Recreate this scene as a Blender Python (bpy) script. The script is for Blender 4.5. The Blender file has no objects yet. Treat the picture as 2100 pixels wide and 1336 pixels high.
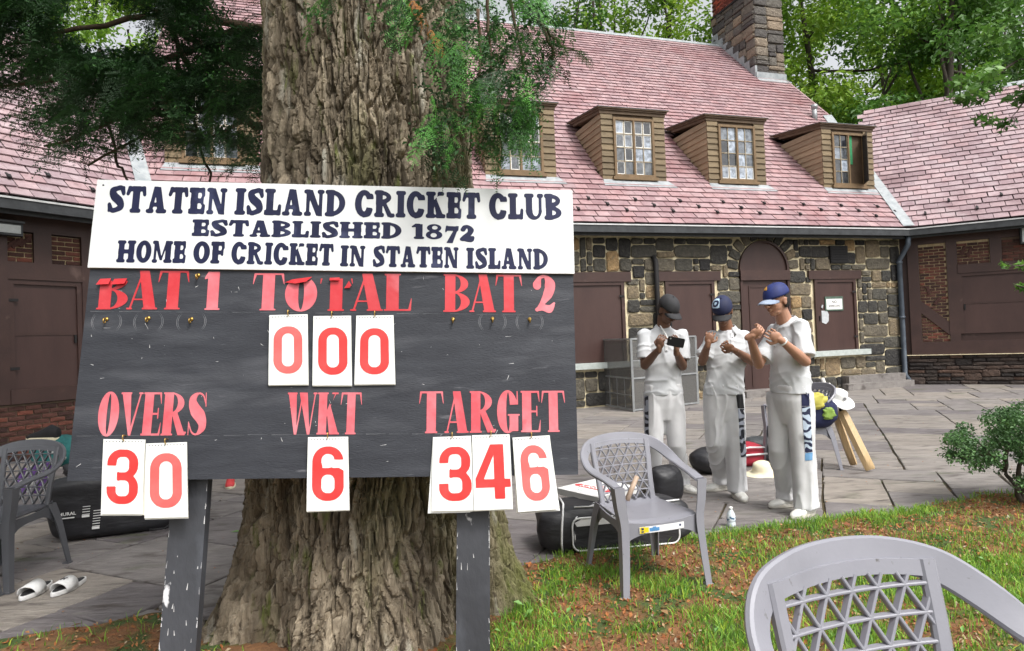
import bpy, bmesh, math, random
import numpy as np
from mathutils import Vector, Matrix
from mathutils.geometry import tessellate_polygon
from mathutils.bvhtree import BVHTree

random.seed(7)
RNG = np.random.default_rng(11)
S = bpy.context.scene
COL = S.collection
R = math.radians

# ------------------------------------------------------------------ camera
F_PX, PITCH, ROLL, CAM_Z = 1331.84, 0.0205, 0.0386, 1.45
W_PX, H_PX = 2100.0, 1336.0
_fw = Vector((0, math.cos(PITCH), math.sin(PITCH)))
_u0 = Vector((0, -math.sin(PITCH), math.cos(PITCH)))
_r0 = Vector((1, 0, 0))
_rt = math.cos(ROLL) * _r0 - math.sin(ROLL) * _u0
_up = math.sin(ROLL) * _r0 + math.cos(ROLL) * _u0
CAM = Vector((0, 0, CAM_Z))
cd = bpy.data.cameras.new('camera')
cd.lens = F_PX / W_PX * 36.0
cd.sensor_width = 36.0
cd.sensor_fit = 'HORIZONTAL'
cd.clip_start = 0.05
cd.clip_end = 500
cam = bpy.data.objects.new('camera', cd)
COL.objects.link(cam)
mw = Matrix.Identity(4)
for i in range(3):
    mw[i][0] = _rt[i]; mw[i][1] = _up[i]; mw[i][2] = -_fw[i]; mw[i][3] = CAM[i]
cam.matrix_world = mw
S.camera = cam

# ------------------------------------------------------------------ light
SUN_EL, SUN_AZ = R(56), R(142)          # high soft daylight from behind the camera
wd = bpy.data.worlds.new('World'); S.world = wd; wd.use_nodes = True
nt = wd.node_tree; nt.nodes.clear()
sky = nt.nodes.new('ShaderNodeTexSky'); sky.sky_type = 'NISHITA'; sky.sun_disc = False
sky.sun_elevation = SUN_EL; sky.sun_rotation = SUN_AZ
sky.air_density = 1.0; sky.dust_density = 6.0; sky.ozone_density = 0.6
hs = nt.nodes.new('ShaderNodeHueSaturation'); hs.inputs['Saturation'].default_value = 0.16
hs.inputs['Value'].default_value = 1.5
bg = nt.nodes.new('ShaderNodeBackground'); bg.inputs['Strength'].default_value = 0.15
ow = nt.nodes.new('ShaderNodeOutputWorld')
nt.links.new(sky.outputs[0], hs.inputs['Color']); nt.links.new(hs.outputs[0], bg.inputs[0]); nt.links.new(bg.outputs[0], ow.inputs[0])
sl = bpy.data.lights.new('sun', 'SUN'); sl.energy = 1.55; sl.angle = R(10); sl.color = (1.0, 0.965, 0.91)
sun = bpy.data.objects.new('sun', sl); COL.objects.link(sun)
# direction to the sun (azimuth measured from +Y clockwise)
_sd = Vector((math.sin(SUN_AZ) * math.cos(SUN_EL), math.cos(SUN_AZ) * math.cos(SUN_EL), math.sin(SUN_EL)))
sun.rotation_euler = _sd.to_track_quat('Z', 'Y').to_euler()
S.view_settings.view_transform = 'Standard'
S.view_settings.look = 'None'
S.view_settings.gamma = 1.0
S.view_settings.exposure = 0.27
S.view_settings.use_curve_mapping = False
S.render.engine = 'CYCLES'
S.cycles.max_bounces = 6; S.cycles.transparent_max_bounces = 12

# ------------------------------------------------------------------ geometry of the photograph
def ray(x, y):
    return _fw + _rt * ((x - W_PX / 2) / F_PX) + _up * ((H_PX / 2 - y) / F_PX)
def at(x, y, Y):                       # point seen at a pixel, at depth Y
    r = ray(x, y); return CAM + r * (Y / r.y)
def gnd(x, y, z=0.0):
    r = ray(x, y); return CAM + r * ((z - CAM_Z) / r.z)
def V(*a): return Vector(a)

class Frame:
    """a plane with axes u, v and outward normal n"""
    def __init__(s, O, u, v, n): s.O, s.u, s.v, s.n = Vector(O), Vector(u).normalized(), Vector(v).normalized(), Vector(n).normalized()
    def P(s, a, b, c=0.0): return s.O + s.u * a + s.v * b + s.n * c
    def uv(s, x, y, off=0.0):
        r = ray(x, y); o = s.O + s.n * off
        t = s.n.dot(o - CAM) / s.n.dot(r); q = CAM + r * t - o
        return q.dot(s.u), q.dot(s.v)

# ------------------------------------------------------------------ materials
MATS = {}
def _new(name):
    m = bpy.data.materials.new(name); m.use_nodes = True
    n = m.node_tree.nodes; n.clear()
    o = n.new('ShaderNodeOutputMaterial'); b = n.new('ShaderNodeBsdfPrincipled')
    m.node_tree.links.new(b.outputs[0], o.inputs[0])
    return m, n, m.node_tree.links, b, o
def mat(name, c1, c2=None, rough=0.8, scale=8.0, stretch=(1, 1, 1), bump=0.0, bscale=40.0, ramp=None,
        rnd=0.0, rcols=None, metal=0.0, spots=None, spec=0.5, trans=0.0, bdist=0.01, detail=6, world=False):
    """noise-mixed base colour; 'rnd' face attribute shifts value or picks from rcols; spots=(colour,scale,lo,hi)"""
    if name in MATS: return MATS[name]
    m, n, L, b, o = _new(name)
    tc = n.new('ShaderNodeTexCoord'); mp = n.new('ShaderNodeMapping'); mp.inputs['Scale'].default_value = stretch
    if world: gm = n.new('ShaderNodeNewGeometry'); L.new(gm.outputs['Position'], mp.inputs[0])
    else: L.new(tc.outputs['Object'], mp.inputs[0])
    c2 = c2 or tuple(x * 0.8 for x in c1)
    ns = n.new('ShaderNodeTexNoise'); ns.inputs['Scale'].default_value = scale; ns.inputs['Detail'].default_value = detail
    ns.inputs['Roughness'].default_value = 0.65
    L.new(mp.outputs[0], ns.inputs['Vector'])
    rp = n.new('ShaderNodeValToRGB'); rp.color_ramp.elements[0].position = 0.35; rp.color_ramp.elements[1].position = 0.65
    rp.color_ramp.elements[0].color = (*c1, 1); rp.color_ramp.elements[1].color = (*c2, 1)
    if ramp: rp.color_ramp.elements[0].position, rp.color_ramp.elements[1].position = ramp
    L.new(ns.outputs[0], rp.inputs[0]); out = rp.outputs[0]
    if rnd or rcols:
        at_ = n.new('ShaderNodeAttribute'); at_.attribute_name = 'rnd'
        if rcols:
            r2 = n.new('ShaderNodeValToRGB'); cr = r2.color_ramp; cr.interpolation = 'LINEAR'
            for i, (p, c) in enumerate(rcols):
                e = cr.elements[i] if i < 2 else cr.elements.new(p)
                e.position = p; e.color = (*c, 1)
            L.new(at_.outputs['Fac'], r2.inputs[0])
            mx = n.new('ShaderNodeMix'); mx.data_type = 'RGBA'; mx.blend_type = 'MULTIPLY'; mx.inputs[0].default_value = 1.0
            L.new(out, mx.inputs[6]); L.new(r2.outputs[0], mx.inputs[7]); out = mx.outputs[2]
        else:
            ma = n.new('ShaderNodeMapRange'); ma.inputs[3].default_value = 1 - rnd; ma.inputs[4].default_value = 1 + rnd
            L.new(at_.outputs['Fac'], ma.inputs[0])
            mx = n.new('ShaderNodeVectorMath'); mx.operation = 'SCALE'
            L.new(out, mx.inputs[0]); L.new(ma.outputs[0], mx.inputs['Scale']); out = mx.outputs[0]
    for sp in (spots or []):
        sc, ssc, lo, hi = sp
        n2 = n.new('ShaderNodeTexNoise'); n2.inputs['Scale'].default_value = ssc; n2.inputs['Detail'].default_value = 5
        L.new(mp.outputs[0], n2.inputs['Vector'])
        mr = n.new('ShaderNodeMapRange'); mr.inputs[1].default_value = lo; mr.inputs[2].default_value = hi
        L.new(n2.outputs[0], mr.inputs[0])
        mx = n.new('ShaderNodeMix'); mx.data_type = 'RGBA'; L.new(mr.outputs[0], mx.inputs[0]); L.new(out, mx.inputs[6])
        mx.inputs[7].default_value = (*sc, 1); out = mx.outputs[2]
    L.new(out, b.inputs['Base Color'])
    b.inputs['Roughness'].default_value = rough; b.inputs['Metallic'].default_value = metal
    b.inputs['Specular IOR Level'].default_value = spec
    if bump:
        bn = n.new('ShaderNodeTexNoise'); bn.inputs['Scale'].default_value = bscale; bn.inputs['Detail'].default_value = 8
        L.new(mp.outputs[0], bn.inputs['Vector'])
        bp = n.new('ShaderNodeBump'); bp.inputs['Strength'].default_value = bump; bp.inputs['Distance'].default_value = bdist
        L.new(bn.outputs[0], bp.inputs['Height']); L.new(bp.outputs[0], b.inputs['Normal'])
    if trans:
        tr = n.new('ShaderNodeBsdfTranslucent'); L.new(out, tr.inputs[0])
        ms = n.new('ShaderNodeMixShader'); ms.inputs[0].default_value = trans
        L.new(b.outputs[0], ms.inputs[1]); L.new(tr.outputs[0], ms.inputs[2]); L.new(ms.outputs[0], o.inputs[0])
    MATS[name] = m
    return m

def see_through(name, col, alpha, rough=0.3):
    m, n, L, b, o = _new(name)
    b.inputs['Base Color'].default_value = (*col, 1); b.inputs['Roughness'].default_value = rough; b.inputs['Alpha'].default_value = alpha
    return m

# ------------------------------------------------------------------ object helpers
def tag(o, label=None, cat=None, group=None, kind=None):
    if label: o['label'] = label
    if cat: o['category'] = cat
    if group: o['group'] = group
    if kind: o['kind'] = kind
    return o
def link_mesh(name, me, parent=None):
    o = bpy.data.objects.new(name, me); COL.objects.link(o)
    if parent is not None: o.parent = parent
    return o
def thing(name, label, cat, loc=(0, 0, 0), rz=0.0, group=None):
    o = bpy.data.objects.new(name, None); o.empty_display_size = 0.2; COL.objects.link(o)
    o.location = loc; o.rotation_euler = (0, 0, rz)
    return tag(o, label, cat, group)
def np_mesh(name, verts, faces, mats, smooth=False, rnd=None, fmat=None):
    """verts (n,3); faces: (m,k) array or list of lists"""
    me = bpy.data.meshes.new(name)
    verts = np.asarray(verts, dtype=np.float32).reshape(-1, 3)
    me.vertices.add(len(verts)); me.vertices.foreach_set('co', verts.ravel())
    if isinstance(faces, np.ndarray):
        k = faces.shape[1]; nf = len(faces); li = faces.ravel(); ls = np.arange(nf) * k
    else:
        nf = len(faces); lens = np.array([len(f) for f in faces]); li = np.fromiter((i for f in faces for i in f), dtype=np.int32)
        ls = np.concatenate([[0], np.cumsum(lens)[:-1]]) if nf else np.zeros(0)
    me.loops.add(len(li)); me.loops.foreach_set('vertex_index', np.asarray(li, dtype=np.int32))
    me.polygons.add(nf); me.polygons.foreach_set('loop_start', np.asarray(ls, dtype=np.int32))
    for m_ in (mats if isinstance(mats, (list, tuple)) else [mats]): me.materials.append(m_)
    if fmat is not None: me.polygons.foreach_set('material_index', np.asarray(fmat, dtype=np.int32))
    me.update(calc_edges=True); me.validate()
    me.polygons.foreach_set('use_smooth', [bool(smooth)] * len(me.polygons))
    if rnd is not None:
        a = me.attributes.new('rnd', 'FLOAT', 'FACE')
        rr = np.full(len(me.polygons), rnd, dtype=np.float32) if np.isscalar(rnd) else np.asarray(rnd, dtype=np.float32)
        if len(rr) == len(me.polygons): a.data.foreach_set('value', rr)
    return me

class MB:
    def __init__(s): s.v = []; s.f = []; s.m = []; s.r = []; s.mi = 0; s.rv = 0.5
    def add(s, vs, fs):
        b = len(s.v); s.v.extend([tuple(p) for p in vs])
        for f in fs: s.f.append([b + i for i in f]); s.m.append(s.mi); s.r.append(s.rv)
    def box8(s, p):      # p: 4 bottom (ccw) + 4 top
        s.add(p, [(3, 2, 1, 0), (4, 5, 6, 7), (0, 1, 5, 4), (1, 2, 6, 5), (2, 3, 7, 6), (3, 0, 4, 7)])
    def box(s, c, d, M=None):
        c = Vector(c); hx, hy, hz = d[0] / 2, d[1] / 2, d[2] / 2
        q = [V(-hx, -hy, -hz), V(hx, -hy, -hz), V(hx, hy, -hz), V(-hx, hy, -hz), V(-hx, -hy, hz), V(hx, -hy, hz), V(hx, hy, hz), V(-hx, hy, hz)]
        if M is not None: q = [M @ x for x in q]
        s.box8([c + x for x in q])
    def fbox(s, fr, u0, u1, v0, v1, w0, w1):   # box in a Frame
        s.box8([fr.P(u0, v0, w0), fr.P(u1, v0, w0), fr.P(u1, v1, w0), fr.P(u0, v1, w0), fr.P(u0, v0, w1), fr.P(u1, v0, w1), fr.P(u1, v1, w1), fr.P(u0, v1, w1)])
    def prism(s, base, top):       # two equal rings
        n = len(base); s.add(list(base) + list(top), [tuple(reversed(range(n))), tuple(range(n, 2 * n))] + [(i, (i + 1) % n, n + (i + 1) % n, n + i) for i in range(n)])
    def loft(s, rings, cap=True, closed=True):
        n = len(rings[0]); vs = [p for r in rings for p in r]; fs = []
        for k in range(len(rings) - 1):
            for i in range(n if closed else n - 1):
                j = (i + 1) % n; fs.append((k * n + i, k * n + j, (k + 1) * n + j, (k + 1) * n + i))
        if cap: fs += [tuple(reversed(range(n))), tuple(range((len(rings) - 1) * n, len(rings) * n))]
        s.add(vs, fs)
    def tube(s, pts, rad, n=8, cap=True, flat=1.0):
        pts = [Vector(p) for p in pts]; rad = rad if isinstance(rad, (list, tuple)) else [rad] * len(pts)
        rings = []; prev = None
        for i, p in enumerate(pts):
            t = (pts[min(i + 1, len(pts) - 1)] - pts[max(i - 1, 0)])
            if t.length < 1e-9: t = V(0, 0, 1)
            t.normalize()
            if prev is None: a = t.orthogonal().normalized()
            else:
                a = prev - t * prev.dot(t); a = a.normalized() if a.length > 1e-6 else t.orthogonal().normalized()
            prev = a; b = t.cross(a)
            rings.append([p + (a * math.cos(q) + b * math.sin(q) * flat) * rad[i] for q in [2 * math.pi * k / n for k in range(n)]])
        s.loft(rings, cap)
    def ell(s, c, r, M=None, nu=12, nv=8):
        c = Vector(c); vs = []; fs = []
        for j in range(nv + 1):
            ph = math.pi * j / nv
            for i in range(nu):
                th = 2 * math.pi * i / nu
                q = V(r[0] * math.sin(ph) * math.cos(th), r[1] * math.sin(ph) * math.sin(th), -r[2] * math.cos(ph))
                vs.append(c + (M @ q if M is not None else q))
        for j in range(nv):
            for i in range(nu):
                k = (i + 1) % nu; fs.append((j * nu + i, j * nu + k, (j + 1) * nu + k, (j + 1) * nu + i))
        s.add(vs, fs)
    def cap(s, p0, r0, p1, r1, n=12, rings=3):   # tapered capsule, closed
        p0, p1 = Vector(p0), Vector(p1); d = p1 - p0; L = d.length; t = d.normalized() if L > 1e-6 else V(0, 0, 1)
        a = t.orthogonal().normalized(); b = t.cross(a); prof = []
        for k in range(rings + 1):
            q = math.pi / 2 * k / rings; prof.append((-r0 * math.cos(q), max(r0 * math.sin(q), 1e-4)))
        for k in range(rings + 1):
            q = math.pi / 2 * k / rings; prof.append((L + r1 * math.sin(q), max(r1 * math.cos(q), 1e-4)))
        s.loft([[p0 + t * z + (a * math.cos(w) + b * math.sin(w)) * rr for w in [2 * math.pi * i / n for i in range(n)]] for z, rr in prof])
    def lathe(s, prof, c, M=None, n=16):
        c = Vector(c); rg = []
        for r_, z in prof:
            ring = [V(r_ * math.cos(2 * math.pi * i / n), r_ * math.sin(2 * math.pi * i / n), z) for i in range(n)]
            rg.append([c + (M @ q if M is not None else q) for q in ring])
        s.loft(rg)
    def mesh(s, name, mats, smooth=False):
        return np_mesh(name, np.array(s.v), s.f, mats, smooth, rnd=s.r, fmat=s.m)
    def build(s, name, mats, parent=None, smooth=False, **k):
        o = link_mesh(name, s.mesh(name, mats, smooth), parent); tag(o, **k); return o

def auto_smooth(o, ang=35):
    me = o.data; me.polygons.foreach_set('use_smooth', [True] * len(me.polygons))
    bm = bmesh.new(); bm.from_mesh(me)
    for e in bm.edges:
        if len(e.link_faces) == 2 and e.calc_face_angle(0) > R(ang): e.smooth = False
    bm.to_mesh(me); bm.free(); return o

def remesh(mb, voxel, it=4, fac=0.5):
    """union of overlapping closed shells -> one continuous surface; returns verts, quads"""
    me = mb.mesh('tmp', [], False); o = link_mesh('tmp', me)
    m = o.modifiers.new('r', 'REMESH'); m.mode = 'VOXEL'; m.voxel_size = voxel; m.adaptivity = 0
    if it:
        m = o.modifiers.new('s', 'SMOOTH'); m.iterations = it; m.factor = fac
    dg = bpy.context.evaluated_depsgraph_get(); me2 = bpy.data.meshes.new_from_object(o.evaluated_get(dg))
    bpy.data.objects.remove(o); bpy.data.meshes.remove(me)
    return me2

# ------------------------------------------------------------------ numpy noise
def _h(ix, iy, seed):
    a = (ix.astype(np.int64) * 374761393 + iy.astype(np.int64) * 668265263 + seed * 2147483647) & 0xffffffff
    a = ((a ^ (a >> 13)) * 1274126177) & 0xffffffff
    return ((a ^ (a >> 16)) & 0xffffff) / float(0xffffff)
def vnoise(x, y, seed=0):
    ix, iy = np.floor(x), np.floor(y); fx, fy = x - ix, y - iy
    fx = fx * fx * (3 - 2 * fx); fy = fy * fy * (3 - 2 * fy)
    a, b = _h(ix, iy, seed), _h(ix + 1, iy, seed); c, d = _h(ix, iy + 1, seed), _h(ix + 1, iy + 1, seed)
    return (a * (1 - fx) + b * fx) * (1 - fy) + (c * (1 - fx) + d * fx) * fy
def fbm(x, y, o=4, seed=0):
    s = 0; a = .5
    for k in range(o): s = s + a * vnoise(x * 2 ** k, y * 2 ** k, seed + k * 17); a *= .5
    return s
def voro(x, y, seed=0, jit=.9):
    ix, iy = np.floor(x), np.floor(y); f1 = np.full(x.shape, 9.); f2 = np.full(x.shape, 9.); cid = np.zeros(x.shape)
    for dx in (-1, 0, 1):
        for dy in (-1, 0, 1):
            cx, cy = ix + dx, iy + dy
            px = cx + .5 + (_h(cx, cy, seed) - .5) * jit; py = cy + .5 + (_h(cx, cy, seed + 5) - .5) * jit
            d = np.hypot(px - x, py - y); m = d < f1
            f2 = np.where(m, f1, np.minimum(f2, d)); cid = np.where(m, _h(cx, cy, seed + 9), cid); f1 = np.where(m, d, f1)
    return f1, f2, cid
def sstep(a, b, x):
    t = np.clip((x - a) / (b - a), 0, 1); return t * t * (3 - 2 * t)
# ================================================================== materials
slate_cols = [(0.0, (.76, .66, .68)), (0.25, (.90, .85, .87)), (0.5, (1.0, .95, .95)), (0.75, (1.04, .90, .89)), (1.0, (1.10, 1.06, 1.06))]
M_slate = mat('slate', (.27, .172, .18), (.38, .28, .288), world=True, rough=.48, scale=5, rcols=slate_cols, bump=.35, bscale=30, spots=[((.25, .12, .125), .9, .52, .78), ((.42, .34, .35), 1.3, .60, .9), ((.14, .11, .10), 9, .64, .85)])
M_slate_w = mat('slate_weathered', (.28, .205, .22), (.38, .31, .325), world=True, rough=.62, scale=5, rcols=slate_cols, bump=.35, bscale=30, spots=[((.19, .12, .13), .9, .52, .75), ((.42, .36, .37), 1.3, .60, .9), ((.14, .11, .10), 9, .64, .85)])
M_under = mat('roof_felt', (.05, .03, .03), rough=.95)
M_lead = mat('lead_flashing', (.22, .245, .26), (.36, .38, .39), rough=.5, scale=6, bump=.2)
stone_cols = [(0.0, (.30, .30, .34)), (0.3, (.60, .60, .60)), (0.5, (1.0, .98, .9)), (0.72, (1.6, 1.45, 1.2)), (0.88, (2.6, 2.1, 1.45)), (1.0, (4.6, 3.1, 1.6))]
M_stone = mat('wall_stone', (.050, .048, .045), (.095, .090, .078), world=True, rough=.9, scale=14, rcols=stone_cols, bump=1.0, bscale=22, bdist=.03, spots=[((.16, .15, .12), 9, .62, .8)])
M_mortar = mat('mortar', (.64, .55, .35), (.76, .67, .47), rough=.95, scale=18, bump=.6, bscale=60, spots=[((.26, .2, .12), 3, .58, .75)])
brick_cols = [(0.0, (.35, .35, .4)), (0.4, (.8, .75, .75)), (0.7, (1.1, 1, 1)), (1.0, (1.7, 1.2, 1.0))]
M_brick = mat('brick', (.072, .030, .022), (.105, .044, .032), world=True, rough=.9, scale=16, rcols=brick_cols, bump=.7, bscale=50)
M_bmortar = mat('brick_mortar', (.36, .27, .15), (.50, .40, .25), rough=.95, scale=20, bump=.5, bscale=60)
M_bmortar_d = mat('brick_mortar_dark', (.10, .07, .05), (.16, .12, .08), rough=.95, scale=20, bump=.5, bscale=60)
M_brown = mat('brown_paint', (.036, .016, .013), (.052, .024, .019), rough=.55, scale=3, bump=.15, bscale=40, spots=[((.10, .06, .05), 4, .66, .8)])
M_brown2 = mat('brown_board', (.042, .019, .016), (.060, .029, .024), rough=.5, scale=2, stretch=(1, 1, .3), bump=.12, bscale=30)
M_dark = mat('matt_black', (.012, .011, .012), rough=.8)  # plain black for vent box, downpipe, hinges, studs and sign print
M_gutter = mat('gutter_metal', (.026, .028, .031), (.05, .054, .058), rough=.5, scale=6, metal=.2)
M_gedge = mat('gutter_edge', (.45, .46, .46), (.6, .6, .6), rough=.5)
M_sill = mat('grey_sill', (.36, .40, .38), (.48, .52, .50), rough=.8, scale=8, bump=.3)
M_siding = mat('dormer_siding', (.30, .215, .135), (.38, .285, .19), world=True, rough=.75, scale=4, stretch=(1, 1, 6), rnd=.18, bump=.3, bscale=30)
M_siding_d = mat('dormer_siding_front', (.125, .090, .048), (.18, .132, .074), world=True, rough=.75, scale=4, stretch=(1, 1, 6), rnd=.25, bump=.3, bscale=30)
M_dtrim = mat('dormer_trim', (.085, .055, .032), (.13, .085, .05), rough=.7, scale=5)
M_winframe = mat('window_frame', (.13, .085, .04), (.19, .12, .06), rough=.7, scale=9)
M_muntin = mat('muntin', (.22, .17, .10), (.4, .36, .28), rough=.7, scale=12)
M_putty = mat('white_putty', (.62, .62, .60), (.8, .8, .78), rough=.7, scale=20)
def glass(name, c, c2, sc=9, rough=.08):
    return mat(name, c, c2, rough=rough, scale=sc, spec=.9, rcols=[(0, (.1, .1, .12)), (.45, (.5, .5, .5)), (1, (2.4, 2.5, 2.7))])  # blotchy pane reflections mixed into the glass colour as noise
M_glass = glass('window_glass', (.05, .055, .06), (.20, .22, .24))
M_metal = mat('grey_metal', (.25, .26, .27), (.35, .36, .36), rough=.45, metal=.4, scale=8)
M_flag = mat('flagstone', (.150, .137, .130), (.235, .217, .203), world=True, rough=.72, scale=3.2, stretch=(.7, 2.2, 1), detail=9, rcols=[(0, (.68, .66, .72)), (.5, (1, 1, 1)), (1, (1.25, 1.2, 1.1))], bump=.8, bscale=12, bdist=.025,
             spots=[((.07, .058, .052), 5, .56, .72), ((.27, .25, .23), 3.4, .60, .76), ((.07, .08, .04), 1.7, .62, .72)])
M_joint = mat('joint_soil', (.045, .032, .018), (.07, .055, .025), rough=1, scale=14, bump=.8, spots=[((.06, .08, .02), 5, .56, .66), ((.20, .12, .04), 9, .62, .72)])
M_soil = mat('soil', (.13, .060, .025), (.22, .105, .042), rough=1, scale=10, bump=1, bscale=40, bdist=.02, spots=[((.05, .08, .018), 3.5, .47, .58), ((.24, .09, .035), 16, .60, .68)])
M_land = mat('far_ground', (.05, .07, .025), (.09, .08, .04), rough=1, scale=1.0)

# ================================================================== ground
def poly_sheet(name, pts, z, m, **k):
    mb = MB(); mb.add([(x, y, z) for x, y in pts], [tuple(range(len(pts)))]); return mb.build(name, m, **k)
poly_sheet('ground', [(-220, -60), (220, -60), (220, 260), (-220, 260)], -0.075, M_land, kind='structure')

# ================================================================== clubhouse frames
AM, AR, AL = R(16.9425), R(-28.4181), R(58.0394)
Z = V(0, 0, 1)
B0 = V(9.3591, 15.5438, 0)
Mu = V(math.cos(AM), math.sin(AM), 0); Nn = V(-Mu.y, Mu.x, 0)         # Nn points away from the courtyard
A0 = B0 - 16.089 * Mu
Ru = V(math.cos(AR), math.sin(AR), 0); RN = V(-Ru.y, Ru.x, 0)
Lu = -V(math.cos(AL), math.sin(AL), 0); LN = V(Lu.y, -Lu.x, 0)
HG = 3.60
wallM = Frame(B0, Mu, Z, -Nn)        # u runs -16..0
wallR = Frame(B0, Ru, Z, -RN)
wallL = Frame(A0, Lu, Z, -LN)
OV = 0.35
q2 = math.sqrt(.5)
roofM = Frame(B0 - Nn * OV + Z * 3.68, Mu, (Nn + Z) * q2, (Z - Nn) * q2)
roofR = Frame(B0 - RN * OV + Z * 3.68, Ru, (RN + Z) * q2, (Z - RN) * q2)
roofL = Frame(A0 - LN * OV + Z * 3.68, Lu, (LN + Z) * q2, (Z - LN) * q2)

main = thing('stone_building', 'long stone clubhouse with pink slate roof, dormers and arched doorway behind the three cricketers', 'building', tuple(B0))
wingR = thing('timber_building_wing', 'half-timbered wing with red brick infill and brown shutters at the right edge', 'building', tuple(B0))
wingL = thing('timber_building_wing', 'half-timbered wing with brick base and wall lamp at the left edge, behind the scoreboard', 'building', tuple(A0))
for w_ in (main, wingR, wingL): w_.location = (0, 0, 0)

# stones / bricks: shared rough block meshes, unit in x and y, scaled per object
def rough_block(m, seed, k=10, bev=.07, name='stone', cut=.22, jit=.075):
    rr = random.Random(seed); mb = MB(); mb.rv = rr.random()
    c_ = cut; base = [(-1 + c_, -1), (0, -1), (1 - c_, -1), (1, -1 + c_), (1, 0), (1, 1 - c_), (1 - c_, 1), (0, 1), (-1 + c_, 1), (-1, 1 - c_), (-1, 0), (-1, -1 + c_)]; k = 12
    j = [(rr.uniform(-jit, jit), rr.uniform(-jit, jit)) for _ in base]
    b = [V(.5 * (x + a), .5 * (y + c), 0) for (x, y), (a, c) in zip(base, j)]
    e = [V(p.x, p.y, .72) for p in b]
    t = [V(p.x * (1 - bev * 2), p.y * (1 - bev * 2), 1.0 + rr.uniform(-.12, .12)) for p in b]
    n = k; vs = b + e + t + [V(rr.uniform(-.1, .1), rr.uniform(-.1, .1), 1.0 + rr.uniform(0, .3))]
    fs = [(i, (i + 1) % n, n + (i + 1) % n, n + i) for i in range(n)] + [(n + i, n + (i + 1) % n, 2 * n + (i + 1) % n, 2 * n + i) for i in range(n)]
    fs += [(2 * n + i, 2 * n + (i + 1) % n, 3 * n) for i in range(n)]
    mb.add(vs, fs); return mb
def block_set(m, n, name, **k):
    L = []
    for i in range(n):
        mb = rough_block(m, 100 + i, **k); mb.r = [(i + .5) / n] * len(mb.r); L.append((mb, mb.mesh(name, m)))
    return L
STONES = block_set(M_stone, 16, 'stone')
BRICKS = block_set(M_brick, 10, 'brick', bev=.02, cut=.06, jit=.03)
def place_blocks(items, frame, blocks, name, parent, w0, depth, limit=300, stuff_name=None, gap=.0, rot=None, order=None):
    """items: (u,v,w,h[,angle]); nearest `limit` as objects, the rest joined"""
    its = sorted(items, key=lambda t: (frame.P(t[0], t[1]) - CAM).length) if order is None else items
    base = Matrix((frame.u, frame.v, frame.n)).transposed()
    rest = MB(); rr = random.Random(len(its))
    for i, t in enumerate(its):
        u, v, w, h = t[:4]; ang = t[4] if len(t) > 4 else 0
        mb, me = blocks[rr.randrange(len(blocks))] if len(t) < 6 else blocks[t[5]]
        d = depth * rr.uniform(.7, 1.25)
        M3 = base @ Matrix.Rotation(ang, 3, 'Z') @ Matrix.Diagonal((w - gap, h - gap, d))
        p = frame.P(u, v, w0)
        if i < limit:
            o = bpy.data.objects.new(name, me); COL.objects.link(o); o.parent = parent
            o.matrix_local = Matrix.Translation(p) @ M3.to_4x4()
        else:
            rest.rv = mb.r[0]; rest.add([p + M3 @ Vector(q) for q in mb.v], mb.f)
    if rest.v: rest.build(stuff_name or name + 's', blocks[0][1].materials[0], parent, kind='stuff')

def ashlar(u0, u1, v0, v1, cell, blocked, rr, sizes):
    nu, nv = int(round((u1 - u0) / cell)), int(round((v1 - v0) / cell)); cu, cv = (u1 - u0) / nu, (v1 - v0) / nv
    g = [[False] * nu for _ in range(nv)]; out = []
    for j in range(nv):
        for i in range(nu):
            if blocked(u0 + (i + .5) * cu, v0 + (j + .5) * cv): g[j][i] = True
    for j in range(nv):
        for i in range(nu):
            if g[j][i]: continue
            w, h = rr.choice(sizes)
            while h > 1 and (j + h > nv or any(g[j + k][i] for k in range(h) if j + k < nv)): h -= 1
            ww = 0
            while ww < w and i + ww < nu and not any(g[j + k][i + ww] for k in range(h)): ww += 1
            # avoid leaving a 1-cell sliver
            if i + ww < nu and ww == w and not g[j][i + ww] and (i + ww + 1 >= nu or g[j][i + ww + 1]) and not any(g[j + k][i + ww] for k in range(h)): ww += 1
            for k in range(h):
                for q in range(ww): g[j + k][i + q] = True
            out.append((u0 + (i + ww / 2) * cu, v0 + (j + h / 2) * cv, ww * cu, h * cv))
    return out

# ------------------------------------------------------------------ centre: stone wall
wm = MB(); wm.fbox(wallM, -16.09, 0.02, -.05, 3.66, -.45, -.02)
wall = wm.build('wall', M_mortar, main)
def wrect(fr, x0, y0, x1, y1):
    a, b = fr.uv(x0, y0); c, d = fr.uv(x1, y1); return min(a, c), max(a, c), min(b, d), max(b, d)
sill_z, lint_z = 0.90, 2.74
def ucol(fr, x, y): return fr.uv(x, y)[0]
opens = []     # (u0,u1,v0,v1)
WL = (ucol(wallM, 1150, 650) - .9, ucol(wallM, 1281, 650)); WM_ = (ucol(wallM, 1366, 650), ucol(wallM, 1466, 650)); WR = (ucol(wallM, 1672, 650), ucol(wallM, 1756, 650))
AC = (ucol(wallM, 1517, 600), ucol(wallM, 1618, 600)); ac_u = (AC[0] + AC[1]) / 2; ac_r = (AC[1] - AC[0]) / 2; ac_v = wallM.uv(1567, 551)[1]
ac_v = min(ac_v, 3.42 - ac_r)
RING = .30
VENT = wrect(wallM, 1698, 505, 1735, 541)
for a, b in (WL, WM_, WR): opens.append((a, b, sill_z - .12, lint_z)); opens.append((a - .16, b + .16, lint_z - .20, lint_z))
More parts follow.
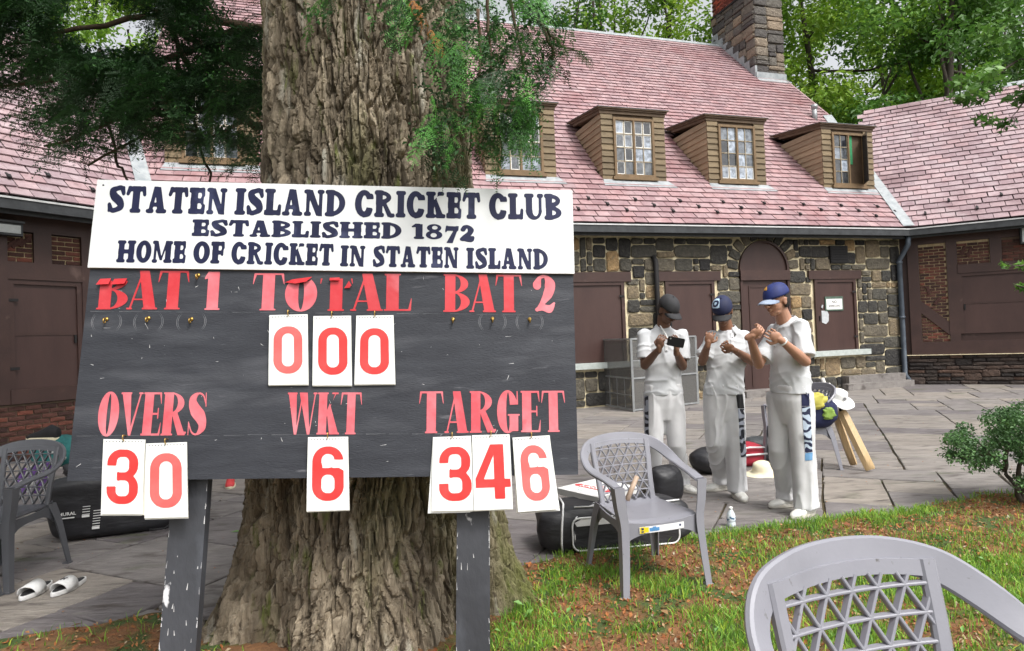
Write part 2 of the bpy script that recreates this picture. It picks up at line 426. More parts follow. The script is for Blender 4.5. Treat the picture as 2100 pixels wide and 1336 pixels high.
def blockedM(u, v):
    for a, b, c, d in opens:
        if a - .03 < u < b + .03 and c < v < d: return True
    if AC[0] < u < AC[1] and v < ac_v: return True
    if v >= ac_v and math.hypot(u - ac_u, v - ac_v) < ac_r + RING: return True
    a, b, c, d = VENT
    return a < u < b and c < v < d
rr = random.Random(3)
sz = [(2, 2), (3, 2), (2, 1), (3, 2), (1, 1), (4, 2), (2, 2), (3, 3), (1, 2), (3, 1), (2, 3), (5, 2)]
its = ashlar(-9.6, -.02, .02, 3.46, .145, blockedM, rr, sz)
its = [(u, v, w - .026, h - .026, rr.uniform(-.02, .02)) for u, v, w, h in its]
nv_ = 11
for k in range(nv_):                                   # voussoirs round the arch
    a = math.pi * (k + .5) / nv_; rm = ac_r + RING / 2 + .01
    its.append((ac_u + rm * math.cos(a), ac_v + rm * math.sin(a), RING - .03, math.pi * rm / nv_ - .045, a, rr.choice([2, 5, 7, 9, 11, 13])))
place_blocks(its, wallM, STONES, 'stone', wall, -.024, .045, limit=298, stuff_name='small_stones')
its2 = ashlar(-16.0, -9.6, .02, 3.46, .16, lambda u, v: False, rr, sz)
place_blocks([(u, v, w - .03, h - .03) for u, v, w, h in its2], wallM, STONES, 'stone', wall, -.024, .045, limit=0, stuff_name='hidden_stretch_stones')
# door recesses (dark reveal boxes are proud boards set in the wall)
def shutter(parent, fr, u0, u1, v0, v1, panels=1):
    s_ = MB(); s_.fbox(fr, u0 + .0, u1, v0, v1, -.015, .004); o = s_.build('shutter_panel', M_brown2, parent)
    f = MB(); t = .07
    f.fbox(fr, u0 - .004, u0 + t, v0, v1, -.01, .035); f.fbox(fr, u1 - t, u1 + .004, v0, v1, -.01, .035); f.fbox(fr, u0 + t, u1 - t, v1 - t, v1, -.01, .033)
    if panels > 1: f.fbox(fr, u0 + t, u1 - t, (v0 + v1) / 2 - .02, (v0 + v1) / 2 + .02, 0, .012)
    f.build('shutter_frame', M_brown, parent)
    hg = MB()
    for vv_ in (v0 + .3, v1 - .3): hg.fbox(fr, u1 - .12, u1 - .005, vv_ - .02, vv_ + .02, .036, .044)
    hg.fbox(fr, u0 + .09, u0 + .115, (v0 + v1) / 2 - .14, (v0 + v1) / 2 - .02, .005, .04); hg.build('hinges_and_latch', M_dark, parent)
for (a, b) in (WL, WM_, WR):
    shutter(main, wallM, a, b, sill_z, lint_z - .20)
    l = MB(); l.fbox(wallM, a - .16, b + .16, lint_z - .20, lint_z, -.01, .05); l.build('lintel', M_brown, main)
    s_ = MB(); s_.fbox(wallM, a - .22, b + .26, sill_z - .12, sill_z, -.01, .13); s_.build('window_sill', M_sill, main)
# arched door
ad = MB(); pr = [(AC[0], 0.02), (AC[1], .02), (AC[1], ac_v)] + [(ac_u + ac_r * math.cos(math.pi * k / 20), ac_v + ac_r * math.sin(math.pi * k / 20)) for k in range(1, 20)] + [(AC[0], ac_v)]
ad.prism([wallM.P(u, v, -.02) for u, v in pr], [wallM.P(u, v, .006) for u, v in pr]); door = ad.build('arched_door', M_brown2, main)
tr = MB(); tr.fbox(wallM, AC[0], AC[1], ac_v - .24, ac_v - .02, .0, .07); tr.build('transom', M_brown, door)
tr = MB(); ring = [(ac_u + q * math.cos(t_), ac_v + q * math.sin(t_)) for t_ in [math.pi * k / 20 for k in range(21)] for q in (ac_r, ac_r - .05)]
rg = [[wallM.P(*ring[2 * k], .0), wallM.P(*ring[2 * k + 1], .0), wallM.P(*ring[2 * k + 1], .045), wallM.P(*ring[2 * k], .045)] for k in range(21)]
tr.loft(rg); tr.fbox(wallM, AC[0], AC[0] + .06, .02, ac_v, 0, .045); tr.fbox(wallM, AC[1] - .06, AC[1], .02, ac_v, 0, .045)
tr.fbox(wallM, AC[0] + .22, AC[0] + .26, .2, ac_v - .36, 0, .02); tr.fbox(wallM, AC[1] - .26, AC[1] - .22, .2, ac_v - .36, 0, .02); tr.fbox(wallM, AC[0] + .262, AC[1] - .262, ac_v - .4, ac_v - .36, 0, .02)
tr.build('door_frame', M_brown, door)
st = MB(); st.fbox(wallM, AC[0] - .25, AC[1] + .3, -.02, .14, -.01, .42); st.build('door_step', M_flag, main)
st = MB(); u0, _ = wallM.uv(1690, 790); st.fbox(wallM, -1.9, -.25, -.02, .30, -.01, .22); st.fbox(wallM, -2.1, -.2, -.02, .14, .22, .40); st.build('stone_step', M_flag, main)
vb = MB(); a, b, c, d = VENT; vb.fbox(wallM, a, b, c, d, -.01, .07)
for k in range(6): vb.fbox(wallM, a + .02, b - .02, c + .03 + k * (d - c - .06) / 6, c + .05 + k * (d - c - .06) / 6, .07, .085)
vb.build('black_vent_box', M_dark, main)
for (x, y0, y1) in ((1338, 532, 662),):
    u_, va = wallM.uv(x, y0); _, vb_ = wallM.uv(x, y1 + 140); t = MB(); t.tube([wallM.P(u_, va + .05, .03), wallM.P(u_ + .02, va - .06, .10), wallM.P(u_ + .02, vb_, .10)], .055, 10)
    t.build('black_downpipe', M_dark, main, smooth=True)
# fascia, soffit and gutter following the three eaves
def eaves(fr, N_, u0, u1, parent, e0=0, e1=0):
    out = -N_
    def ln(d, z0, z1, d2, m, name, ex0=0, ex1=0):
        a, b = MB(), None
        p0 = fr.P(u0 + ex0, 0); p1 = fr.P(u1 + ex1, 0)
        a.box8([p0 + out * d + Z * z0, p1 + out * d + Z * z0, p1 + out * d2 + Z * z0, p0 + out * d2 + Z * z0, p0 + out * d + Z * z1, p1 + out * d + Z * z1, p1 + out * d2 + Z * z1, p0 + out * d2 + Z * z1])
        a.build(name, m, parent)
    ln(.0, 3.50, 3.58, .34, M_gutter, 'soffit'); ln(.30, 3.44, 3.499, .34, M_gutter, 'soffit_mould')
    ln(.345, 3.49, 3.63, .46, M_gutter, 'gutter'); ln(.455, 3.628, 3.655, .475, M_gedge, 'gutter_lip')
t8 = math.tan(R(22.5))
eaves(wallM, Nn, -16.09 + .15, -.15, main); eaves(wallR, RN, -.15, 9, wingR); eaves(wallL, LN, -.15, 11, wingL)
dp = MB(); u_, _ = wallM.uv(1842, 640)
dp.tube([wallM.P(u_, 3.5, .38), wallM.P(u_, 3.3, .36), wallM.P(u_, 2.95, .10), wallM.P(u_, .25, .10), wallM.P(u_, .05, .26)], .058, 12)
for z in (2.9, 1.6): dp.tube([wallM.P(u_, z - .03, .10), wallM.P(u_, z + .03, .10)], .07, 12)
dp.build('downspout', mat('downspout_paint', (.045, .058, .078), (.08, .10, .125), rough=.5, scale=5), main, smooth=True)

# ------------------------------------------------------------------ slates
def clip_poly(poly, a, b, c):
    """keep a*x+b*y<=c"""
    out = []
    for i in range(len(poly)):
        p, q = poly[i], poly[(i + 1) % len(poly)]; dp_, dq = a * p[0] + b * p[1] - c, a * q[0] + b * q[1] - c
        if dp_ <= 0: out.append(p)
        if (dp_ < 0 < dq) or (dq < 0 < dp_):
            t = dp_ / (dp_ - dq); out.append((p[0] + (q[0] - p[0]) * t, p[1] + (q[1] - p[1]) * t))
    return out
def slate_mesh(i, m, w, e):
    rr = random.Random(50 + i); mb = MB(); mb.rv = (i + .5) / 14
    w2 = w / 2 - .0065; h = e * 1.25; j = [rr.uniform(-.006, .006) for _ in range(4)]
    z0, z1 = .004, .016
    p = [V(-w2, 0 + j[0], 0), V(w2, j[1], 0), V(w2, h, 0), V(-w2, h, 0)]
    lift = lambda q: .034 * (1 - q.y / h)
    mb.box8([q + V(0, 0, lift(q) + z0 - .006) for q in p] + [q + V(0, 0, lift(q) + z1) for q in p])
    return mb
def slates(fr, parent, m, u0, u1, v1, e, w, clips, keep, limit, holes=(), inview=(-1e9, 1e9)):
    ms = [slate_mesh(i, m, w, e) for i in range(14)]; mesh_ = [q.mesh('slate', m) for q in ms]
    rr = random.Random(int(u0 * 10) + 77); items = []
    nrow = int(v1 / e)
    for j in range(nrow):
        off = (j % 2) * w / 2 + rr.uniform(-.03, .03)
        for i in range(int((u1 - u0) / w) + 2):
            u = u0 + off + i * w + rr.uniform(-.008, .008); v = j * e
            if not keep(u, v + e / 2): continue
            if any(a < u < b and c < v + e / 2 < d for a, b, c, d in holes): continue
            items.append((u, v + rr.uniform(-.004, .004), rr.randrange(14)))
    def whole(u, v):
        for (a, b, c) in clips:
            for x, y in ((u - w / 2, v), (u + w / 2, v), (u - w / 2, v + e * 1.25), (u + w / 2, v + e * 1.25)):
                if a * x + b * y > c: return False
        return True
    base = Matrix((fr.u, fr.v, fr.n)).transposed()
    W = [t for t in items if whole(t[0], t[1])]; C_ = [t for t in items if not whole(t[0], t[1])]
    def key(t):
        p = fr.P(t[0], t[1]); r_ = p - CAM; x = W_PX / 2 + F_PX * r_.dot(_rt) / max(r_.dot(_fw), .1); y = H_PX / 2 - F_PX * r_.dot(_up) / max(r_.dot(_fw), .1)
        vis = inview[0] < x < inview[1] and 0 < y < 1336
        return (0 if vis else 1, r_.length)
    W.sort(key=key)
    rest = MB()
    for k, (u, v, i) in enumerate(W):
        tilt = Matrix.Rotation(rr.uniform(-.008, .008), 3, 'Z'); p = fr.P(u, v)
        if k < limit:
            o = bpy.data.objects.new('slate', mesh_[i]); COL.objects.link(o); o.parent = parent
            o.matrix_local = Matrix.Translation(p) @ (base @ tilt).to_4x4()
        else:
            rest.rv = ms[i].rv; Mx = base @ tilt; rest.add([p + Mx @ Vector(q) for q in ms[i].v], ms[i].f)
    for (u, v, i) in C_:
        poly = [(u - w / 2 + .004, v), (u + w / 2 - .004, v), (u + w / 2 - .004, v + e * 1.25), (u - w / 2 + .004, v + e * 1.25)]
        for c in clips:
            poly = clip_poly(poly, *c)
            if len(poly) < 3: break
        if len(poly) < 3: continue
        rest.rv = ms[i].rv; h = e * 1.25
        rest.prism([fr.P(x, y, .034 * (1 - (y - v) / h) - .002) for x, y in poly], [fr.P(x, y, .034 * (1 - (y - v) / h) + .016) for x, y in poly])
    rest.build('slates', m, parent, kind='stuff')
    return W

# valley line of two 45 degree roofs meeting at the corner: where both stand equally far behind their eaves
def valley(fr, N_, N2, O):        # in (u, v) of fr: keep points whose distance behind own eave >= behind the other's
    # back distance own = v*q2 ; other = (P - Oother).N2
    P0 = fr.P(0, 0); P1 = fr.P(1, 0); P2 = fr.P(0, 1)
    g = lambda P: (P - O).dot(N2) - (P - fr.O).dot(N_)
    g0, gu, gv = g(P0), g(P1) - g(P0), g(P2) - g(P0)
    return (gu, gv, -g0)
vMR = valley(roofM, Nn, RN, roofR.O); vRM = valley(roofR, RN, Nn, roofM.O)
vML = valley(roofM, Nn, LN, roofL.O); vLM = valley(roofL, LN, Nn, roofM.O)
RV = (11.58 - 3.68) / q2; WV = (7.78 - 3.68) / q2
GU = 1.75; GUL = roofM.uv(345, 40)[0]; print('GUL', GUL)
EXP, SW = .205, .285
rf = MB()      # roof deck: solid gabled body under the slates
def deck(fr, N_, u0, u1, vtop, parent, name='roof'):
    mb = MB(); D = vtop * q2
    sec = lambda u: [fr.P(u, 0, -.03), fr.P(u, vtop, -.03), fr.P(u, vtop, -.03) + N_ * D - Z * D, fr.P(u, 0, -.03) + N_ * .3]
    mb.loft([sec(u0), sec(u1)]); return mb.build(name, M_under, parent)
roof_m = deck(roofM, Nn, GUL, GU, RV, main)
roof_r = deck(roofR, RN, -.6, 9.5, WV, wingR)
roof_l = deck(roofL, LN, -.6, 11.5, WV, wingL)
# dormers
DW = 1.56
d_us = []
for (xa, xb, y) in ((1237, 1365, 374), (1447, 1572, 379), (1672, 1797, 385), (1002, 1130, 361)):
    a, va = roofM.uv(xa, y); b, vb2 = roofM.uv(xb, y); d_us.append((a + b) / 2)
d_us.append(roofM.uv(435, 347)[0]); d_us.append((d_us[-1] + d_us[3]) / 2)
dv0 = roofM.uv(1300, 374)[1]
DH = 1.52
holes = [(u - DW / 2 + .1, u + DW / 2 - .1, dv0 + .12, dv0 + DH * 1.6) for u in d_us]
def keepM(u, v):
    if v > RV: return False
    if v < WV: return vMR[0] * u + vMR[1] * v <= vMR[2] + .15 and vML[0] * u + vML[1] * v <= vML[2] + .15
    return GUL < u < GU
clM = [vMR, vML]
def whole_clips_high(v): return []
Wm = slates(roofM, roof_m, M_slate, GUL - .3, GU + .8, WV + .01, EXP, SW, [vMR, vML], keepM, 296, holes, (960, 2100))
# upper part, between the two gable rakes
up_roof = Frame(roofM.P(0, math.ceil(WV / EXP) * EXP - EXP, 0), roofM.u, roofM.v, roofM.n)
v_off = (up_roof.O - roofM.O).dot(roofM.v)
slates(up_roof, roof_m, M_slate, GUL - .2, GU + .3, RV - v_off, EXP, SW, [(1, 0, GU), (-1, 0, -GUL), (0, 1, RV - v_off)], lambda u, v: True, 0, [(a, b, c - v_off, d - v_off) for a, b, c, d in holes])
slates(roofR, roof_r, M_slate_w, -.6, 9.5, WV, EXP, SW, [vRM, (0, 1, WV)], lambda u, v: vRM[0] * u + vRM[1] * v <= vRM[2] + .15, 298, (), (1700, 2100))
slates(roofL, roof_l, M_slate_w, -.6, 11.5, WV, EXP, SW, [vLM, (0, 1, WV)], lambda u, v: vLM[0] * u + vLM[1] * v <= vLM[2] + .15, 298, (), (0, 560))
# ridge caps, valleys and rake edges
def strip(p0, p1, n_, w, t, m, parent, name, side=None):
    d = (p1 - p0).normalized(); s_ = (side or d.cross(n_)).normalized() * w / 2; mb = MB()
    mb.box8([p0 - s_, p0 + s_, p1 + s_, p1 - s_, p0 - s_ + n_ * t, p0 + s_ + n_ * t, p1 + s_ + n_ * t, p1 - s_ + n_ * t]); return mb.build(name, m, parent)
strip(roofM.P(GUL, RV, -.01), roofM.P(GU, RV, -.01), roofM.n, .20, .05, M_lead, main, 'ridge_flashing')
strip(roofR.P(WV * q2 * t8 * 1.0, WV, -.01), roofR.P(9.5, WV, -.01), roofR.n, .20, .05, M_lead, wingR, 'ridge_flashing')
strip(roofL.P(1.2, WV, -.01), roofL.P(11.5, WV, -.01), roofL.n, .20, .05, M_lead, wingL, 'ridge_flashing')
for (frm, cl, par) in ((roofM, vMR, main), (roofM, vML, main)):
    pv = lambda v: (cl[2] - cl[1] * v) / cl[0]
    a, b = frm.P(pv(-.02), -.02, .075), frm.P(pv(WV), WV, .075)
    n_ = ((roofM.n + (roofR.n if cl is vMR else roofL.n)) / 2).normalized()
    strip(a, b, n_, .25, .02, M_lead, par, 'valley_flashing')
for u in (GU, GUL):
    strip(roofM.P(u, WV * .98, .0), roofM.P(u, RV, .0), roofM.n, .07, .045, M_slate, main, 'rake_edge', side=roofM.u)
    g = MB(); n0 = roofM.P(u - .02, WV - 1.5, -.04); 
vp = MB(); a = roofM.uv(1675, 250); vp.tube([roofM.P(a[0], a[1], -.1), roofM.P(a[0], a[1], -.1) + Z * .55], .075, 12); vp.tube([roofM.P(a[0], a[1], -.1) + Z * .48, roofM.P(a[0], a[1], -.1) + Z * .6], .095, 12)
vp.build('vent_pipe', M_metal, main, smooth=True)
sg = MB(); sgm = []
for k, (v_, du) in enumerate(((.62, 0), (.42, .35), (1.02, .18))): pass
kk = 0; tmpl = MB(); tmpl.box((0, 0, .042), (.045, .07, .04)); tmpl.box((0, .06, .02), (.03, .12, .01)); sgme = tmpl.mesh('snow_guard', M_dark)
baseM = Matrix((roofM.u, roofM.v, roofM.n)).transposed().to_4x4(); baseR = Matrix((roofR.u, roofR.v, roofR.n)).transposed().to_4x4(); baseL = Matrix((roofL.u, roofL.v, roofL.n)).transposed().to_4x4()
for i in range(40):
    u = -9.4 + i * .36; v = EXP * (1 + (1, 3, 2)[i % 3])
    if u > .3: break
    o = bpy.data.objects.new('snow_guard', sgme); COL.objects.link(o); o.parent = roof_m; o.matrix_local = Matrix.Translation(roofM.P(u, v, .02)) @ baseM
for i in range(8):
    o = bpy.data.objects.new('snow_guard', sgme); COL.objects.link(o); o.parent = roof_r; o.matrix_local = Matrix.Translation(roofR.P(.55 + i * .5, EXP * (2 + i % 2 * 2), .02)) @ baseR
    o = bpy.data.objects.new('snow_guard', sgme); COL.objects.link(o); o.parent = roof_l; o.matrix_local = Matrix.Translation(roofL.P(.9 + i * .55, EXP * (2 + i % 2), .02)) @ baseL

# ------------------------------------------------------------------ dormers
def dormer(u, idx):
    O = roofM.P(u, dv0, 0); fr = Frame(O, Mu, Z, -Nn)             # front face, origin bottom centre
    hw = DW / 2; H = DH
    g = MB(); deep = H + .1                                        # body (trim colour) as a solid wedge
    def sec(x, w0): return [fr.P(x, 0.02, w0), fr.P(x, H, w0), fr.P(x, H, -H * 1.0 - .05), fr.P(x, .02, -.02)]
    g.prism(sec(-hw + .02, -.02), sec(hw - .02, -.02)); d = g.build('dormer', M_dtrim, main)
    # side clapboards
    nb = 11; bh = H / nb
    for sgn in (-1, 1):
        for k in range(nb):
            z0 = k * bh; mb = MB(); mb.rv = random.random(); x = sgn * (hw - .02)
            w1 = -.0; w2 = -(z0 + bh) + .02
            if w2 > -.06: w2 = -.08
            a, b = (x, x + sgn * .028)
            mb.box8([fr.P(a, z0, w1), fr.P(b, z0, w1), fr.P(b, z0, min(-z0, -.03)), fr.P(a, z0, min(-z0, -.03)), fr.P(a, z0 + bh, w1), fr.P(a + sgn * .008, z0 + bh, w1), fr.P(a + sgn * .008, z0 + bh, w2), fr.P(a, z0 + bh, w2)])
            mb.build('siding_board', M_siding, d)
    # front clapboards both sides of the window
    ww = .50
    for sgn in (-1, 1):
        for k in range(nb):
            z0 = k * bh; mb = MB(); mb.rv = random.random(); x0, x1 = sorted((sgn * ww, sgn * (hw + .005)))
            mb.box8([fr.P(x0, z0, 0), fr.P(x1, z0, 0), fr.P(x1, z0 + bh, 0), fr.P(x0, z0 + bh, 0), fr.P(x0, z0, .032), fr.P(x1, z0, .032), fr.P(x1, z0 + bh, .008), fr.P(x0, z0 + bh, .008)])
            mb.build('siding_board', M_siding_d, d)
    # window frame
    f = MB(); t = .055; b0, b1 = .10, H - .10
    f.fbox(fr, -ww, -ww + t, b0, b1, .0, .06); f.fbox(fr, ww - t, ww, b0, b1, .0, .06); f.fbox(fr, -ww + t, ww - t, b1 - t, b1, .0, .058); f.fbox(fr, -ww + t, ww - t, b0, b0 + t, .0, .062)
    f.fbox(fr, -ww - .05, ww + .05, b0 - .07, b0, -.0, .09); f.fbox(fr, -.022, .022, b0 + t, b1 - t, .0, .055)
    f.build('window_frame', M_winframe, d)
    # panes 4 x 4 (two casements) with muntins; dormer 2's right leaf hangs open
    x0s = [-ww + t, .022]; cw = (ww - t - .022) / 2; ch = (b1 - b0 - 2 * t) / 4
    mu = MB()
    for c in range(2):
        op = (idx == 2 and c == 1)
        hx = ww - t
        def P(x, y, w):
            if not op: return fr.P(x, y, w)
            r_ = hx - x; a = R(58); return fr.P(hx - r_ * math.cos(a), y, .03 + r_ * math.sin(a) + w * .5)
        xs = x0s[c]
        for i in range(2):
            for j in range(4):
                pa, pb = xs + i * cw, xs + (i + 1) * cw; ya = b0 + t + j * ch; yb = ya + ch
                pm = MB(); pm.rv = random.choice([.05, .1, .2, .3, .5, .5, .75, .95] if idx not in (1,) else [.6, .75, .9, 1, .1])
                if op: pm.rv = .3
                pm.box8([P(pa, ya, .004), P(pb, ya, .004), P(pb, yb, .004), P(pa, yb, .004), P(pa, ya, .012), P(pb, ya, .012), P(pb, yb, .012), P(pa, yb, .012)])
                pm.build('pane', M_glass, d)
                if idx in (0, 3, 4) and (j >= 2 or random.random() < .35) or (idx == 1 and j == 0):
                    q = .028
                    for (xa, xb, y0, y1) in ((pa + .008, pa + q, ya, yb), (pb - q, pb - .008, ya, yb), (pa + q, pb - q, yb - q, yb - .006), (pa + q, pb - q, ya + .006, ya + q)):
                        mu.mi = 1; mu.box8([P(xa, y0, .0125), P(xb, y0, .0125), P(xb, y1, .0125), P(xa, y1, .0125), P(xa, y0, .016), P(xb, y0, .016), P(xb, y1, .016), P(xa, y1, .016)])
        mu.mi = 0
        for i in range(3):
            x = xs + i * cw; mu.box8([P(x - .009, b0 + t, .012), P(x + .009, b0 + t, .012), P(x + .009, b1 - t, .012), P(x - .009, b1 - t, .012), P(x - .009, b0 + t, .03), P(x + .009, b0 + t, .03), P(x + .009, b1 - t, .03), P(x - .009, b1 - t, .03)])
        for j in range(1, 4):
            y = b0 + t + j * ch; mu.box8([P(xs, y - .009, .012), P(xs + 2 * cw, y - .009, .012), P(xs + 2 * cw, y + .009, .012), P(xs, y + .009, .012), P(xs, y - .009, .028), P(xs + 2 * cw, y - .009, .028), P(xs + 2 * cw, y + .009, .028), P(xs, y + .009, .028)])
    mu.build('muntins', [M_muntin, M_putty], d)
    if idx == 2:
        cu = MB(); cu.fbox(fr, .03, .15, b0 + .55, b1 - t, -.015, .003); cu.build('green_curtain', mat('green_cloth', (.03, .22, .09), (.05, .32, .14), rough=.9, scale=5, stretch=(8, 8, 1)), d)
    # roof slab with moulded edge
    rb = MB()
    lap = .16; n_tilt = .12
    def slab(z0, z1, o_, b_):
        p = [(-hw - o_, o_), (hw + o_, o_), (hw + o_, -H - b_), (-hw - o_, -H - b_)]
        rb.box8([fr.P(x, H + z0 + (-w) * n_tilt, w) for x, w in p] + [fr.P(x, H + z1 + (-w) * n_tilt, w) for x, w in p])
    rb.mi = 0; slab(-.02, .05, .03, -.05); slab(.05, .09, .06, .1); slab(.09, .115, .09, .2)
    rb.mi = 1; slab(.115, .128, .10, .24)
    rb.build('dormer_roof', [M_dtrim, mat('dormer_roof_lead', (.10, .10, .11), (.17, .17, .18), rough=.6, scale=4)], d)
    fl = MB(); fl.box8([roofM.P(u + x, dv0 + y, z) for z in (.028, .045) for x, y in ((-hw - .05, -.24), (hw + .18, -.24), (hw + .05, .02), (-hw - .0, .02))])
    fl.build('sill_flashing', M_lead, d)
for i, u in enumerate(d_us): dormer(u, i)

# ------------------------------------------------------------------ chimney
cu0, cv0 = roofM.uv(1552, 161); cu1, _ = roofM.uv(1605, 165)
cb = roofM.P(cu0, cv0, 0); cw_ = 1.12; cdp = 2.25
chx = MB(); chF = Frame(V(cb.x, cb.y, 0), Mu, Z, -Nn); chL = Frame(V(cb.x, cb.y, 0), Nn, Z, -Mu)
z_lo, z_hi = cb.z - .4, 13.6
chx.fbox(chF, .02, cw_ - .02, z_lo, z_hi, -cdp, -.02); ch = chx.build('chimney', mat('chimney_mortar', (.30, .25, .18), (.42, .36, .26), rough=.95, scale=14, bump=.6), main)
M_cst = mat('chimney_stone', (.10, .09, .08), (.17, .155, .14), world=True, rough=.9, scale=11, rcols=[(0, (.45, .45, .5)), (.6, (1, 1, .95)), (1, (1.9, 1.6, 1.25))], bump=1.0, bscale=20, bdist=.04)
CST = block_set(M_cst, 10, 'stone')
cst = [b for i, b in enumerate(CST)]
i1 = ashlar(0, cw_, cb.z + .15, z_hi, .15, lambda u, v: False, rr, [(2, 2), (3, 2), (2, 1), (3, 1)])
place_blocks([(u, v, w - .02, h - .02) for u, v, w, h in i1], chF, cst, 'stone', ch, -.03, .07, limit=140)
brick_z = 12.72
def blk_l(u, v): return v < cb.z + .1 + u * 1.0 or v > brick_z or u > cdp
i2 = ashlar(0, 2.3, cb.z, brick_z, .15, lambda u, v: v < cb.z + .1 + min(u, 2.1), rr, [(3, 2), (4, 2), (3, 1), (2, 2), (4, 1)])
place_blocks([(u, v, w - .02, h - .02) for u, v, w, h in i2], chL, cst, 'stone', ch, -.03, .07, limit=140)
M_cbrick = mat('chimney_brick', (.22, .055, .035), (.30, .08, .05), world=True, rough=.9, scale=16, rcols=brick_cols, bump=.7, bscale=50)
CBR = block_set(M_cbrick, 8, 'brick', bev=.02, cut=.06, jit=.03)
i3 = []
for j in range(int((z_hi - brick_z) / .075)):
    for i in range(11): i3.append((.08 + i * .215 + (j % 2) * .1, brick_z + .04 + j * .075, .205, .066))
i3 = [t for t in i3 if t[0] + .1 < cdp]
place_blocks(i3, chL, CBR, 'brick', ch, -.03, .05, limit=120)
cp = MB(); cp.fbox(chL, -.03, cdp + .03, brick_z - .06, brick_z + .01, -.02, .07); cp.build('brick_course_band', M_dark, ch)
# stepped lead flashing up the left face and apron in front
fl = MB(); fl.fbox(chF, -.04, cw_ + .02, cb.z - .02, cb.z + .2, -.03, .055); 
for k in range(8):
    a = k * .28; fl.fbox(chL, a - .02, a + .30, cb.z + a - .1, cb.z + a + .42, -.02, .06 - .002 * (k % 2))
fl.box8([roofM.P(cu0 + x, cv0 + y, z) for z in (.03, .045) for x, y in ((-.05, -.3), (cw_ + .03, -.3), (cw_ + .03, .05), (-.05, .05))])
fl.build('chimney_flashing', M_lead, ch)
# gable wall below the rake at the right end
gb = MB(); gb.prism([roofM.P(GU - .1, WV * .6, -.05), roofM.P(GU - .1, RV, -.05), roofM.P(GU - .1, RV, -.05) - Z * 3, roofM.P(GU - .1, WV * .6, -.05) + Nn * 1.0], [roofM.P(GU - .02, WV * .6, -.05), roofM.P(GU - .02, RV, -.05), roofM.P(GU - .02, RV, -.05) - Z * 3, roofM.P(GU - .02, WV * .6, -.05) + Nn * 1.0])
gb.build('gable_wall', M_stone, main)

# ------------------------------------------------------------------ half timbered wings
def brick_panel(fr, u0, u1, v0, v1, parent, mortar, limit, bw=.205, bh=.070, odd=(), skip=None, w0=.0, col=BRICKS):
    mb = MB(); mb.fbox(fr, u0, u1, v0, v1, -.03, w0); p = mb.build('brick_infill', mortar, parent)
    its = []
    for j in range(int((v1 - v0) / bh)):
        v = v0 + (j + .5) * bh; u = u0 - (j % 2) * bw / 2
        while u < u1:
            a, b = max(u, u0) + .007, min(u + bw, u1) - .007
            if b - a > .03 and not (skip and skip((a + b) / 2, v)):
                its.append(((a + b) / 2, v, b - a, bh - .014))
            u += bw
    place_blocks(its, fr, col, 'brick', p, w0 - .006, .022, limit=limit, stuff_name='bricks')
    for (u, v, w, h, ang) in odd: place_blocks([(u, v, w, h, ang)], fr, col, 'brick', p, w0 + .012, .022, limit=1)
    return p
def timber(fr, u0, u1, v0, v1, parent, w1=.05, name='timber'):
    mb = MB(); mb.fbox(fr, u0, u1, v0, v1, -.02, w1); return mb.build(name, M_brown, parent)
# right wing, laid out from the photograph onto the wall plane
wr = MB(); wr.fbox(wallR, .0, 9, -.05, 3.6, -.4, -.032); wall_r = wr.build('wall', M_brown, wingR)
uR = lambda x, y=640: wallR.uv(x, y)[0]
a0 = .42
p0, p1, p2, p3 = uR(1866), uR(1889), uR(1946), uR(1968)
p0 = max(p0, .0)
sk = lambda u, v: False
zt = 3.5; zb = .84
def skR(u, v):                       # below the diagonal brace
    return False
brick_panel(wallR, p1, p2, 1.0, 3.3, wall_r, M_bmortar, 150, odd=[(p1 + .16, 2.22, .07, .2, .3), (p1 + .33, 1.95, .07, .19, -.6)])
timber(wallR, p0, p1, zb, zt, wingR, name='post'); timber(wallR, p2, p3, zb, zt, wingR, name='post')
timber(wallR, p0, 9, 3.30, 3.5, wingR, w1=.047, name='beam'); timber(wallR, p0, 9, zb - .14, zb + .16, wingR, w1=.055, name='sill_beam')
br = MB(); d0 = wallR.uv(1893, 612); d1 = wallR.uv(1950, 668)
for (x, y, wd_, x2, y2) in ((p1 - .02, 2.0, .26, p2 + .02, 1.42),): br.prism([wallR.P(x, y, -.01), wallR.P(x, y - .30, -.01), wallR.P(x2, y2 - .30, -.01), wallR.P(x2, y2, -.01)][::-1], [wallR.P(x, y, .04), wallR.P(x, y - .30, .04), wallR.P(x2, y2 - .30, .04), wallR.P(x2, y2, .04)][::-1])
br.build('brace', M_brown, wingR)
w0_ = p3
for k, (wa, wb) in enumerate(((p3, p3 + 1.5), (p3 + 1.75, p3 + 3.2))):
    shutter(wingR, wallR, wa, wb, 1.17, 2.56, panels=2)
    timber(wallR, wa - .02, wb + .02, 2.56, 2.76, wingR, name='lintel'); timber(wallR, wb, wb + .24, zb, zt, wingR, w1=.052, name='post')
    mid = wa + .62
    brick_panel(wallR, wa + .0, mid, 2.76, 3.3, wall_r, M_bmortar, 60, odd=[(wa + .12, 3.08, .07, .22, -.45), (wa + .24, 3.03, .07, .22, -.45)])
    brick_panel(wallR, mid + .22, wb, 2.76, 3.3, wall_r, M_bmortar_d, 60)
    timber(wallR, mid, mid + .22, 2.76, 3.3, wingR, name='post')
M_blockb = block_set(mat('base_stone', (.040, .032, .026), (.07, .055, .045), world=True, rough=.9, scale=12, rcols=brick_cols, bump=.9, bscale=24, bdist=.03), 8, 'stone')
its = ashlar(.05, 4.6, .0, zb - .15, .085, lambda u, v: False, rr, [(7, 1), (5, 1), (4, 1), (3, 1), (6, 1), (4, 2)])
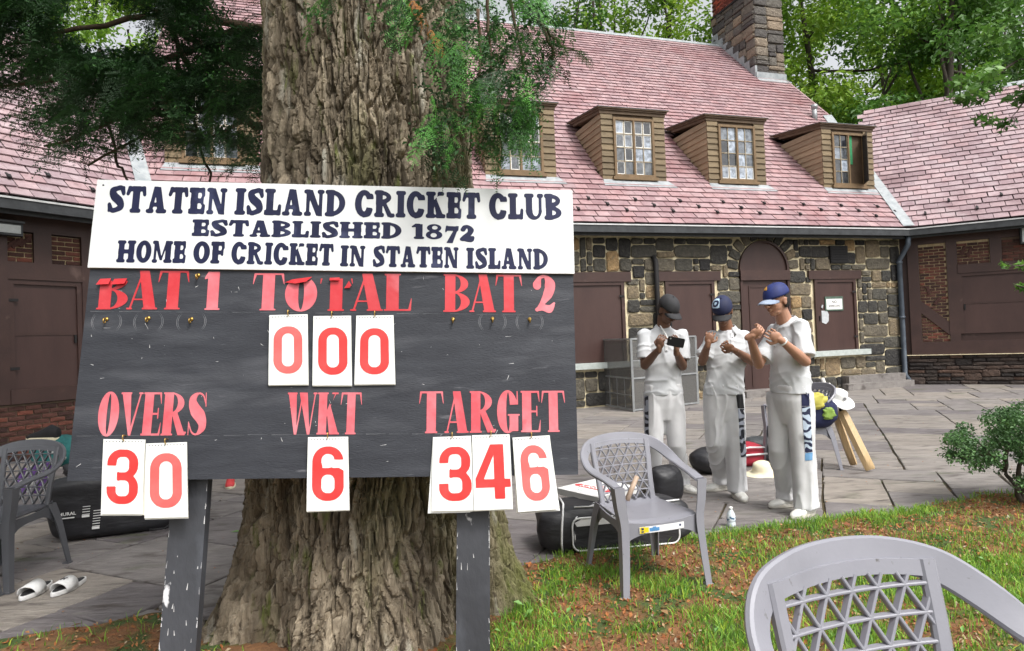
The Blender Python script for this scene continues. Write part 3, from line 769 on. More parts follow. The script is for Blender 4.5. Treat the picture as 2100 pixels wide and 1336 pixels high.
place_blocks([(u, v, w - .012, h - .014) for u, v, w, h in its], wallR, M_blockb, 'stone', wall_r, -.03, .06, limit=140)
cpg = MB(); cpg.fbox(wallR, .0, 9, zb - .155, zb - .14, -.03, .09); cpg.build('base_cap', M_mortar, wingR)
# left wing
wl = MB(); wl.fbox(wallL, 0, 11, -.05, 3.6, -.4, -.032); wall_l = wl.build('wall', M_brown, wingL)
uL = lambda x, y=640: wallL.uv(x, y)[0]
print('left wall u:', uL(5), uL(170), 'right', p0, p1, p2, p3)
la, lb = uL(168, 690), uL(16, 690)       # opening between these (u grows toward the camera)
timber(wallL, -.0, 11, 3.26, 3.5, wingL, w1=.047, name='beam')
for k in range(5):
    a, b = la + (k - 1) * (lb - la + .42), lb + (k - 1) * (lb - la + .42)
    if b < 0 or a > 11: continue
    a = max(a, .3)
    shutter(wingL, wallL, a, b, 1.0, 2.57, panels=2)
    timber(wallL, a - .05, b + .0, 2.57, 2.82, wingL, name='lintel'); timber(wallL, b, b + .42, .80, 3.26, wingL, w1=.054, name='post')
    timber(wallL, a - .05, b, .80, 1.0, wingL, w1=.07, name='sill_beam')
    m0, m1 = a + (b - a) * .42, a + (b - a) * .66
    brick_panel(wallL, a, m0, 2.82, 3.24, wall_l, M_bmortar, 40); timber(wallL, m0, m1, 2.82, 3.26, wingL, name='post')
    brick_panel(wallL, m1, b, 2.82, 3.24, wall_l, M_bmortar, 40, odd=[(m1 + .1 + q * .09, 3.12 - q * .03, .2, .055, -.75) for q in range(3)])
brick_panel(wallL, .0, 11, .0, .79, wall_l, M_bmortar_d, 250, w0=.02)
# ================================================================== patio and lawn
BND = [(-420, 1400), (0, 1312), (120, 1292), (300, 1264), (430, 1246), (700, 1215), (1020, 1168), (1200, 1132), (1480, 1090), (1620, 1074), (1740, 1064), (1850, 1046), (1960, 1024), (2100, 1012), (2500, 985)]
bw_ = [gnd(x, y) for x, y in BND]
_bx = np.array([-12.] + [p.x for p in bw_] + [16.]); _by = np.array([bw_[0].y - 1.2] + [p.y for p in bw_] + [bw_[-1].y + 1.5])
def bnd(x): return np.interp(x, _bx, _by)
patio = thing('patio', None, None); del_ = [patio.pop(k) for k in ('label', 'category') if k in patio]; patio['kind'] = 'structure'
mb = MB(); pts = [(x, float(bnd(x)) - .25) for x in np.linspace(-12, 16, 40)] + [(16, 22), (-12, 22)]
mb.add([(x, y, -.022) for x, y in pts], [tuple(range(len(pts)))]); mb.build('joint_bed', M_joint, patio)
ang = R(-25); cu_, su_ = math.cos(ang), math.sin(ang)
rs = random.Random(21)
fl_its = ashlar(-16, 16, -6, 26, .25, lambda u, v: False, rs, [(3, 2), (4, 3), (2, 2), (5, 3), (3, 3), (2, 3), (4, 2), (5, 4), (2, 1), (3, 4)])
slabs = []
for (u, v, w, h) in fl_its:
    c = V(u * cu_ - v * su_, u * su_ + v * cu_, 0)
    if c.y < float(bnd(c.x)) - .45 or c.y > 17 or c.x < -10 or c.x > 14: continue
    if (c - B0).dot(-Nn) < -.3 and (c - B0).dot(-RN) < -.3 and False: continue
    if (c - B0).dot(Nn) > .5 or (c - B0).dot(RN) > .5 or (c - A0).dot(LN) > .5: continue
    slabs.append((c, w, h, (c - CAM).length + (8 if abs(c.x) > c.y * .9 + .8 else 0)))
slabs.sort(key=lambda t: t[3])
rest = MB()
for k, (c, w, h, _) in enumerate(slabs):
    g = rs.uniform(.005, .011); j = lambda: rs.uniform(-.013, .013); a = w / 2 - g; b = h / 2 - g
    q = []
    for (sx, sy) in ((-1, -1), (1, -1), (1, 1), (-1, 1)):
        cx, cy = sx * a + j() * .7, sy * b + j() * .7; r_ = .02
        nxt = {(-1, -1): ((0, 1), (1, 0)), (1, -1): ((-1, 0), (0, 1)), (1, 1): ((0, -1), (-1, 0)), (-1, 1): ((1, 0), (0, -1))}[(sx, sy)]
        q += [V(cx + nxt[0][0] * r_, cy + nxt[0][1] * r_, 0), V(cx + nxt[1][0] * r_, cy + nxt[1][1] * r_, 0)]
        # an uneven point on the way to the next corner
        if sx == -1 and sy == -1: q.append(V(j() * 3, -b + j() * .6, 0))
        if sx == 1 and sy == -1: q.append(V(a + j() * .6, j() * 3, 0))
        if sx == 1 and sy == 1: q.append(V(j() * 3, b + j() * .6, 0))
        if sx == -1 and sy == 1: q.append(V(-a + j() * .6, j() * 3, 0))
    tx, ty, tz = rs.uniform(-.004, .004), rs.uniform(-.004, .004), rs.uniform(-.003, .002)
    rot = Matrix.Rotation(ang, 3, 'Z'); top = []; e = []; bot = []
    for p in q:
        z = tz + tx * p.x + ty * p.y; ins = .987
        top.append(V(p.x * ins, p.y * ins, z)); e.append(V(p.x, p.y, z - .006)); bot.append(V(p.x, p.y, -.03))
    tgt = MB() if k < 296 else rest; tgt.rv = rs.random()
    if k < 296:
        tgt.loft([bot, e, top]); o = tgt.build('flagstone', M_flag, patio); o.location = c; o.rotation_euler = (0, 0, ang)
    else: tgt.loft([[c + rot @ p for p in r_] for r_ in (bot, e, top)])
if rest.v: rest.build('far_flagstones', M_flag, patio, kind='stuff')

# lawn sheet with a slightly uneven surface that laps over the slabs
nx, ny = 260, 110
X = np.linspace(-6, 8, nx)[None, :].repeat(ny, 0); T = np.linspace(0, 1, ny)[:, None].repeat(nx, 1) ** .8
edge = bnd(X) + (fbm(X * 3.1, X * 0 + 2, 4, 5) - .47) * .22
Y = .2 + (edge - .2) * T
Zg = .012 + .05 * (fbm(X * 1.3 + 9, Y * 1.3, 4, 2) - .45) * sstep(0, .5, edge - Y) + .012 * (fbm(X * 11, Y * 11, 3, 8) - .45)
Zg = np.maximum(Zg, .006); Zg[-1, :] = -.02
vs = np.stack([X, Y, Zg], -1).reshape(-1, 3); ii = np.arange(nx * ny).reshape(ny, nx)
fc = np.stack([ii[:-1, :-1], ii[:-1, 1:], ii[1:, 1:], ii[1:, :-1]], -1).reshape(-1, 4)
tag(link_mesh('lawn', np_mesh('lawn', vs, fc, M_soil, True)), kind='structure')
def lawn_z(x, y):
    e = bnd(x) + (fbm(x * 3.1, x * 0 + 2, 4, 5) - .47) * .22
    return np.maximum(.012 + .05 * (fbm(x * 1.3 + 9, y * 1.3, 4, 2) - .45) * sstep(0, .5, e - y) + .012 * (fbm(x * 11, y * 11, 3, 8) - .45), .006), e

# trunk footprint
TC = V(-.83, 3.76, 0)
def gpatch(x, y): return fbm(x * 1.9 + 3, y * 1.9 + 7, 4, 31)
def scatter(n, x0, x1, y0, y1, dens, seed):
    r = np.random.default_rng(seed); x = r.uniform(x0, x1, n); y = r.uniform(y0, y1, n)
    z, e = lawn_z(x, y); ok = (y < e) & (np.hypot(x - TC.x, y - TC.y) > .82) & (r.random(n) < dens(x, y, e)); return x[ok], y[ok], z[ok], r
def grass_dens(x, y, e):
    d = sstep(.42, .53, gpatch(x, y)) * .95 + .09
    d = np.maximum(d, .85 * sstep(.30, .05, e - y) * (x > .4)); d = np.where(x < -.3, d * .05, d); d = np.where((x > 1.4) & (y < 4.4), np.maximum(d, .3), d)
    d = np.where((x > 3.2) & (y > 4.6), d * .25, d)
    return d
gx, gy, gz, r = scatter(300000, -4.5, 5.6, 2.2, 6.2, grass_dens, 4)
n = len(gx); h = r.uniform(.018, .062, n) * (.7 + .6 * gpatch(gx * 2, gy * 2)); a = r.uniform(0, 2 * np.pi, n); w = r.uniform(.0016, .0034, n); lean = r.uniform(.1, 1.1, n) * h; la_ = r.uniform(0, 2 * np.pi, n)
dx, dy = np.cos(a) * w, np.sin(a) * w; lx, ly = np.cos(la_) * lean, np.sin(la_) * lean
P_ = np.stack([np.stack([gx - dx, gy - dy, gz - .004], -1), np.stack([gx + dx, gy + dy, gz - .004], -1), np.stack([gx + dx * .8 + lx * .35, gy + dy * .8 + ly * .35, gz + h * .6], -1), np.stack([gx - dx * .8 + lx * .35, gy - dy * .8 + ly * .35, gz + h * .6], -1), np.stack([gx + lx, gy + ly, gz + h], -1)], 1).reshape(-1, 3)
b = np.arange(n)[:, None] * 5
F_ = np.concatenate([b + [0, 1, 2], b + [0, 2, 3], b + [3, 2, 4]], 0)
rv = np.concatenate([r.random(n)] * 3)
M_grass = mat('grass', (.15, .31, .04), (.23, .41, .06), rough=.6, scale=2.5, rcols=[(0, (.45, .6, .5)), (.5, (1, 1, 1)), (.85, (1.4, 1.25, .9)), (1, (2.2, 1.5, 1.2))], trans=.3)
tag(link_mesh('grass', np_mesh('grass', P_, F_, M_grass, False, rnd=rv)), 'short patchy green grass on the lawn around the tree and chairs', 'grass', kind='stuff')
# leaf litter: small folded leaves
def leaf_cloud(name, x, y, z, size, r, m, flat=.5, parent=None, **k):
    n = len(x); yaw = r.uniform(0, 2 * np.pi, n); pit = r.normal(0, flat, n); rol = r.normal(0, flat, n); s = size
    cy, sy = np.cos(yaw), np.sin(yaw)
    ux = np.stack([cy, sy, np.sin(pit)], -1); vx = np.stack([-sy, cy, np.sin(rol)], -1)
    c = np.stack([x, y, z], -1); s = s[:, None]
    p = [c - ux * s * .6, c + vx * s * .32 + [0, 0, .0], c + ux * s * .6, c - vx * s * .32]; 
    up = np.array([0, 0, 1.]) * s * .16
    vs = np.stack([p[0], p[1] + up, p[2], p[3] + up], 1).reshape(-1, 3); b = np.arange(n)[:, None] * 4
    fs = np.concatenate([b + [0, 1, 2], b + [0, 2, 3]], 0); rv = np.concatenate([r.random(n)] * 2)
    o = link_mesh(name, np_mesh(name, vs, fs, m, False, rnd=rv), parent); tag(o, **k); return o
M_litter = mat('leaf_litter', (.9, .9, .9), (.7, .7, .7), rough=.8, scale=20, rcols=[(0, (.10, .04, .018)), (.3, (.30, .095, .03)), (.55, (.46, .17, .05)), (.8, (.44, .24, .10)), (.95, (.46, .32, .18)), (1, (.58, .50, .36))], trans=.15)
def lit_d(x, y, e):
    d = sstep(.60, .44, gpatch(x, y)) * .95 + .10; d = np.where(x < -.3, .45, d); return np.where(e - y < .06, d * .4, d)
lx_, ly_, lz_, r = scatter(70000, -5, 6, 2.2, 6.4, lit_d, 9)
leaf_cloud('leaf_litter', lx_, ly_, lz_ + .006, r.uniform(.008, .026, len(lx_)), r, M_litter, .5, label='rusty brown leaf litter and wood chips scattered over the lawn', cat='leaf litter', kind='stuff')
lx_, ly_, lz_, r = scatter(900, -5, 6, 2.2, 6.2, lambda x, y, e: .55 + 0 * x, 19)
leaf_cloud('fallen_leaves', lx_, ly_, lz_ + .018, r.uniform(.03, .055, len(lx_)), r, M_litter, .35, label='larger curled brown leaves fallen on the lawn', cat='fallen leaves', kind='stuff')
wx, wy, wz, r = scatter(2600, -5, 6, 2.4, 6.0, lambda x, y, e: grass_dens(x, y, e) * sstep(.45, .6, fbm(x * 2.3, y * 2.3, 3, 90)), 12)
M_weed = mat('weed', (.11, .26, .05), (.18, .36, .09), rough=.5, scale=5, rcols=[(0, (.7, .8, .7)), (1, (1.4, 1.3, 1.2))], trans=.25)
leaf_cloud('low_weeds', wx, wy, wz + r.uniform(.02, .05, len(wx)), r.uniform(.02, .045, len(wx)), r, M_weed, .3, label='broad-leaved weeds and clover among the lawn grass', cat='weeds', kind='stuff')
# stray leaves and moss on the patio joints
n = 900; x = RNG.uniform(-5, 6, n); y = RNG.uniform(3.0, 10, n); ok = y > bnd(x) + .02; x, y = x[ok], y[ok]
ua = x * cu_ + y * su_
leaf_cloud('stray_leaves', x, y, np.full(len(x), .006), RNG.uniform(.006, .020, len(x)), RNG, M_litter, .25, label='tiny dry leaves strewn over the flagstone patio', cat='fallen leaves', kind='stuff')
# rubble edging stones by the trunk, at the patio's edge
for (px_, py_, w_, h_) in ((418, 1272, .17, .05), (440, 1245, .22, .06), (395, 1290, .12, .04)):
    p = gnd(px_, py_); me = STONES[int(px_) % 16][1].copy(); me.materials.clear(); me.materials.append(M_flag)
    o = link_mesh('edging_stone', me); o.location = (p.x, p.y, -.01); o.scale = (w_, w_ * .5, h_ + .01); o.rotation_euler = (0, 0, R(20))
    tag(o, {418: 'middle of three pale rubble stones left of the tree trunk at the patio edge', 440: 'largest pale rubble stone, closest to the tree trunk at the patio edge', 395: 'smallest pale rubble stone, farthest left of the trunk at the patio edge'}[px_], 'stone', 'rubble stones at the patio edge')

# ================================================================== the big oak trunk
oak = thing('oak_tree', 'massive oak trunk with deeply furrowed mossy bark directly behind the scoreboard', 'tree', tuple(TC))
NT, NZ = 620, 560
th = np.linspace(0, 2 * np.pi, NT, endpoint=False); zz = np.concatenate([np.linspace(-.08, 3.5, NZ - 40), np.linspace(3.52, 6.0, 40)])
TH, ZZ = np.meshgrid(th, zz)
def rad(z): return .580 + .062 * np.exp(-z / 1.0) + .12 * np.exp(-np.maximum(z, 0) / .28) + .02 * np.sin(z * 1.3 + 1) - .012 * np.maximum(z - 2.4, 0)
Rb = rad(ZZ) + (.085 * np.cos(5 * TH + .7) + .05 * np.cos(8 * TH + 2.)) * np.exp(-np.maximum(ZZ, 0) / .38) + .022 * np.cos(3 * TH + ZZ * .6) + .014 * np.cos(7 * TH - ZZ * .9)
u = TH * .62; 
wob = (fbm(TH * 2.2, ZZ * 1.7, 4, 3) - .47)
per = 3.8956
uu = u + .11 * wob + .045 * (fbm(TH * 7, ZZ * 6, 3, 8) - .44)
vv = ZZ + .2 * (fbm(TH * 3, ZZ * 2, 3, 14) - .44)
def bark(cu, cv, sd):
    f1, f2, cid = voro(uu / cu, vv / cv, sd, .95); return f2 - f1, cid
c1, id1 = bark(.050, .27, 1); c2, id2 = bark(.026, .085, 7)
rid = np.abs(fbm(uu * 21, vv * 1.9, 4, 40) - .47) * 2
rid2 = np.abs(fbm(uu * 42, vv * 7, 3, 55) - .44) * 2
D = sstep(.02, .22, c1) * .50 + sstep(.0, .16, c2) * .16 + (1 - sstep(.02, .20, rid)) * -.42 + .16 * rid2 + .20 * id1 + .10 * id2
D += .34 * (fbm(uu * 48, vv * 30, 4, 60) - .44)
amp = .056 + .014 * np.exp(-np.maximum(ZZ, 0) / .8)
Rr = Rb + (D - .5) * amp
cx = TC.x + .0 * ZZ - .018 * (ZZ - 1.5); 
vs = np.stack([(.020 * ZZ) + Rr * np.cos(TH), Rr * np.sin(TH), ZZ], -1).reshape(-1, 3)
ii = np.arange(NT * len(zz)).reshape(len(zz), NT); i2_ = np.roll(ii, -1, 1)
fc = np.stack([ii[:-1], i2_[:-1], i2_[1:], ii[1:]], -1).reshape(-1, 4)
M_bark = mat('bark', (.075, .056, .036), (.30, .25, .185), rough=.95, scale=9, stretch=(1, 1, .22), ramp=(.36, .64), bump=1.0, bscale=60, bdist=.02, detail=10, rcols=[(0, (.50, .46, .40)), (.5, (.95, .95, .93)), (1, (1.45, 1.45, 1.42))],
             spots=[((.115, .12, .035), 1.6, .52, .72), ((.38, .36, .30), 7, .60, .72), ((.10, .11, .03), 16, .58, .70), ((.06, .045, .03), 24, .60, .70)])
fr_ = (id1[:-1, :] * .6 + id2[:-1, :] * .4).reshape(-1)
link_mesh('trunk', np_mesh('trunk', vs, fc, M_bark, False, rnd=fr_), oak)

# ================================================================== foliage
def limb_mesh(pts, r0, r1, n=8, wob=.03, seed=1):
    rr = random.Random(seed); P = [Vector(p) for p in pts]; out = []
    for i in range(len(P) - 1):
        for k in range(4): out.append(P[i].lerp(P[i + 1], k / 4) + V(rr.uniform(-wob, wob), rr.uniform(-wob, wob), rr.uniform(-wob, wob)))
    out.append(P[-1]); m_ = len(out)
    return out, [r0 + (r1 - r0) * i / (m_ - 1) for i in range(m_)]
def yew_template(seed, L=.22):
    """a flat feathery branchlet: stem along +x, side twigs with needles; returns tri verts (n,3,3)"""
    r = np.random.default_rng(seed); T = []
    def needle(p, d, l, w):
        d = d / np.linalg.norm(d); s = np.array([-d[1], d[0], 0]); s = s / (np.linalg.norm(s) + 1e-6) * w
        T.append([p - s, p + s, p + d * l])
    def twig(p, d, l, droop):
        k = int(l / .0105); d = d / np.linalg.norm(d)
        q = p.copy(); sd = np.array([-d[1], d[0], 0.]); sd /= np.linalg.norm(sd)
        for i in range(k):
            q = q + d * .0105; q[2] -= droop * .0105 * i / k; 
            for s_ in (-1, 1):
                dd = d * .55 + sd * s_ + np.array([0, 0, r.uniform(-.25, .15)]); needle(q, dd, .018 * r.uniform(.7, 1.2) * (1 - .35 * i / k), .0032)
        s2 = sd * .0016; T.append([p - s2, p + s2, q]); needle(q, d, .014, .002)
    m_ = int(L / .024)
    for i in range(m_):
        t = i / m_; p = np.array([t * L, 0, -.35 * t * t * L])
        for s_ in (-1, 1):
            if r.random() < .9: twig(p + [r.uniform(-.006, .006), 0, 0], np.array([.75, s_ * 1., r.uniform(-.3, .1)]), (.095 * (1 - .55 * t)) * r.uniform(.6, 1.15), .7)
    twig(np.array([L * .9, 0, -.3 * L]), np.array([1, 0, -.5]), .06, .8); T.append([np.array([0, .002, 0]), np.array([0, -.002, 0]), np.array([L, 0, -.35 * L])])
    return np.array(T)
YT = [yew_template(i) for i in range(4)]
def spray_mesh(name, pos, dirs, scale, m, parent, seed, rbias=0.):
    r = np.random.default_rng(seed); A = []; RV_ = []
    for p, d, s in zip(pos, dirs, scale):
        d = d / np.linalg.norm(d); up = np.array([r.normal(0, .35), r.normal(0, .35), 1.]); y = np.cross(up, d); y /= np.linalg.norm(y); z = np.cross(d, y)
        t = YT[r.integers(4)]; Mx = np.stack([d, y, z], 0) * s; A.append(t @ Mx + p); RV_.append(np.full(len(t), np.clip(r.random() + rbias, 0, 1)))
    A = np.concatenate(A).reshape(-1, 3); f = np.arange(len(A)).reshape(-1, 3)
    o = link_mesh(name, np_mesh(name, A, f, m, False, rnd=np.concatenate(RV_)), parent); o['kind'] = 'stuff'; return o
M_yew = mat('conifer_needles', (.032, .095, .026), (.052, .14, .04), rough=.55, scale=3, rcols=[(0, (.30, .33, .35)), (.5, (.8, .8, .8)), (.8, (1.3, 1.4, 1.1)), (1, (2.6, 2.9, 1.6))], trans=.25)
M_twig = mat('twig_bark', (.07, .045, .028), (.11, .075, .045), rough=.9, scale=14, bump=.5)
M_dead = mat('dead_needles', (.42, .15, .03), (.55, .22, .05), rough=.8, scale=10, trans=.2)
con = thing('conifer_tree', 'dark conifer with feathery drooping boughs hanging left of and over the big trunk', 'tree', (0, 0, 0))
tk, tr_ = limb_mesh([V(-1.05, 5.6, -.05), V(-1.0, 5.6, 1.5), V(-1.0, 5.55, 3.6), V(-.95, 5.5, 6.5)], .17, .07, seed=4)
t = MB(); t.tube(tk, tr_, 12); t.build('trunk', M_twig, con, smooth=True)
r = np.random.default_rng(77)
# limbs on the left: from the hidden stem out to the left, seen as dark diagonals
limbs = [[(520, 150), (430, 110), (330, 35), (180, -60)], [(520, 260), (420, 190), (350, 60), (300, -40)], [(520, 60), (380, 20), (150, 60), (-40, 110)], [(500, 60), (300, 140), (120, 160), (-60, 190)],
         [(530, 200), (400, 230), (230, 250), (90, 300)], [(350, 60), (390, 210), (420, 330), (430, 372)], [(200, 100), (210, 220), (240, 330), (262, 372)], [(500, 250), (430, 280), (330, 260), (180, 340)]]
for k, L in enumerate(limbs):
    P = [at(x, y, 5.3 - .25 * i) for i, (x, y) in enumerate(L)]
    if k < 5: P = [V(-1.0, 5.55, P[0].z + .1)] + P
    o_, ra = limb_mesh(P, .045 if k < 5 else .016, .008, seed=k, wob=.02); t = MB(); t.tube(o_, ra, 7); t.build('limb', M_twig, con, smooth=True)
pos, dr, sc_ = [], [], []
lowx, lowy = [-80, 0, 60, 110, 150, 200, 260, 300, 330, 400, 460, 540], [150, 190, 235, 300, 330, 310, 350, 320, 300, 330, 290, 345]
tries = 0
while len(pos) < 1330 and tries < 60000:
    tries += 1
    x, y = r.uniform(-60, 545), r.uniform(-50, 372)
    lo = np.interp(x, lowx, lowy)
    if y > lo: continue
    dn = 1.0
    if ((x - 232) / 112) ** 2 + ((y - 45) / 74) ** 2 < 1: dn = .015
    elif x > 425 and y < 75: dn = .14
    elif 315 < x < 420 and 60 < y < 150: dn = .28
    elif y > lo - 90: dn = .36 if x < 340 else .62
    elif x < 60 and y > 90: dn = .6
    if fbm(np.array([x / 42.]), np.array([y / 30.]), 3, 4)[0] < .40: dn *= .3
    if r.random() > dn: continue
    Y = r.uniform(3.9, 5.4); p = at(x, y - 12, Y); pos.append(np.array(p)); dr.append(np.array([r.normal(-.5, .6), r.normal(-.4, .5), r.normal(-.35, .35)])); sc_.append(r.uniform(.8, 1.35))
spray_mesh('foliage', pos, dr, sc_, M_yew, con, 5, -.2)  # left boughs toned darker: their backlit shade is put into the needle colour
CL = [tuple(p) for p in pos[::2]]
# right side: sprays with their lit tone painted in, hanging in front of and beside the trunk
pos, dr, sc_ = [], [], []
def blob(n, cx_, cy_, rx, ry, Y0, Y1, hang=.8):
    for _ in range(n):
        a = r.uniform(0, 2 * np.pi); q = math.sqrt(r.random()); x, y = cx_ + rx * q * math.cos(a), cy_ + ry * q * math.sin(a)
        pos.append(np.array(at(x, y - 14, r.uniform(Y0, Y1)))); dr.append(np.array([r.normal(0, .6), r.normal(-.3, .5), -abs(r.normal(hang, .35))])); sc_.append(r.uniform(.6, 1.0))
blob(40, 1040, 30, 110, 60, 2.9, 3.7); blob(34, 990, 120, 80, 70, 2.8, 3.5); blob(34, 1025, 195, 58, 75, 2.8, 3.4); blob(24, 1008, 265, 48, 42, 2.8, 3.3)
blob(16, 1078, 225, 24, 55, 2.9, 3.2); blob(18, 930, 60, 55, 60, 2.65, 2.95); blob(14, 905, 200, 40, 90, 2.65, 2.95); blob(8, 900, 285, 42, 40, 2.65, 2.9); blob(5, 800, 5, 60, 18, 2.6, 2.9); blob(2, 668, 4, 14, 6, 2.6, 2.8); blob(10, 1110, 95, 50, 55, 2.9, 3.3)
spray_mesh('foliage', pos, dr, sc_, M_yew, con, 6, .12)
CR = [tuple(p + d * .08) for p, d in zip(pos, dr)]
for k, L in enumerate([[(830, -30), (870, 90), (900, 170), (930, 300)], [(1000, -40), (1000, 60), (1010, 180), (1030, 330)], [(960, -60), (1060, -10), (1120, 60), (1150, 95), (1188, 105)], [(980, 20), (985, 120), (975, 230), (960, 320)], [(1100, 40), (1135, 100), (1128, 140), (1085, 150), (1060, 140)], [(1040, -20), (1070, 120), (1085, 220), (1095, 310)]]):
    Y = 2.85 + .06 * k; P = [at(x, y, Y + .05 * i) for i, (x, y) in enumerate(L)]; o_, ra = limb_mesh(P, .009, .003, seed=k + 30, wob=.006)
    t = MB(); t.tube(o_, ra, 6); t.build('limb', M_twig, con, smooth=True)
    if k in (2, 4):
        pos = [np.array(q) for q in o_[5:]]; dr = [np.array(o_[min(i + 6, len(o_) - 1)] - o_[max(0, i + 4)]) + r.normal(0, .02, 3) for i in range(len(pos))]
        spray_mesh('foliage', pos, dr, [.42] * len(pos), M_yew, con, 9 + k, -.1)
pos = [np.array(at(x, y, 2.72)) for x, y in ((845, 2), (858, 22), (872, 40), (884, 62), (893, 78), (902, 84))]
spray_mesh('dead_foliage', pos, [np.array([.35, 0, -.8])] * 6, [.42, .4, .4, .36, .3, .3], M_dead, con, 10)

def leaves_mesh(name, C, N_per, sig, size, m, parent, seed, squash=.7, shape=0):
    r = np.random.default_rng(seed); C = np.asarray(C); k = len(C)
    c = np.repeat(C, N_per, 0); n = len(c)
    d = r.normal(0, 1, (n, 3)); d /= np.linalg.norm(d, axis=1)[:, None]; rad_ = r.random(n) ** .45
    p = c + d * (rad_ * sig)[:, None] * [1, 1, squash]
    nrm = d * .6 + r.normal(0, .6, (n, 3)) + [0, 0, .7]; nrm /= np.linalg.norm(nrm, axis=1)[:, None]
    t = np.cross(nrm, r.normal(0, 1, (n, 3))); t /= np.linalg.norm(t, axis=1)[:, None]; b = np.cross(nrm, t)
    s = (size * r.uniform(.6, 1.25, n))[:, None]
    tipd = nrm * s * .18
    if shape == 0:
        V_ = np.stack([p - t * s * .55, p + b * s * .30 + tipd, p + t * s * .6, p - b * s * .30 + tipd], 1); k_ = 4; F = [[0, 1, 2], [0, 2, 3]]
    else:                         # lobed leaf: five points
        V_ = np.stack([p - t * s * .5, p - t * s * .05 + b * s * .18, p + b * s * .55 - t * s * .1 + tipd, p + t * s * .12 + b * s * .2, p + t * s * .6, p + t * s * .12 - b * s * .2, p - b * s * .55 - t * s * .1 + tipd, p - t * s * .05 - b * s * .18], 1)
        k_ = 8; F = [[0, 1, 7], [1, 2, 3], [1, 3, 5], [3, 4, 5], [1, 5, 7], [5, 6, 7]]
    B_ = np.arange(n)[:, None] * k_; fs = np.concatenate([B_ + f for f in F], 0); cl = np.repeat(r.random(k), N_per)
    rv = np.clip(.55 * cl + .45 * r.random(n), 0, 1); rv = np.concatenate([rv] * len(F))
    o = link_mesh(name, np_mesh(name, V_.reshape(-1, 3), fs, m, False, rnd=rv), parent); o['kind'] = 'stuff'; return o
leaves_mesh('leafy_tufts', CL, 26, .085, .030, M_yew, con, 71, .8)
leaves_mesh('leafy_tufts', CR, 14, .060, .024, M_yew, con, 72, .9)
M_leaf = mat('bright_leaves', (.19, .34, .035), (.28, .43, .06), rough=.5, scale=.35, rcols=[(0, (.35, .45, .4)), (.4, (.8, .9, .8)), (.75, (1.2, 1.15, 1)), (1, (1.8, 1.55, 1.4))], trans=.35)
M_leaf2 = mat('deep_leaves', (.07, .17, .028), (.11, .235, .042), rough=.45, scale=.5, rcols=[(0, (.35, .45, .4)), (.4, (.8, .9, .8)), (.75, (1.2, 1.15, 1)), (1, (1.9, 1.75, 1.5))], trans=.35)
M_tb = mat('tree_bark', (.045, .036, .028), (.08, .065, .05), rough=.95, scale=4, bump=.8, stretch=(1, 1, .3))
def big_tree(px_, Y, label, hgt, cr, ncl, nper, size, m, seed, r0=.28, shape=0, z0=6.0, ld=0):
    rr = random.Random(seed); base = at(px_, 690, Y); base.z = -.05
    t = thing('broadleaf_tree', label, 'tree', tuple(base), group='trees standing behind the clubhouse roofs')
    pts = [V(0, 0, 0), V(rr.uniform(-.3, .3), 0, hgt * .3), V(rr.uniform(-.5, .5), rr.uniform(-.4, .4), hgt * .6), V(rr.uniform(-.6, .6), 0, hgt * .95)]
    o_, ra = limb_mesh(pts, r0, .05, seed=seed, wob=.05); mb = MB(); mb.tube(o_, ra, 10); mb.build('trunk', M_tb, t, smooth=True)
    C = []
    for k in range(ncl):
        a = rr.uniform(0, 2 * math.pi); q = rr.random() ** .55; z = rr.uniform(z0, hgt + 1.5); f = math.sin(min(1, max(.25, (z - z0 + 1.2) / (hgt + 2 - z0))) * math.pi) ** .5 if z > z0 else .5
        C.append((math.cos(a) * q * cr * max(f, .35), math.sin(a) * q * cr * .8 * max(f, .35), z))
    for k in range(9):
        i = len(o_) // 3 + k; i = min(i, len(o_) - 2); c = C[k * (ncl // 9)]; s_ = o_[i]; mid = s_.lerp(Vector(c), .55) + V(0, 0, -.3)
        o2, r2_ = limb_mesh([s_, mid, Vector(c)], ra[i] * .55, .02, seed=seed + k, wob=.08); mb = MB(); mb.tube(o2, r2_, 6); mb.build('limb', M_tb, t, smooth=True)
    leaves_mesh('crown', C, int(nper * 1.7), 1.0, size, m, t, seed, shape=shape)
    return t
big_tree(90, 27, 'bright green tree seen through the conifer boughs above the left roof, farthest left', 17, 4.5, 70, 110, .22, M_leaf, 1)
big_tree(300, 31, 'bright green tree above the left roof, right of the farthest left one', 18, 4.5, 70, 110, .24, M_leaf, 2)
big_tree(1130, 27, 'leafy tree above the main roof ridge just right of the conifer boughs', 18, 3.6, 56, 90, .22, M_leaf2, 3)
big_tree(1262, 30, 'tree with a dark leaning trunk above the middle of the main ridge', 19, 4.0, 56, 90, .24, M_leaf, 4, r0=.30)
big_tree(1378, 27, 'tree with a bare brownish trunk just left of the stone chimney', 17, 3.2, 48, 90, .22, M_leaf, 5, r0=.36)
big_tree(1680, 24, 'bright leafy tree directly right of the stone chimney', 16, 4.2, 100, 130, .20, M_leaf, 6)
big_tree(1850, 28, 'broad leafy tree above the dip between the two roofs', 17, 4.6, 100, 120, .22, M_leaf, 8)
big_tree(1965, 21, 'darker tree with a forked trunk above the right wing roof', 14, 3.6, 70, 110, .19, M_leaf2, 9, r0=.26)
big_tree(2120, 25, 'dense green tree above the right wing roof at the right edge', 16, 4.8, 90, 110, .22, M_leaf, 10)
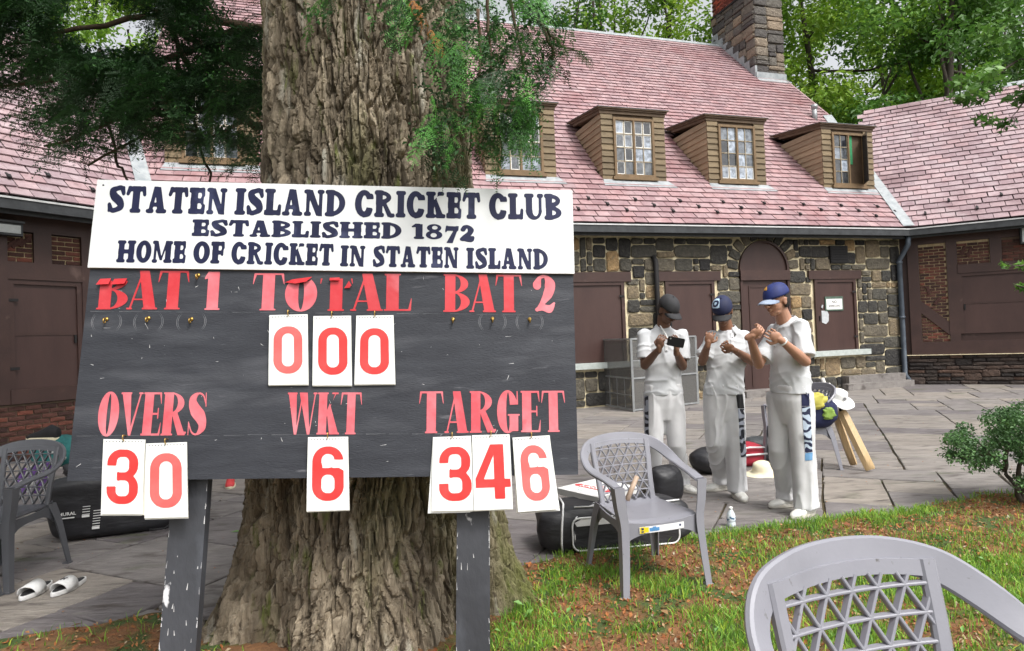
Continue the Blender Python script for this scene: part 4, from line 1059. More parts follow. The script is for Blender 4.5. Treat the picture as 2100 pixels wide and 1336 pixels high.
# maple whose nearer boughs hang in at the top right and right edge
mp_ = thing('maple_tree', 'maple standing off to the right, its dark lobed leaves hanging in at the right edge', 'tree', (8.6, 7.2, 0))
mb = MB(); o_, ra = limb_mesh([V(0, 0, -.05), V(.1, 0, 2), V(0, .1, 4.5), V(-.2, 0, 7)], .2, .06, seed=3); mb.tube(o_, ra, 12); mb.build('trunk', M_tb, mp_, smooth=True)
loc = V(8.6, 7.2, 0)
for (pts_, n_, sg_, sz, Ncl) in (([(2220, 60), (2100, 120), (2020, 165), (1965, 215)], 26, .15, .10, 22), ([(2240, 150), (2120, 190), (2075, 240)], 26, .13, .10, 14), ([(2230, 560), (2130, 545), (2062, 541)], 9, .06, .085, 7), ([(2230, 620), (2130, 590), (2078, 583)], 9, .05, .085, 6), ([(2240, -30), (2130, 30), (2080, 60)], 24, .18, .10, 20)):
    P = [at(x, y, 7.0) - loc for x, y in pts_]; P0 = [V(-.05, 0, P[0].z + .3)] + P
    o_, ra = limb_mesh(P0, .03, .004, seed=n_ + len(pts_), wob=.02); mb = MB(); mb.tube(o_, ra, 6); mb.build('limb', M_tb, mp_, smooth=True)
    rr = random.Random(5); C = []
    for k in range(Ncl):
        t_ = k / Ncl * (len(P) - 1); i = int(t_); C.append(tuple(P[i].lerp(P[i + 1], t_ - i) + V(rr.gauss(0, sg_ * .8), rr.gauss(0, sg_), rr.gauss(0, sg_ * .5))))
    leaves_mesh('foliage', C, n_, sg_ * 1.1, sz, M_leaf2, mp_, n_ + int(sz * 1000), .6, 1)
# the oak's own crown, above the frame: it shades the left of the patio
rr = random.Random(41); C = []
for k in range(6):
    a = 2 * math.pi * k / 6 + .4; e_ = V(math.cos(a) * 2.6 - 1.2, math.sin(a) * 2.4, 7.4 + .5 * math.sin(3 * a)); o_, ra = limb_mesh([V(-.08, 0, 5.4), V(e_.x * .4, e_.y * .4, 6.4), e_], .2, .05, seed=k + 60, wob=.05); mb = MB(); mb.tube(o_, ra, 9); mb.build('limb', M_bark, oak, smooth=True)
for k in range(120):
    a = rr.uniform(0, 2 * math.pi); q = math.sqrt(rr.random()) * 4.0; C.append((math.cos(a) * q - 2.0, math.sin(a) * q * .9 - .2, rr.uniform(5.9, 8.6)))
leaves_mesh('crown', C, 110, .62, .17, M_leaf2, oak, 91, .6, 0)
# shrub at the right
sp = gnd(2092, 1032)
sh = thing('shrub', 'small-leaved green shrub on a bent dark stem at the right edge of the patio', 'shrub', tuple(sp))
for L in ([(2092, 1034), (2085, 1000), (2060, 965), (2030, 930), (1990, 890)], [(2088, 1000), (2095, 940), (2090, 880)], [(2060, 965), (2070, 910), (2050, 860)], [(2030, 930), (2000, 930), (1965, 945)], [(2092, 1034), (2110, 980), (2140, 900)]):
    P = [at(x, y, sp.y + .06 * i * (-1) ** i) - sp for i, (x, y) in enumerate(L)]; o_, ra = limb_mesh(P, .022, .005, seed=len(L), wob=.008); mb = MB(); mb.tube(o_, ra, 7); mb.build('stem', M_tb, sh, smooth=True)
rr = random.Random(8); C = []
while len(C) < 330:
    x, y = rr.uniform(1938, 2250), rr.uniform(828, 1000)
    if y < np.interp(x, [1945, 1990, 2040, 2100, 2230], [900, 862, 842, 828, 826]) or y > np.interp(x, [1945, 1980, 2040, 2100], [930, 972, 975, 1005]): continue
    if fbm(np.array([x / 30.]), np.array([y / 24.]), 2, 3)[0] < .31: continue
    C.append(tuple(at(x, y, sp.y + rr.uniform(-.35, .35)) - sp))
M_shrub = mat('shrub_leaves', (.060, .135, .045), (.10, .20, .07), rough=.5, scale=3, rcols=[(0, (.35, .45, .4)), (.5, (.9, .95, .9)), (1, (1.9, 1.8, 1.7))], trans=.3)
leaves_mesh('foliage', C, 40, .075, .027, M_shrub, sh, 4)
# ================================================================== lettering
def _seg(X, Y, x0, y0, x1, y1, r0, r1=None):
    r1 = r0 if r1 is None else r1; dx, dy = x1 - x0, y1 - y0; L2 = dx * dx + dy * dy + 1e-12
    t = np.clip(((X - x0) * dx + (Y - y0) * dy) / L2, 0, 1); return np.hypot(X - x0 - t * dx, Y - y0 - t * dy) - (r0 + (r1 - r0) * t)
def _box(X, Y, x0, y0, x1, y1, r=0.0):
    cx, cy = (x0 + x1) / 2, (y0 + y1) / 2; qx = np.abs(X - cx) - abs(x1 - x0) / 2 + r; qy = np.abs(Y - cy) - abs(y1 - y0) / 2 + r
    return np.hypot(np.maximum(qx, 0), np.maximum(qy, 0)) + np.minimum(np.maximum(qx, qy), 0) - r
def _ell(X, Y, cx, cy, rx, ry):
    k = np.hypot((X - cx) / rx, (Y - cy) / ry); return (k - 1) * min(rx, ry)
def _poly(X, Y, pts):
    d = np.full(X.shape, 1e9); s = np.ones(X.shape); n = len(pts)
    for i in range(n):
        ax, ay = pts[i]; bx, by = pts[i - 1]; ex, ey = bx - ax, by - ay; wx, wy = X - ax, Y - ay
        t = np.clip((wx * ex + wy * ey) / (ex * ex + ey * ey + 1e-12), 0, 1); d = np.minimum(d, np.hypot(wx - ex * t, wy - ey * t))
        c1, c2, c3 = Y >= ay, Y < by, ex * wy > ey * wx; s = np.where((c1 & c2 & c3) | (~c1 & ~c2 & ~c3), -s, s)
    return d * s
def _curve(X, Y, pts, radii):
    """variable width stroke along a Catmull-Rom curve"""
    P = [pts[0]] + list(pts) + [pts[-1]]; d = np.full(X.shape, 1e9); m = len(pts); prev = None
    for i in range(m - 1):
        p0, p1, p2, p3 = P[i], P[i + 1], P[i + 2], P[i + 3]
        for k in range(7):
            t = k / 6; q = [.5 * (2 * p1[a] + (p2[a] - p0[a]) * t + (2 * p0[a] - 5 * p1[a] + 4 * p2[a] - p3[a]) * t * t + (3 * p1[a] - p0[a] - 3 * p2[a] + p3[a]) * t ** 3) for a in (0, 1)]
            r_ = radii[i] + (radii[i + 1] - radii[i]) * t
            if prev: d = np.minimum(d, _seg(X, Y, prev[0], prev[1], q[0], q[1], prev[2], r_))
            prev = (q[0], q[1], r_)
    return d
class Face:
    """parameters of a hand-cut slab letter"""
    def __init__(s, st, th, so, sh, rnd, k): s.st, s.th, s.so, s.sh, s.rnd, s.k = st, th, so, sh, rnd, k
FA = Face(.325, .185, .085, .14, .06, .05)      # soft heavy slab
FB = Face(.34, .045, .055, .042, .004, .0)       # high contrast poster
def glyph_field(ch, F, X, Y):
    st, th, so, sh, rd, kk = F.st, F.th, F.so, F.sh, F.rnd, F.k
    A = []; B = []
    def U(d): A.append(d)
    def stem(x, w=None, y0=0., y1=1.): w = w or st; U(_box(X, Y, x, y0, x + w, y1, .0))
    def serif(x0, x1, y):
        y0, y1 = (0, sh) if y == 0 else (1 - sh, 1); U(_box(X, Y, x0 - so, y0, x1 + so, y1, min(rd, sh * .5)))
    def barb(x, y, up, dx=0.0, ln=.26, w=None):  # vertical serif on an arm end
        w = w or max(th * .75, .05)
        if F is FB: U(_poly(X, Y, [(x - w * 1.6, y), (x, y), (x + dx, y + up * ln), (x + dx - w * .35, y + up * ln)]))
        else: U(_seg(X, Y, x - w * .6, y + up * th * .4, x - w * .5 + dx, y + up * ln, w * .62, w * .55))
    if ch == 'I': W = st; stem(0); serif(0, W, 0); serif(0, W, 1)
    elif ch == '1':
        W = st; stem(0); serif(0, W, 0); U(_poly(X, Y, [(0, 1), (st * .5, 1), (st * .4, .86), (-so * 1.8, .80), (-so * 1.8, .84)]) - rd * .5)
    elif ch == 'H':
        W = st * 2 + .26; stem(0); stem(W - st); U(_box(X, Y, 0, .5 - th / 2, W, .5 + th / 2))
        for y in (0, 1): serif(0, st, y); serif(W - st, W, y)
    elif ch == 'T':
        W = st + .46; x = (W - st) / 2; stem(x); serif(x, x + st, 0); U(_box(X, Y, -.0, 1 - th, W, 1, rd * .5)); barb(W + .02, 1, -1, .03, .30); A.append(A.pop()); 
        w = max(th * .75, .05)
        if F is FB: U(_poly(X, Y, [(w * 1.6 - .02, 1), (-.02, 1), (-.05, .70), (-.05 + w * .35, .70)]))
        else: U(_seg(X, Y, w * .6, 1 - th * .4, w * .1 - .01, .72, w * .62, w * .55))
    elif ch == 'L':
        W = st + .34; stem(0); serif(0, st, 1); U(_box(X, Y, -so, 0, W, th, rd * .5)); barb(W, 0, 1, .02, .34)
    elif ch in 'EF':
        W = st + .30; stem(0); U(_box(X, Y, -so, 1 - th, W, 1, rd * .5)); barb(W, 1, -1, .02, .27); U(_box(X, Y, 0, .5 - th / 2, W - .08, .5 + th / 2)); U(_seg(X, Y, W - .09, .40, W - .09, .62, max(.02, th * .33)))
        if ch == 'E': U(_box(X, Y, -so, 0, W + .02, th, rd * .5)); barb(W + .03, 0, 1, .02, .30)
        else: serif(0, st, 0)
    elif ch == 'A':
        W = st + .54; U(_poly(X, Y, [(W - st - .04, 0), (W - .04, 0), (W * .5 + st * .42, 1), (W * .5 - st * .42, 1)])); t = max(th * .62, .035)
        U(_poly(X, Y, [(.06, 0), (.06 + t * 1.5, 0), (W * .5, 1), (W * .5 - t * 1.5, 1)])); U(_box(X, Y, .14, .24, W - .3, .24 + th * .8)); serif(.05, .05 + t * 1.6, 0); serif(W - st - .04, W - .05, 0)
    elif ch == 'V':
        W = st + .50; t = max(th * .6, .035); U(_poly(X, Y, [(.02, 1), (.02 + st, 1), (W * .56, 0), (W * .46, 0)])); U(_poly(X, Y, [(W - .06 - t * 1.4, 1), (W - .06, 1), (W * .56, 0), (W * .46, 0)])); serif(.04, st, 1); serif(W - .08 - t, W - .06, 1)
    elif ch == 'W':
        W = 2 * st + .56; t = max(th * .6, .035); a, b = .30, .74
        U(_poly(X, Y, [(.02, 1), (.02 + st, 1), (W * a + .05, 0), (W * a - .05, 0)])); U(_poly(X, Y, [(W * .5 - st * .4, 1), (W * .5 + st * .6, 1), (W * b + .05, 0), (W * b - .05, 0)]))
        U(_poly(X, Y, [(W * .5 - t * .5, 1), (W * .5 + t, 1), (W * a + .05, 0), (W * a - .0, 0)])); U(_poly(X, Y, [(W - .06 - t * 1.3, 1), (W - .06, 1), (W * b + .05, 0), (W * b - .0, 0)])); serif(.04, st, 1); serif(W - .08 - t, W - .06, 1)
    elif ch == 'N':
        t = max(th * .85, .05); W = st + .48; stem(.03, t); stem(W - t - .03, t); U(_poly(X, Y, [(0, 1), (st * .95, 1), (W - .03, 0), (W - .03 - st * .8, 0)])); serif(.03, .03 + t, 0); serif(W - t - .03, W - .03, 1); serif(.0, .1, 1)
    elif ch == 'M':
        t = max(th * .75, .05); W = st * 1.3 + .62; stem(.04, t); stem(W - st, st); U(_poly(X, Y, [(0, 1), (st * .8, 1), (W * .46 + .07, .12), (W * .46 - .07, .12)])); U(_poly(X, Y, [(W - st, 1), (W - st * .6, 1), (W * .46 + .05, .12), (W * .46 - .03, .12)])); serif(.04, .04 + t, 0); serif(W - st, W, 0); serif(W - st * .6, W, 1); serif(.02, .1, 1)
    elif ch == 'U':
        W = st + .52; t = max(th * .8, .05); stem(0, st, .30, 1); stem(W - t - .04, t, .30, 1); d = _ell(X, Y, (W - .04) / 2, .34, (W - .04) / 2, .36); di = _ell(X, Y, (st + W - t - .04) / 2, .38, (W - .04 - st - t) / 2, .26); d = np.maximum(np.maximum(d, -di), Y - .34); U(d); serif(0, st, 1); serif(W - t - .04, W - .04, 1)
    elif ch in 'DB PR'.replace(' ', ''):
        if ch == 'D':
            W = st * 2 + .20; d = np.maximum(_ell(X, Y, st * .6, .5, W - st * .6, .5), -(X - st * .3)); U(d); stem(0); serif(0, st * .6, 0); serif(0, st * .6, 1); B.append(np.maximum(_ell(X, Y, st * .9, .5, W - st * .9 - st * .86, .5 - th), -(X - st)))
        else:
            W = st * 1.75 + .20; stem(0); hi = (.5, 1.0); cyt = .75
            U(np.maximum(_ell(X, Y, st * .6, .74, W - st * .6 - .02, .26), -(X - st * .3))); U(_box(X, Y, 0, .48, st * .7, 1)); serif(0, st * .6, 1)
            B.append(np.maximum(_ell(X, Y, st * .92, .75, max(W - st * .92 - st * .80, .05), .25 - th * .9), -(X - st)))
            if ch == 'B':
                U(np.maximum(_ell(X, Y, st * .6, .265, W - st * .6 + .03, .265), -(X - st * .3))); serif(0, st * .6, 0); B.append(np.maximum(_ell(X, Y, st * .92, .265, max(W - st * .90 - st * .80, .06), .265 - th * .9), -(X - st)))
            if ch == 'R':
                serif(0, st, 0); U(_poly(X, Y, [(st * .9, .52), (st * 1.5, .55), (W + .06, .05), (W + .10, 0), (W - st * .55, 0)])); U(_seg(X, Y, W - .02, .045, W + .10, .06, max(.03, th * .4)))
    elif ch == 'K':
        W = st + .50; t = max(th * .7, .045); stem(0); serif(0, st, 0); serif(0, st, 1); U(_poly(X, Y, [(st * .9, .36), (st * .9, .36 + t * 2.2), (W - .1, 1), (W - .1 - t * 1.4 + .02, 1)])); U(_poly(X, Y, [(st * 1.0, .56), (st * 1.35, .74), (W + .02, 0), (W - st - .02, 0)])); serif(W - .24, W - .08, 1); serif(W - st, W - .0, 0)
    elif ch in 'OCG':
        W = st * 2 + (.24 if F is FA else .11); cx = W / 2; U(_ell(X, Y, cx, .5, W / 2, .52)); B.append(_ell(X, Y, cx + (.02 if ch != 'O' else 0), .5, W / 2 - st * .95, .52 - th * 1.15))
        if ch != 'O':
            B.append(_poly(X, Y, [(cx + .02, .36), (W + .3, .30), (W + .3, .68), (cx + .02, .66)])); 
            if ch == 'C':
                if F is FA: U(_ell(X, Y, W - .07, .73, .10, .15))
                else: U(_poly(X, Y, [(W - .05, 1), (W - .01, 1), (W, .66), (W - .05, .66)]))
            else:
                A.append(_poly(X, Y, [(W - .05, 1), (W - .01, 1), (W, .66), (W - .05, .66)]))
    elif ch == 'S':
        W = st + .40; r1 = th * .5; r2 = st * .52; b = W
        U(_curve(X, Y, [(b * .90, .74), (b * .74, .93), (b * .46, 1 - r1 - .005), (b * .20, .80), (b * .34, .60), (b * .68, .42), (b * .80, .22), (b * .54, r1 + .005), (b * .26, .07), (b * .08, .27)], [r1 * .9, r1, r1, r2 * .78, r2, r2, r2 * .78, r1, r1, r1 * .9]))
        if F is FA: U(_seg(X, Y, b * .90, .70, b * .90, .95, .05)); U(_seg(X, Y, b * .07, .05, b * .07, .30, .05))
        else: U(_poly(X, Y, [(b * .86, 1), (b * .90, 1), (b * .94, .66), (b * .90, .66)])); U(_poly(X, Y, [(b * .06, 0), (b * .10, 0), (b * .08, .32), (b * .04, .32)]))
    elif ch == '2':
        W = st + .36; r1 = max(th * .6, .04); b = W
        U(_curve(X, Y, [(b * .16, .74), (b * .30, .93), (b * .56, .955), (b * .76, .74), (b * .66, .50), (b * .34, .22), (b * .14, .06)], [st * .40, r1 * 1.2, r1, st * .50, st * .44, r1 * 1.5, r1])); U(_curve(X, Y, [(b * .10, .07), (b * .4, .13), (b * .72, .09), (b * .94, .25)], [r1, th * .8 + .05, th * .8 + .07, r1 * .6]))
    elif ch == '8':
        W = st * 1.7 + .22; c = W / 2; U(_ell(X, Y, c, .76, c * .88, .26)); U(_ell(X, Y, c, .28, c, .30)); B += [_ell(X, Y, c + .03, .78, c * .34, .13), _ell(X, Y, c - .02, .26, c * .38, .15)]
    elif ch == '7':
        W = st + .40; U(_box(X, Y, 0, 1 - th * 1.5, W, 1, rd)); U(_seg(X, Y, .05, .98, .0, .68, .05)); U(_poly(X, Y, [(W - .12, 1), (W, 1), (W * .55, -.0), (W * .55 - st, -.0), (W * .42, .45)]) - rd * .3)
    d = A[0]
    for a in A[1:]:
        if kk: h = np.clip(.5 + .5 * (a - d) / kk, 0, 1); d = a + (d - a) * h - kk * h * (1 - h)
        else: d = np.minimum(d, a)
    for b in B: d = np.maximum(d, -b)
    if ch == 'G':
        w_ = st; d = np.minimum(d, _box(X, Y, W - w_ * .95, .03, W - .0, .44)); d = np.minimum(d, _box(X, Y, W - w_ - .05, .40, W + .06, .44))
    if ch == 'C' and F is FA: d = np.minimum(d, _curve(X, Y, [(W * .5, .05), (W * .8, .10), (W - .03, .27)], [th * .5, th * .45, .03]))
    return d, W
def digit_field(ch, X, Y):           # bold condensed grotesque, width about .58
    W = .60; s = .175
    if ch == '0': d = np.maximum(_box(X, Y, 0, 0, W, 1, .28), -_box(X, Y, s, .15, W - s, .85, .12))
    elif ch == '6':
        d = np.maximum(_box(X, Y, 0, 0, W, 1, .28), -_box(X, Y, s, .60, W - s, .86, .11)); d = np.maximum(d, -_box(X, Y, s, .14, W - s, .48, .11)); d = np.maximum(d, -_box(X, Y, W - s - .04, .60, W + .2, .75)); d = np.maximum(d, -_poly(X, Y, [(s + .02, .66), (W + .1, .66), (W + .1, .58), (W, .55), (W - .12, .62), (s + .02, .60)]))
    elif ch == '3':
        a = np.maximum(_box(X, Y, 0, .44, W - .01, 1, .26), -_box(X, Y, s, .575, W - s - .01, .86, .09)); b = np.maximum(_box(X, Y, 0, 0, W, .56, .26), -_box(X, Y, s, .14, W - s, .43, .09)); d = np.minimum(a, b)
        d = np.maximum(d, -_box(X, Y, -.1, .32, .21, .70)); d = np.maximum(d, -_box(X, Y, -.1, .43, .30, .58) ); d = np.minimum(d, _box(X, Y, .19, .435, .42, .575))
    else:
        d = _box(X, Y, .33, 0, .52, 1); d = np.minimum(d, _box(X, Y, -.02, .21, W + .03, .36)); d = np.minimum(d, np.maximum(_poly(X, Y, [(-.02, .22), (-.02, .38), (.27, 1), (.50, 1), (.50, .22)]), -_poly(X, Y, [(.13, .355), (.335, .355), (.335, .82)])))
    return d, W
def contours(D, xs, ys):
    ny, nx = D.shape; segs = {}
    def ip(a, b, pa, pb): t = a / (a - b); return pa + (pb - pa) * t
    I = D < 0; act = np.argwhere((I[:-1, :-1] != I[1:, 1:]) | (I[:-1, 1:] != I[1:, :-1]) | (I[:-1, :-1] != I[:-1, 1:]))
    nxt = {}; pos = {}
    for j, i in act:
        v = (D[j, i], D[j, i + 1], D[j + 1, i + 1], D[j + 1, i]); c = sum((1 << k) for k in range(4) if v[k] < 0)
        if c in (0, 15): continue
        ed = [('h', j, i), ('v', j, i + 1), ('h', j + 1, i), ('v', j, i)]
        def pt(k):
            e = ed[k]
            if e not in pos:
                if e[0] == 'h': pos[e] = (ip(D[e[1], e[2]], D[e[1], e[2] + 1], xs[e[2]], xs[e[2] + 1]), ys[e[1]])
                else: pos[e] = (xs[e[2]], ip(D[e[1], e[2]], D[e[1] + 1, e[2]], ys[e[1]], ys[e[1] + 1]))
            return e
        tb = {1: [(0, 3)], 2: [(1, 0)], 3: [(1, 3)], 4: [(2, 1)], 5: [(0, 1), (2, 3)], 6: [(2, 0)], 7: [(2, 3)], 8: [(3, 2)], 9: [(0, 2)], 10: [(1, 2), (3, 0)], 11: [(1, 2)], 12: [(3, 1)], 13: [(0, 1)], 14: [(3, 0)]}
        for a, b in tb[c]: nxt[pt(a)] = pt(b)
    loops = []
    while nxt:
        s0 = next(iter(nxt)); L = []; k = s0
        while k in nxt: L.append(pos[k]); k = nxt.pop(k)
        if len(L) > 5: loops.append(L)
    return loops
def simplify(L, tol):
    P = np.array(L); n = len(P)
    i0 = 0; i1 = int(np.argmax(np.hypot(*(P - P[0]).T)))
    def rdp(a, b):
        st_ = [(a, b)]; keep = set()
        while st_:
            a, b = st_.pop()
            if b - a < 2: continue
            d = P[b % n] - P[a]; q = P[a + 1:b] - P[a]; L_ = math.hypot(*d) + 1e-12; e = np.abs(q[:, 0] * d[1] - q[:, 1] * d[0]) / L_
            k = int(np.argmax(e))
            if e[k] > tol: keep.add(a + 1 + k); st_ += [(a, a + 1 + k), (a + 1 + k, b)]
        return keep
    ks = sorted({i0, i1} | rdp(i0, i1) | rdp(i1, n)); return [tuple(P[k % n]) for k in ks if k < n]
def area(L): return sum(L[i - 1][0] * L[i][1] - L[i][0] * L[i - 1][1] for i in range(len(L))) / 2
_gc = {}
def glyph(ch, face, cut=None):
    key = (ch, id(face), cut)
    if key in _gc: return _gc[key]
    xs = np.arange(-.3, 1.7, .0165); ys = np.arange(-.12, 1.13, .0165); X, Y = np.meshgrid(xs, ys)
    d, W = digit_field(ch, X, Y) if face == 'digit' else glyph_field(ch, face, X, Y)
    if cut == 'B': d = np.maximum(d, Y - .74)
    if cut == 'O': d = np.maximum(d, -(_seg(X, Y, .15, .98, .55, .93, .07)))
    if cut == 'T': d = np.maximum(d, Y - .84)
    L = [simplify(l, .0035) for l in contours(d, xs, ys)]; L = [l for l in L if len(l) > 2 and abs(area(l)) > 4e-4]
    outer = [l for l in L if area(l) * 1 < 0]; inner = [l for l in L if area(l) > 0]
    if sum(area(l) for l in L) > 0: outer, inner = inner, outer
    def inside(p, l):
        c = False
        for i in range(len(l)):
            (x1, y1), (x2, y2) = l[i - 1], l[i]
            if (y1 > p[1]) != (y2 > p[1]) and p[0] < (x2 - x1) * (p[1] - y1) / (y2 - y1) + x1: c = not c
        return c
    shapes = [(o, [h for h in inner if inside(h[0], o)]) for o in outer]
    allx = [p[0] for o in outer for p in o]
    _gc[key] = (shapes, min(allx), max(allx)); return _gc[key]
def glyph_obj(name, shapes, T, th, m, parent):
    """T maps glyph (x, y, h) to a point"""
    mb = MB()
    for o, hs in shapes:
        loops = [o] + hs; flat = [p for l in loops for p in l]; tris = tessellate_polygon([[Vector((p[0], p[1], 0)) for p in l] for l in loops])
        n = len(flat); mb.add([T(p[0], p[1], th) for p in flat], [tuple(t) for t in tris]); b = 0
        for l in loops:
            k = len(l); mb.add([T(p[0], p[1], 0) for p in l] + [T(p[0], p[1], th) for p in l], [(i, (i + 1) % k, k + (i + 1) % k, k + i) for i in range(k)])
    return mb.build(name, m, parent)

# ================================================================== scoreboard
BK = 2.70
rTL, rTR, rBR, rBL = ray(200, 373), ray(1167, 395), ray(1186, 974), ray(137, 987)
cBL = CAM + rBL * (1.0 * BK); cBR = CAM + rBR * (1.06372 * BK); cTL = CAM + rTL * (1.08605 * BK)
bu = (cBR - cBL); BWD = bu.length; bu.normalize(); bvv = cTL - cBL; bvv = bvv - bu * bvv.dot(bu); BHT = bvv.length; bvv.normalize(); bn = bu.cross(bvv)
if bn.y > 0: bn = -bn
board = thing('scoreboard', 'black and white painted cricket scoreboard on two posts leaning in front of the tree trunk', 'scoreboard', (0, 0, 0))
BF = Frame(cBL, bu, bvv, bn)
print('board', BWD, BHT)
M_black = mat('black_board', (.024, .026, .033), (.038, .041, .050), rough=.6, spec=.3, scale=3.5, stretch=(1, 1, 5), bump=.25, bscale=60, spots=[((.14, .14, .155), 6, .66, .82), ((.5, .5, .5), 22, .765, .79), ((.085, .088, .10), 1.6, .55, .8)])
M_white = mat('white_sign_paint', (.62, .64, .64), (.72, .73, .73), rough=.4, scale=2.2, bump=.06, bscale=50, spots=[((.60, .61, .60), 3.2, .6, .8), ((.35, .32, .28), 34, .78, .82)])
M_navy = mat('navy_letters', (.006, .008, .034), (.012, .015, .055), spec=.25, rough=.5, scale=4, spots=[((.06, .07, .14), 7, .60, .8)])
M_red = mat('red_vinyl', (.50, .014, .022), (.57, .05, .06), rough=.35, scale=5, bump=.5, bscale=26, bdist=.004, spots=[((.70, .24, .27), 3.0, .54, .72)])
M_redp = mat('faded_red_vinyl', (.58, .07, .09), (.66, .20, .23), rough=.35, scale=4, bump=.5, bscale=26, bdist=.004, spots=[((.56, .04, .05), 6, .66, .76)])
_, vS = BF.uv(179, 552); _, vS2 = BF.uv(1175, 562); vS = (vS + vS2) / 2
b1 = MB(); b1.fbox(BF, 0, BWD, 0, vS + .06, -.020, 0); b1.build('black_panel', M_black, board)
b2 = MB(); b2.fbox(BF, -.004, BWD + .004, vS, BHT + .004, .0005, .014); sign = b2.build('white_sign', M_white, board)
b3 = MB(); b3.fbox(BF, .06, BWD - .06, .42, .50, -.058, -.021); b3.fbox(BF, .06, BWD - .06, vS + .1, vS + .18, -.058, -.021); b3.build('back_rail', M_black, board)
def word(txt, x0, y0, x1, y1, cap, face, m, parent, off, th=.0012, cuts={}, gap=.10, slant=0):
    """letters laid on the board between two points, cap height in metres measured from the photograph"""
    a = Vector(BF.uv(x0, y0, off)); b = Vector(BF.uv(x1, y1, off)); mid = ((x0 + x1) / 2, (y0 + y1) / 2)
    c = Vector(BF.uv(mid[0], mid[1] - cap, off)) - Vector(BF.uv(mid[0], mid[1], off)); H = c.length
    d = b - a; L = d.length; d.normalize(); n_ = Vector((-d.y, d.x))
    gl = [glyph(ch, face, cuts.get(i)) for i, ch in enumerate(txt)]; tot = sum(g[2] - g[1] for g in gl) + gap * (len(gl) - 1); sx = L / tot; x = 0
    for i, (sh_, g0, g1) in enumerate(gl):
        def T(px_, py_, h, x=x, g0=g0):
            q = a + d * ((x + px_ - g0) * sx + py_ * H * slant) + n_ * (py_ * H); return BF.P(q.x, q.y, off + h)
        o = glyph_obj('letter', sh_, T, th, m, parent); x += g1 - g0 + gap
so_ = .0142
word('STATEN', 219, 435, 463, 440, 53, FA, M_navy, sign, so_, gap=.045); word('ISLAND', 480, 440, 707, 444, 53, FA, M_navy, sign, so_, gap=.045)
word('CRICKET', 727, 444, 985, 449, 53, FA, M_navy, sign, so_, gap=.045); word('CLUB', 1003, 449, 1152, 451, 52, FA, M_navy, sign, so_, gap=.045)
word('ESTABLISHED', 393, 484, 823, 490, 33, FA, M_navy, sign, so_, gap=.04)
word('18', 844, 490, 907, 491, 30, FA, M_navy, sign, so_, gap=.07); word('7', 912, 498, 940, 499, 34, FA, M_navy, sign, so_); word('2', 943, 493, 973, 494, 29, FA, M_navy, sign, so_)
word('HOME', 238, 538, 380, 539.5, 44, FA, M_navy, sign, so_, gap=.05); word('OF', 395, 540, 459, 540.5, 44, FA, M_navy, sign, so_, gap=.05)
word('CRICKET', 473, 541, 683, 545, 44, FA, M_navy, sign, so_, gap=.05); word('IN', 697, 546, 748, 547, 42, FA, M_navy, sign, so_, gap=.05)
word('STATEN', 764, 547, 940, 550, 42, FA, M_navy, sign, so_, gap=.05); word('ISLAND', 956, 551, 1124, 553, 42, FA, M_navy, sign, so_, gap=.05)
bo = .0004
word('BAT', 197, 635, 384, 635, 79, FB, M_red, board, bo, cuts={0: 'B'}, gap=-.02); word('1', 416, 636, 450, 636, 78, FB, M_redp, board, bo)
word('T', 516, 637, 581, 637, 76, FB, M_redp, board, bo); word('O', 583, 638, 649, 638, 70, FB, M_redp, board, bo, cuts={0: 'O'})
word('T', 655, 638, 722, 638, 79, FB, M_red, board, bo, cuts={0: 'T'}); word('AL', 718, 638, 844, 638, 76, FB, M_red, board, bo, gap=.03)
word('BAT', 909, 640, 1071, 641, 77, FB, M_red, board, bo, gap=-.01); word('2', 1094, 641, 1140, 641, 76, FB, M_redp, board, bo)
word('OVERS', 197, 894, 421, 893, 88, FB, M_redp, board, bo, gap=.03); word('WKT', 586, 892, 740, 891, 86, FB, M_redp, board, bo, gap=.03); word('TARGET', 859, 889, 1160, 886, 85, FB, M_redp, board, bo, gap=.04)
# curling vinyl flaps where letters peel
def flap(pts, lift):
    mb = MB(); q = [BF.P(*BF.uv(x, y), .001 + l) for (x, y), l in zip(pts, lift)]; q2_ = [p + bn * .0012 for p in q]; mb.prism(q, q2_); mb.build('peeling_flap', M_red, board)
flap([(207, 573), (229, 572), (227, 585), (201, 586)], [.004, .004, .016, .016]); flap([(236, 573), (262, 572), (259, 584), (232, 586)], [.004, .004, .016, .016])
flap([(585, 580), (600, 574), (641, 569), (630, 580), (608, 584)], [.002, .004, .006, .018, .018]); flap([(677, 571), (697, 570), (697, 577), (677, 577)], [.004, .004, .014, .014]); flap([(706, 592), (716, 577), (722, 587), (717, 592)], [.002, .004, .012, .008])
# hooks
M_brass = mat('brass', (.45, .28, .07), (.6, .4, .12), rough=.35, metal=.9, scale=20)
def hook(x, y, bare=True):
    u, v = BF.uv(x, y); mb = MB(); pts = [BF.P(u, v, -.005), BF.P(u, v, .014)]
    for k in range(9): a = math.pi * (.5 - k / 8 * 1.5); pts.append(BF.P(u + .0, v - .010 + .010 * math.sin(a), .018 + .010 * math.cos(a)))
    mb.tube(pts, .0026, 7); mb.lathe([(.001, .0), (.008, .0), (.009, .003), (.004, .006)], BF.P(u, v, 0), Matrix((bu, bvv, bn)).transposed(), 10); mb.build('hook', M_brass, board, smooth=True)
for x, y in ((219, 655), (305, 653), (393, 655), (1010, 654), (929, 655), (1086, 655), (407, 565)): hook(x, y)
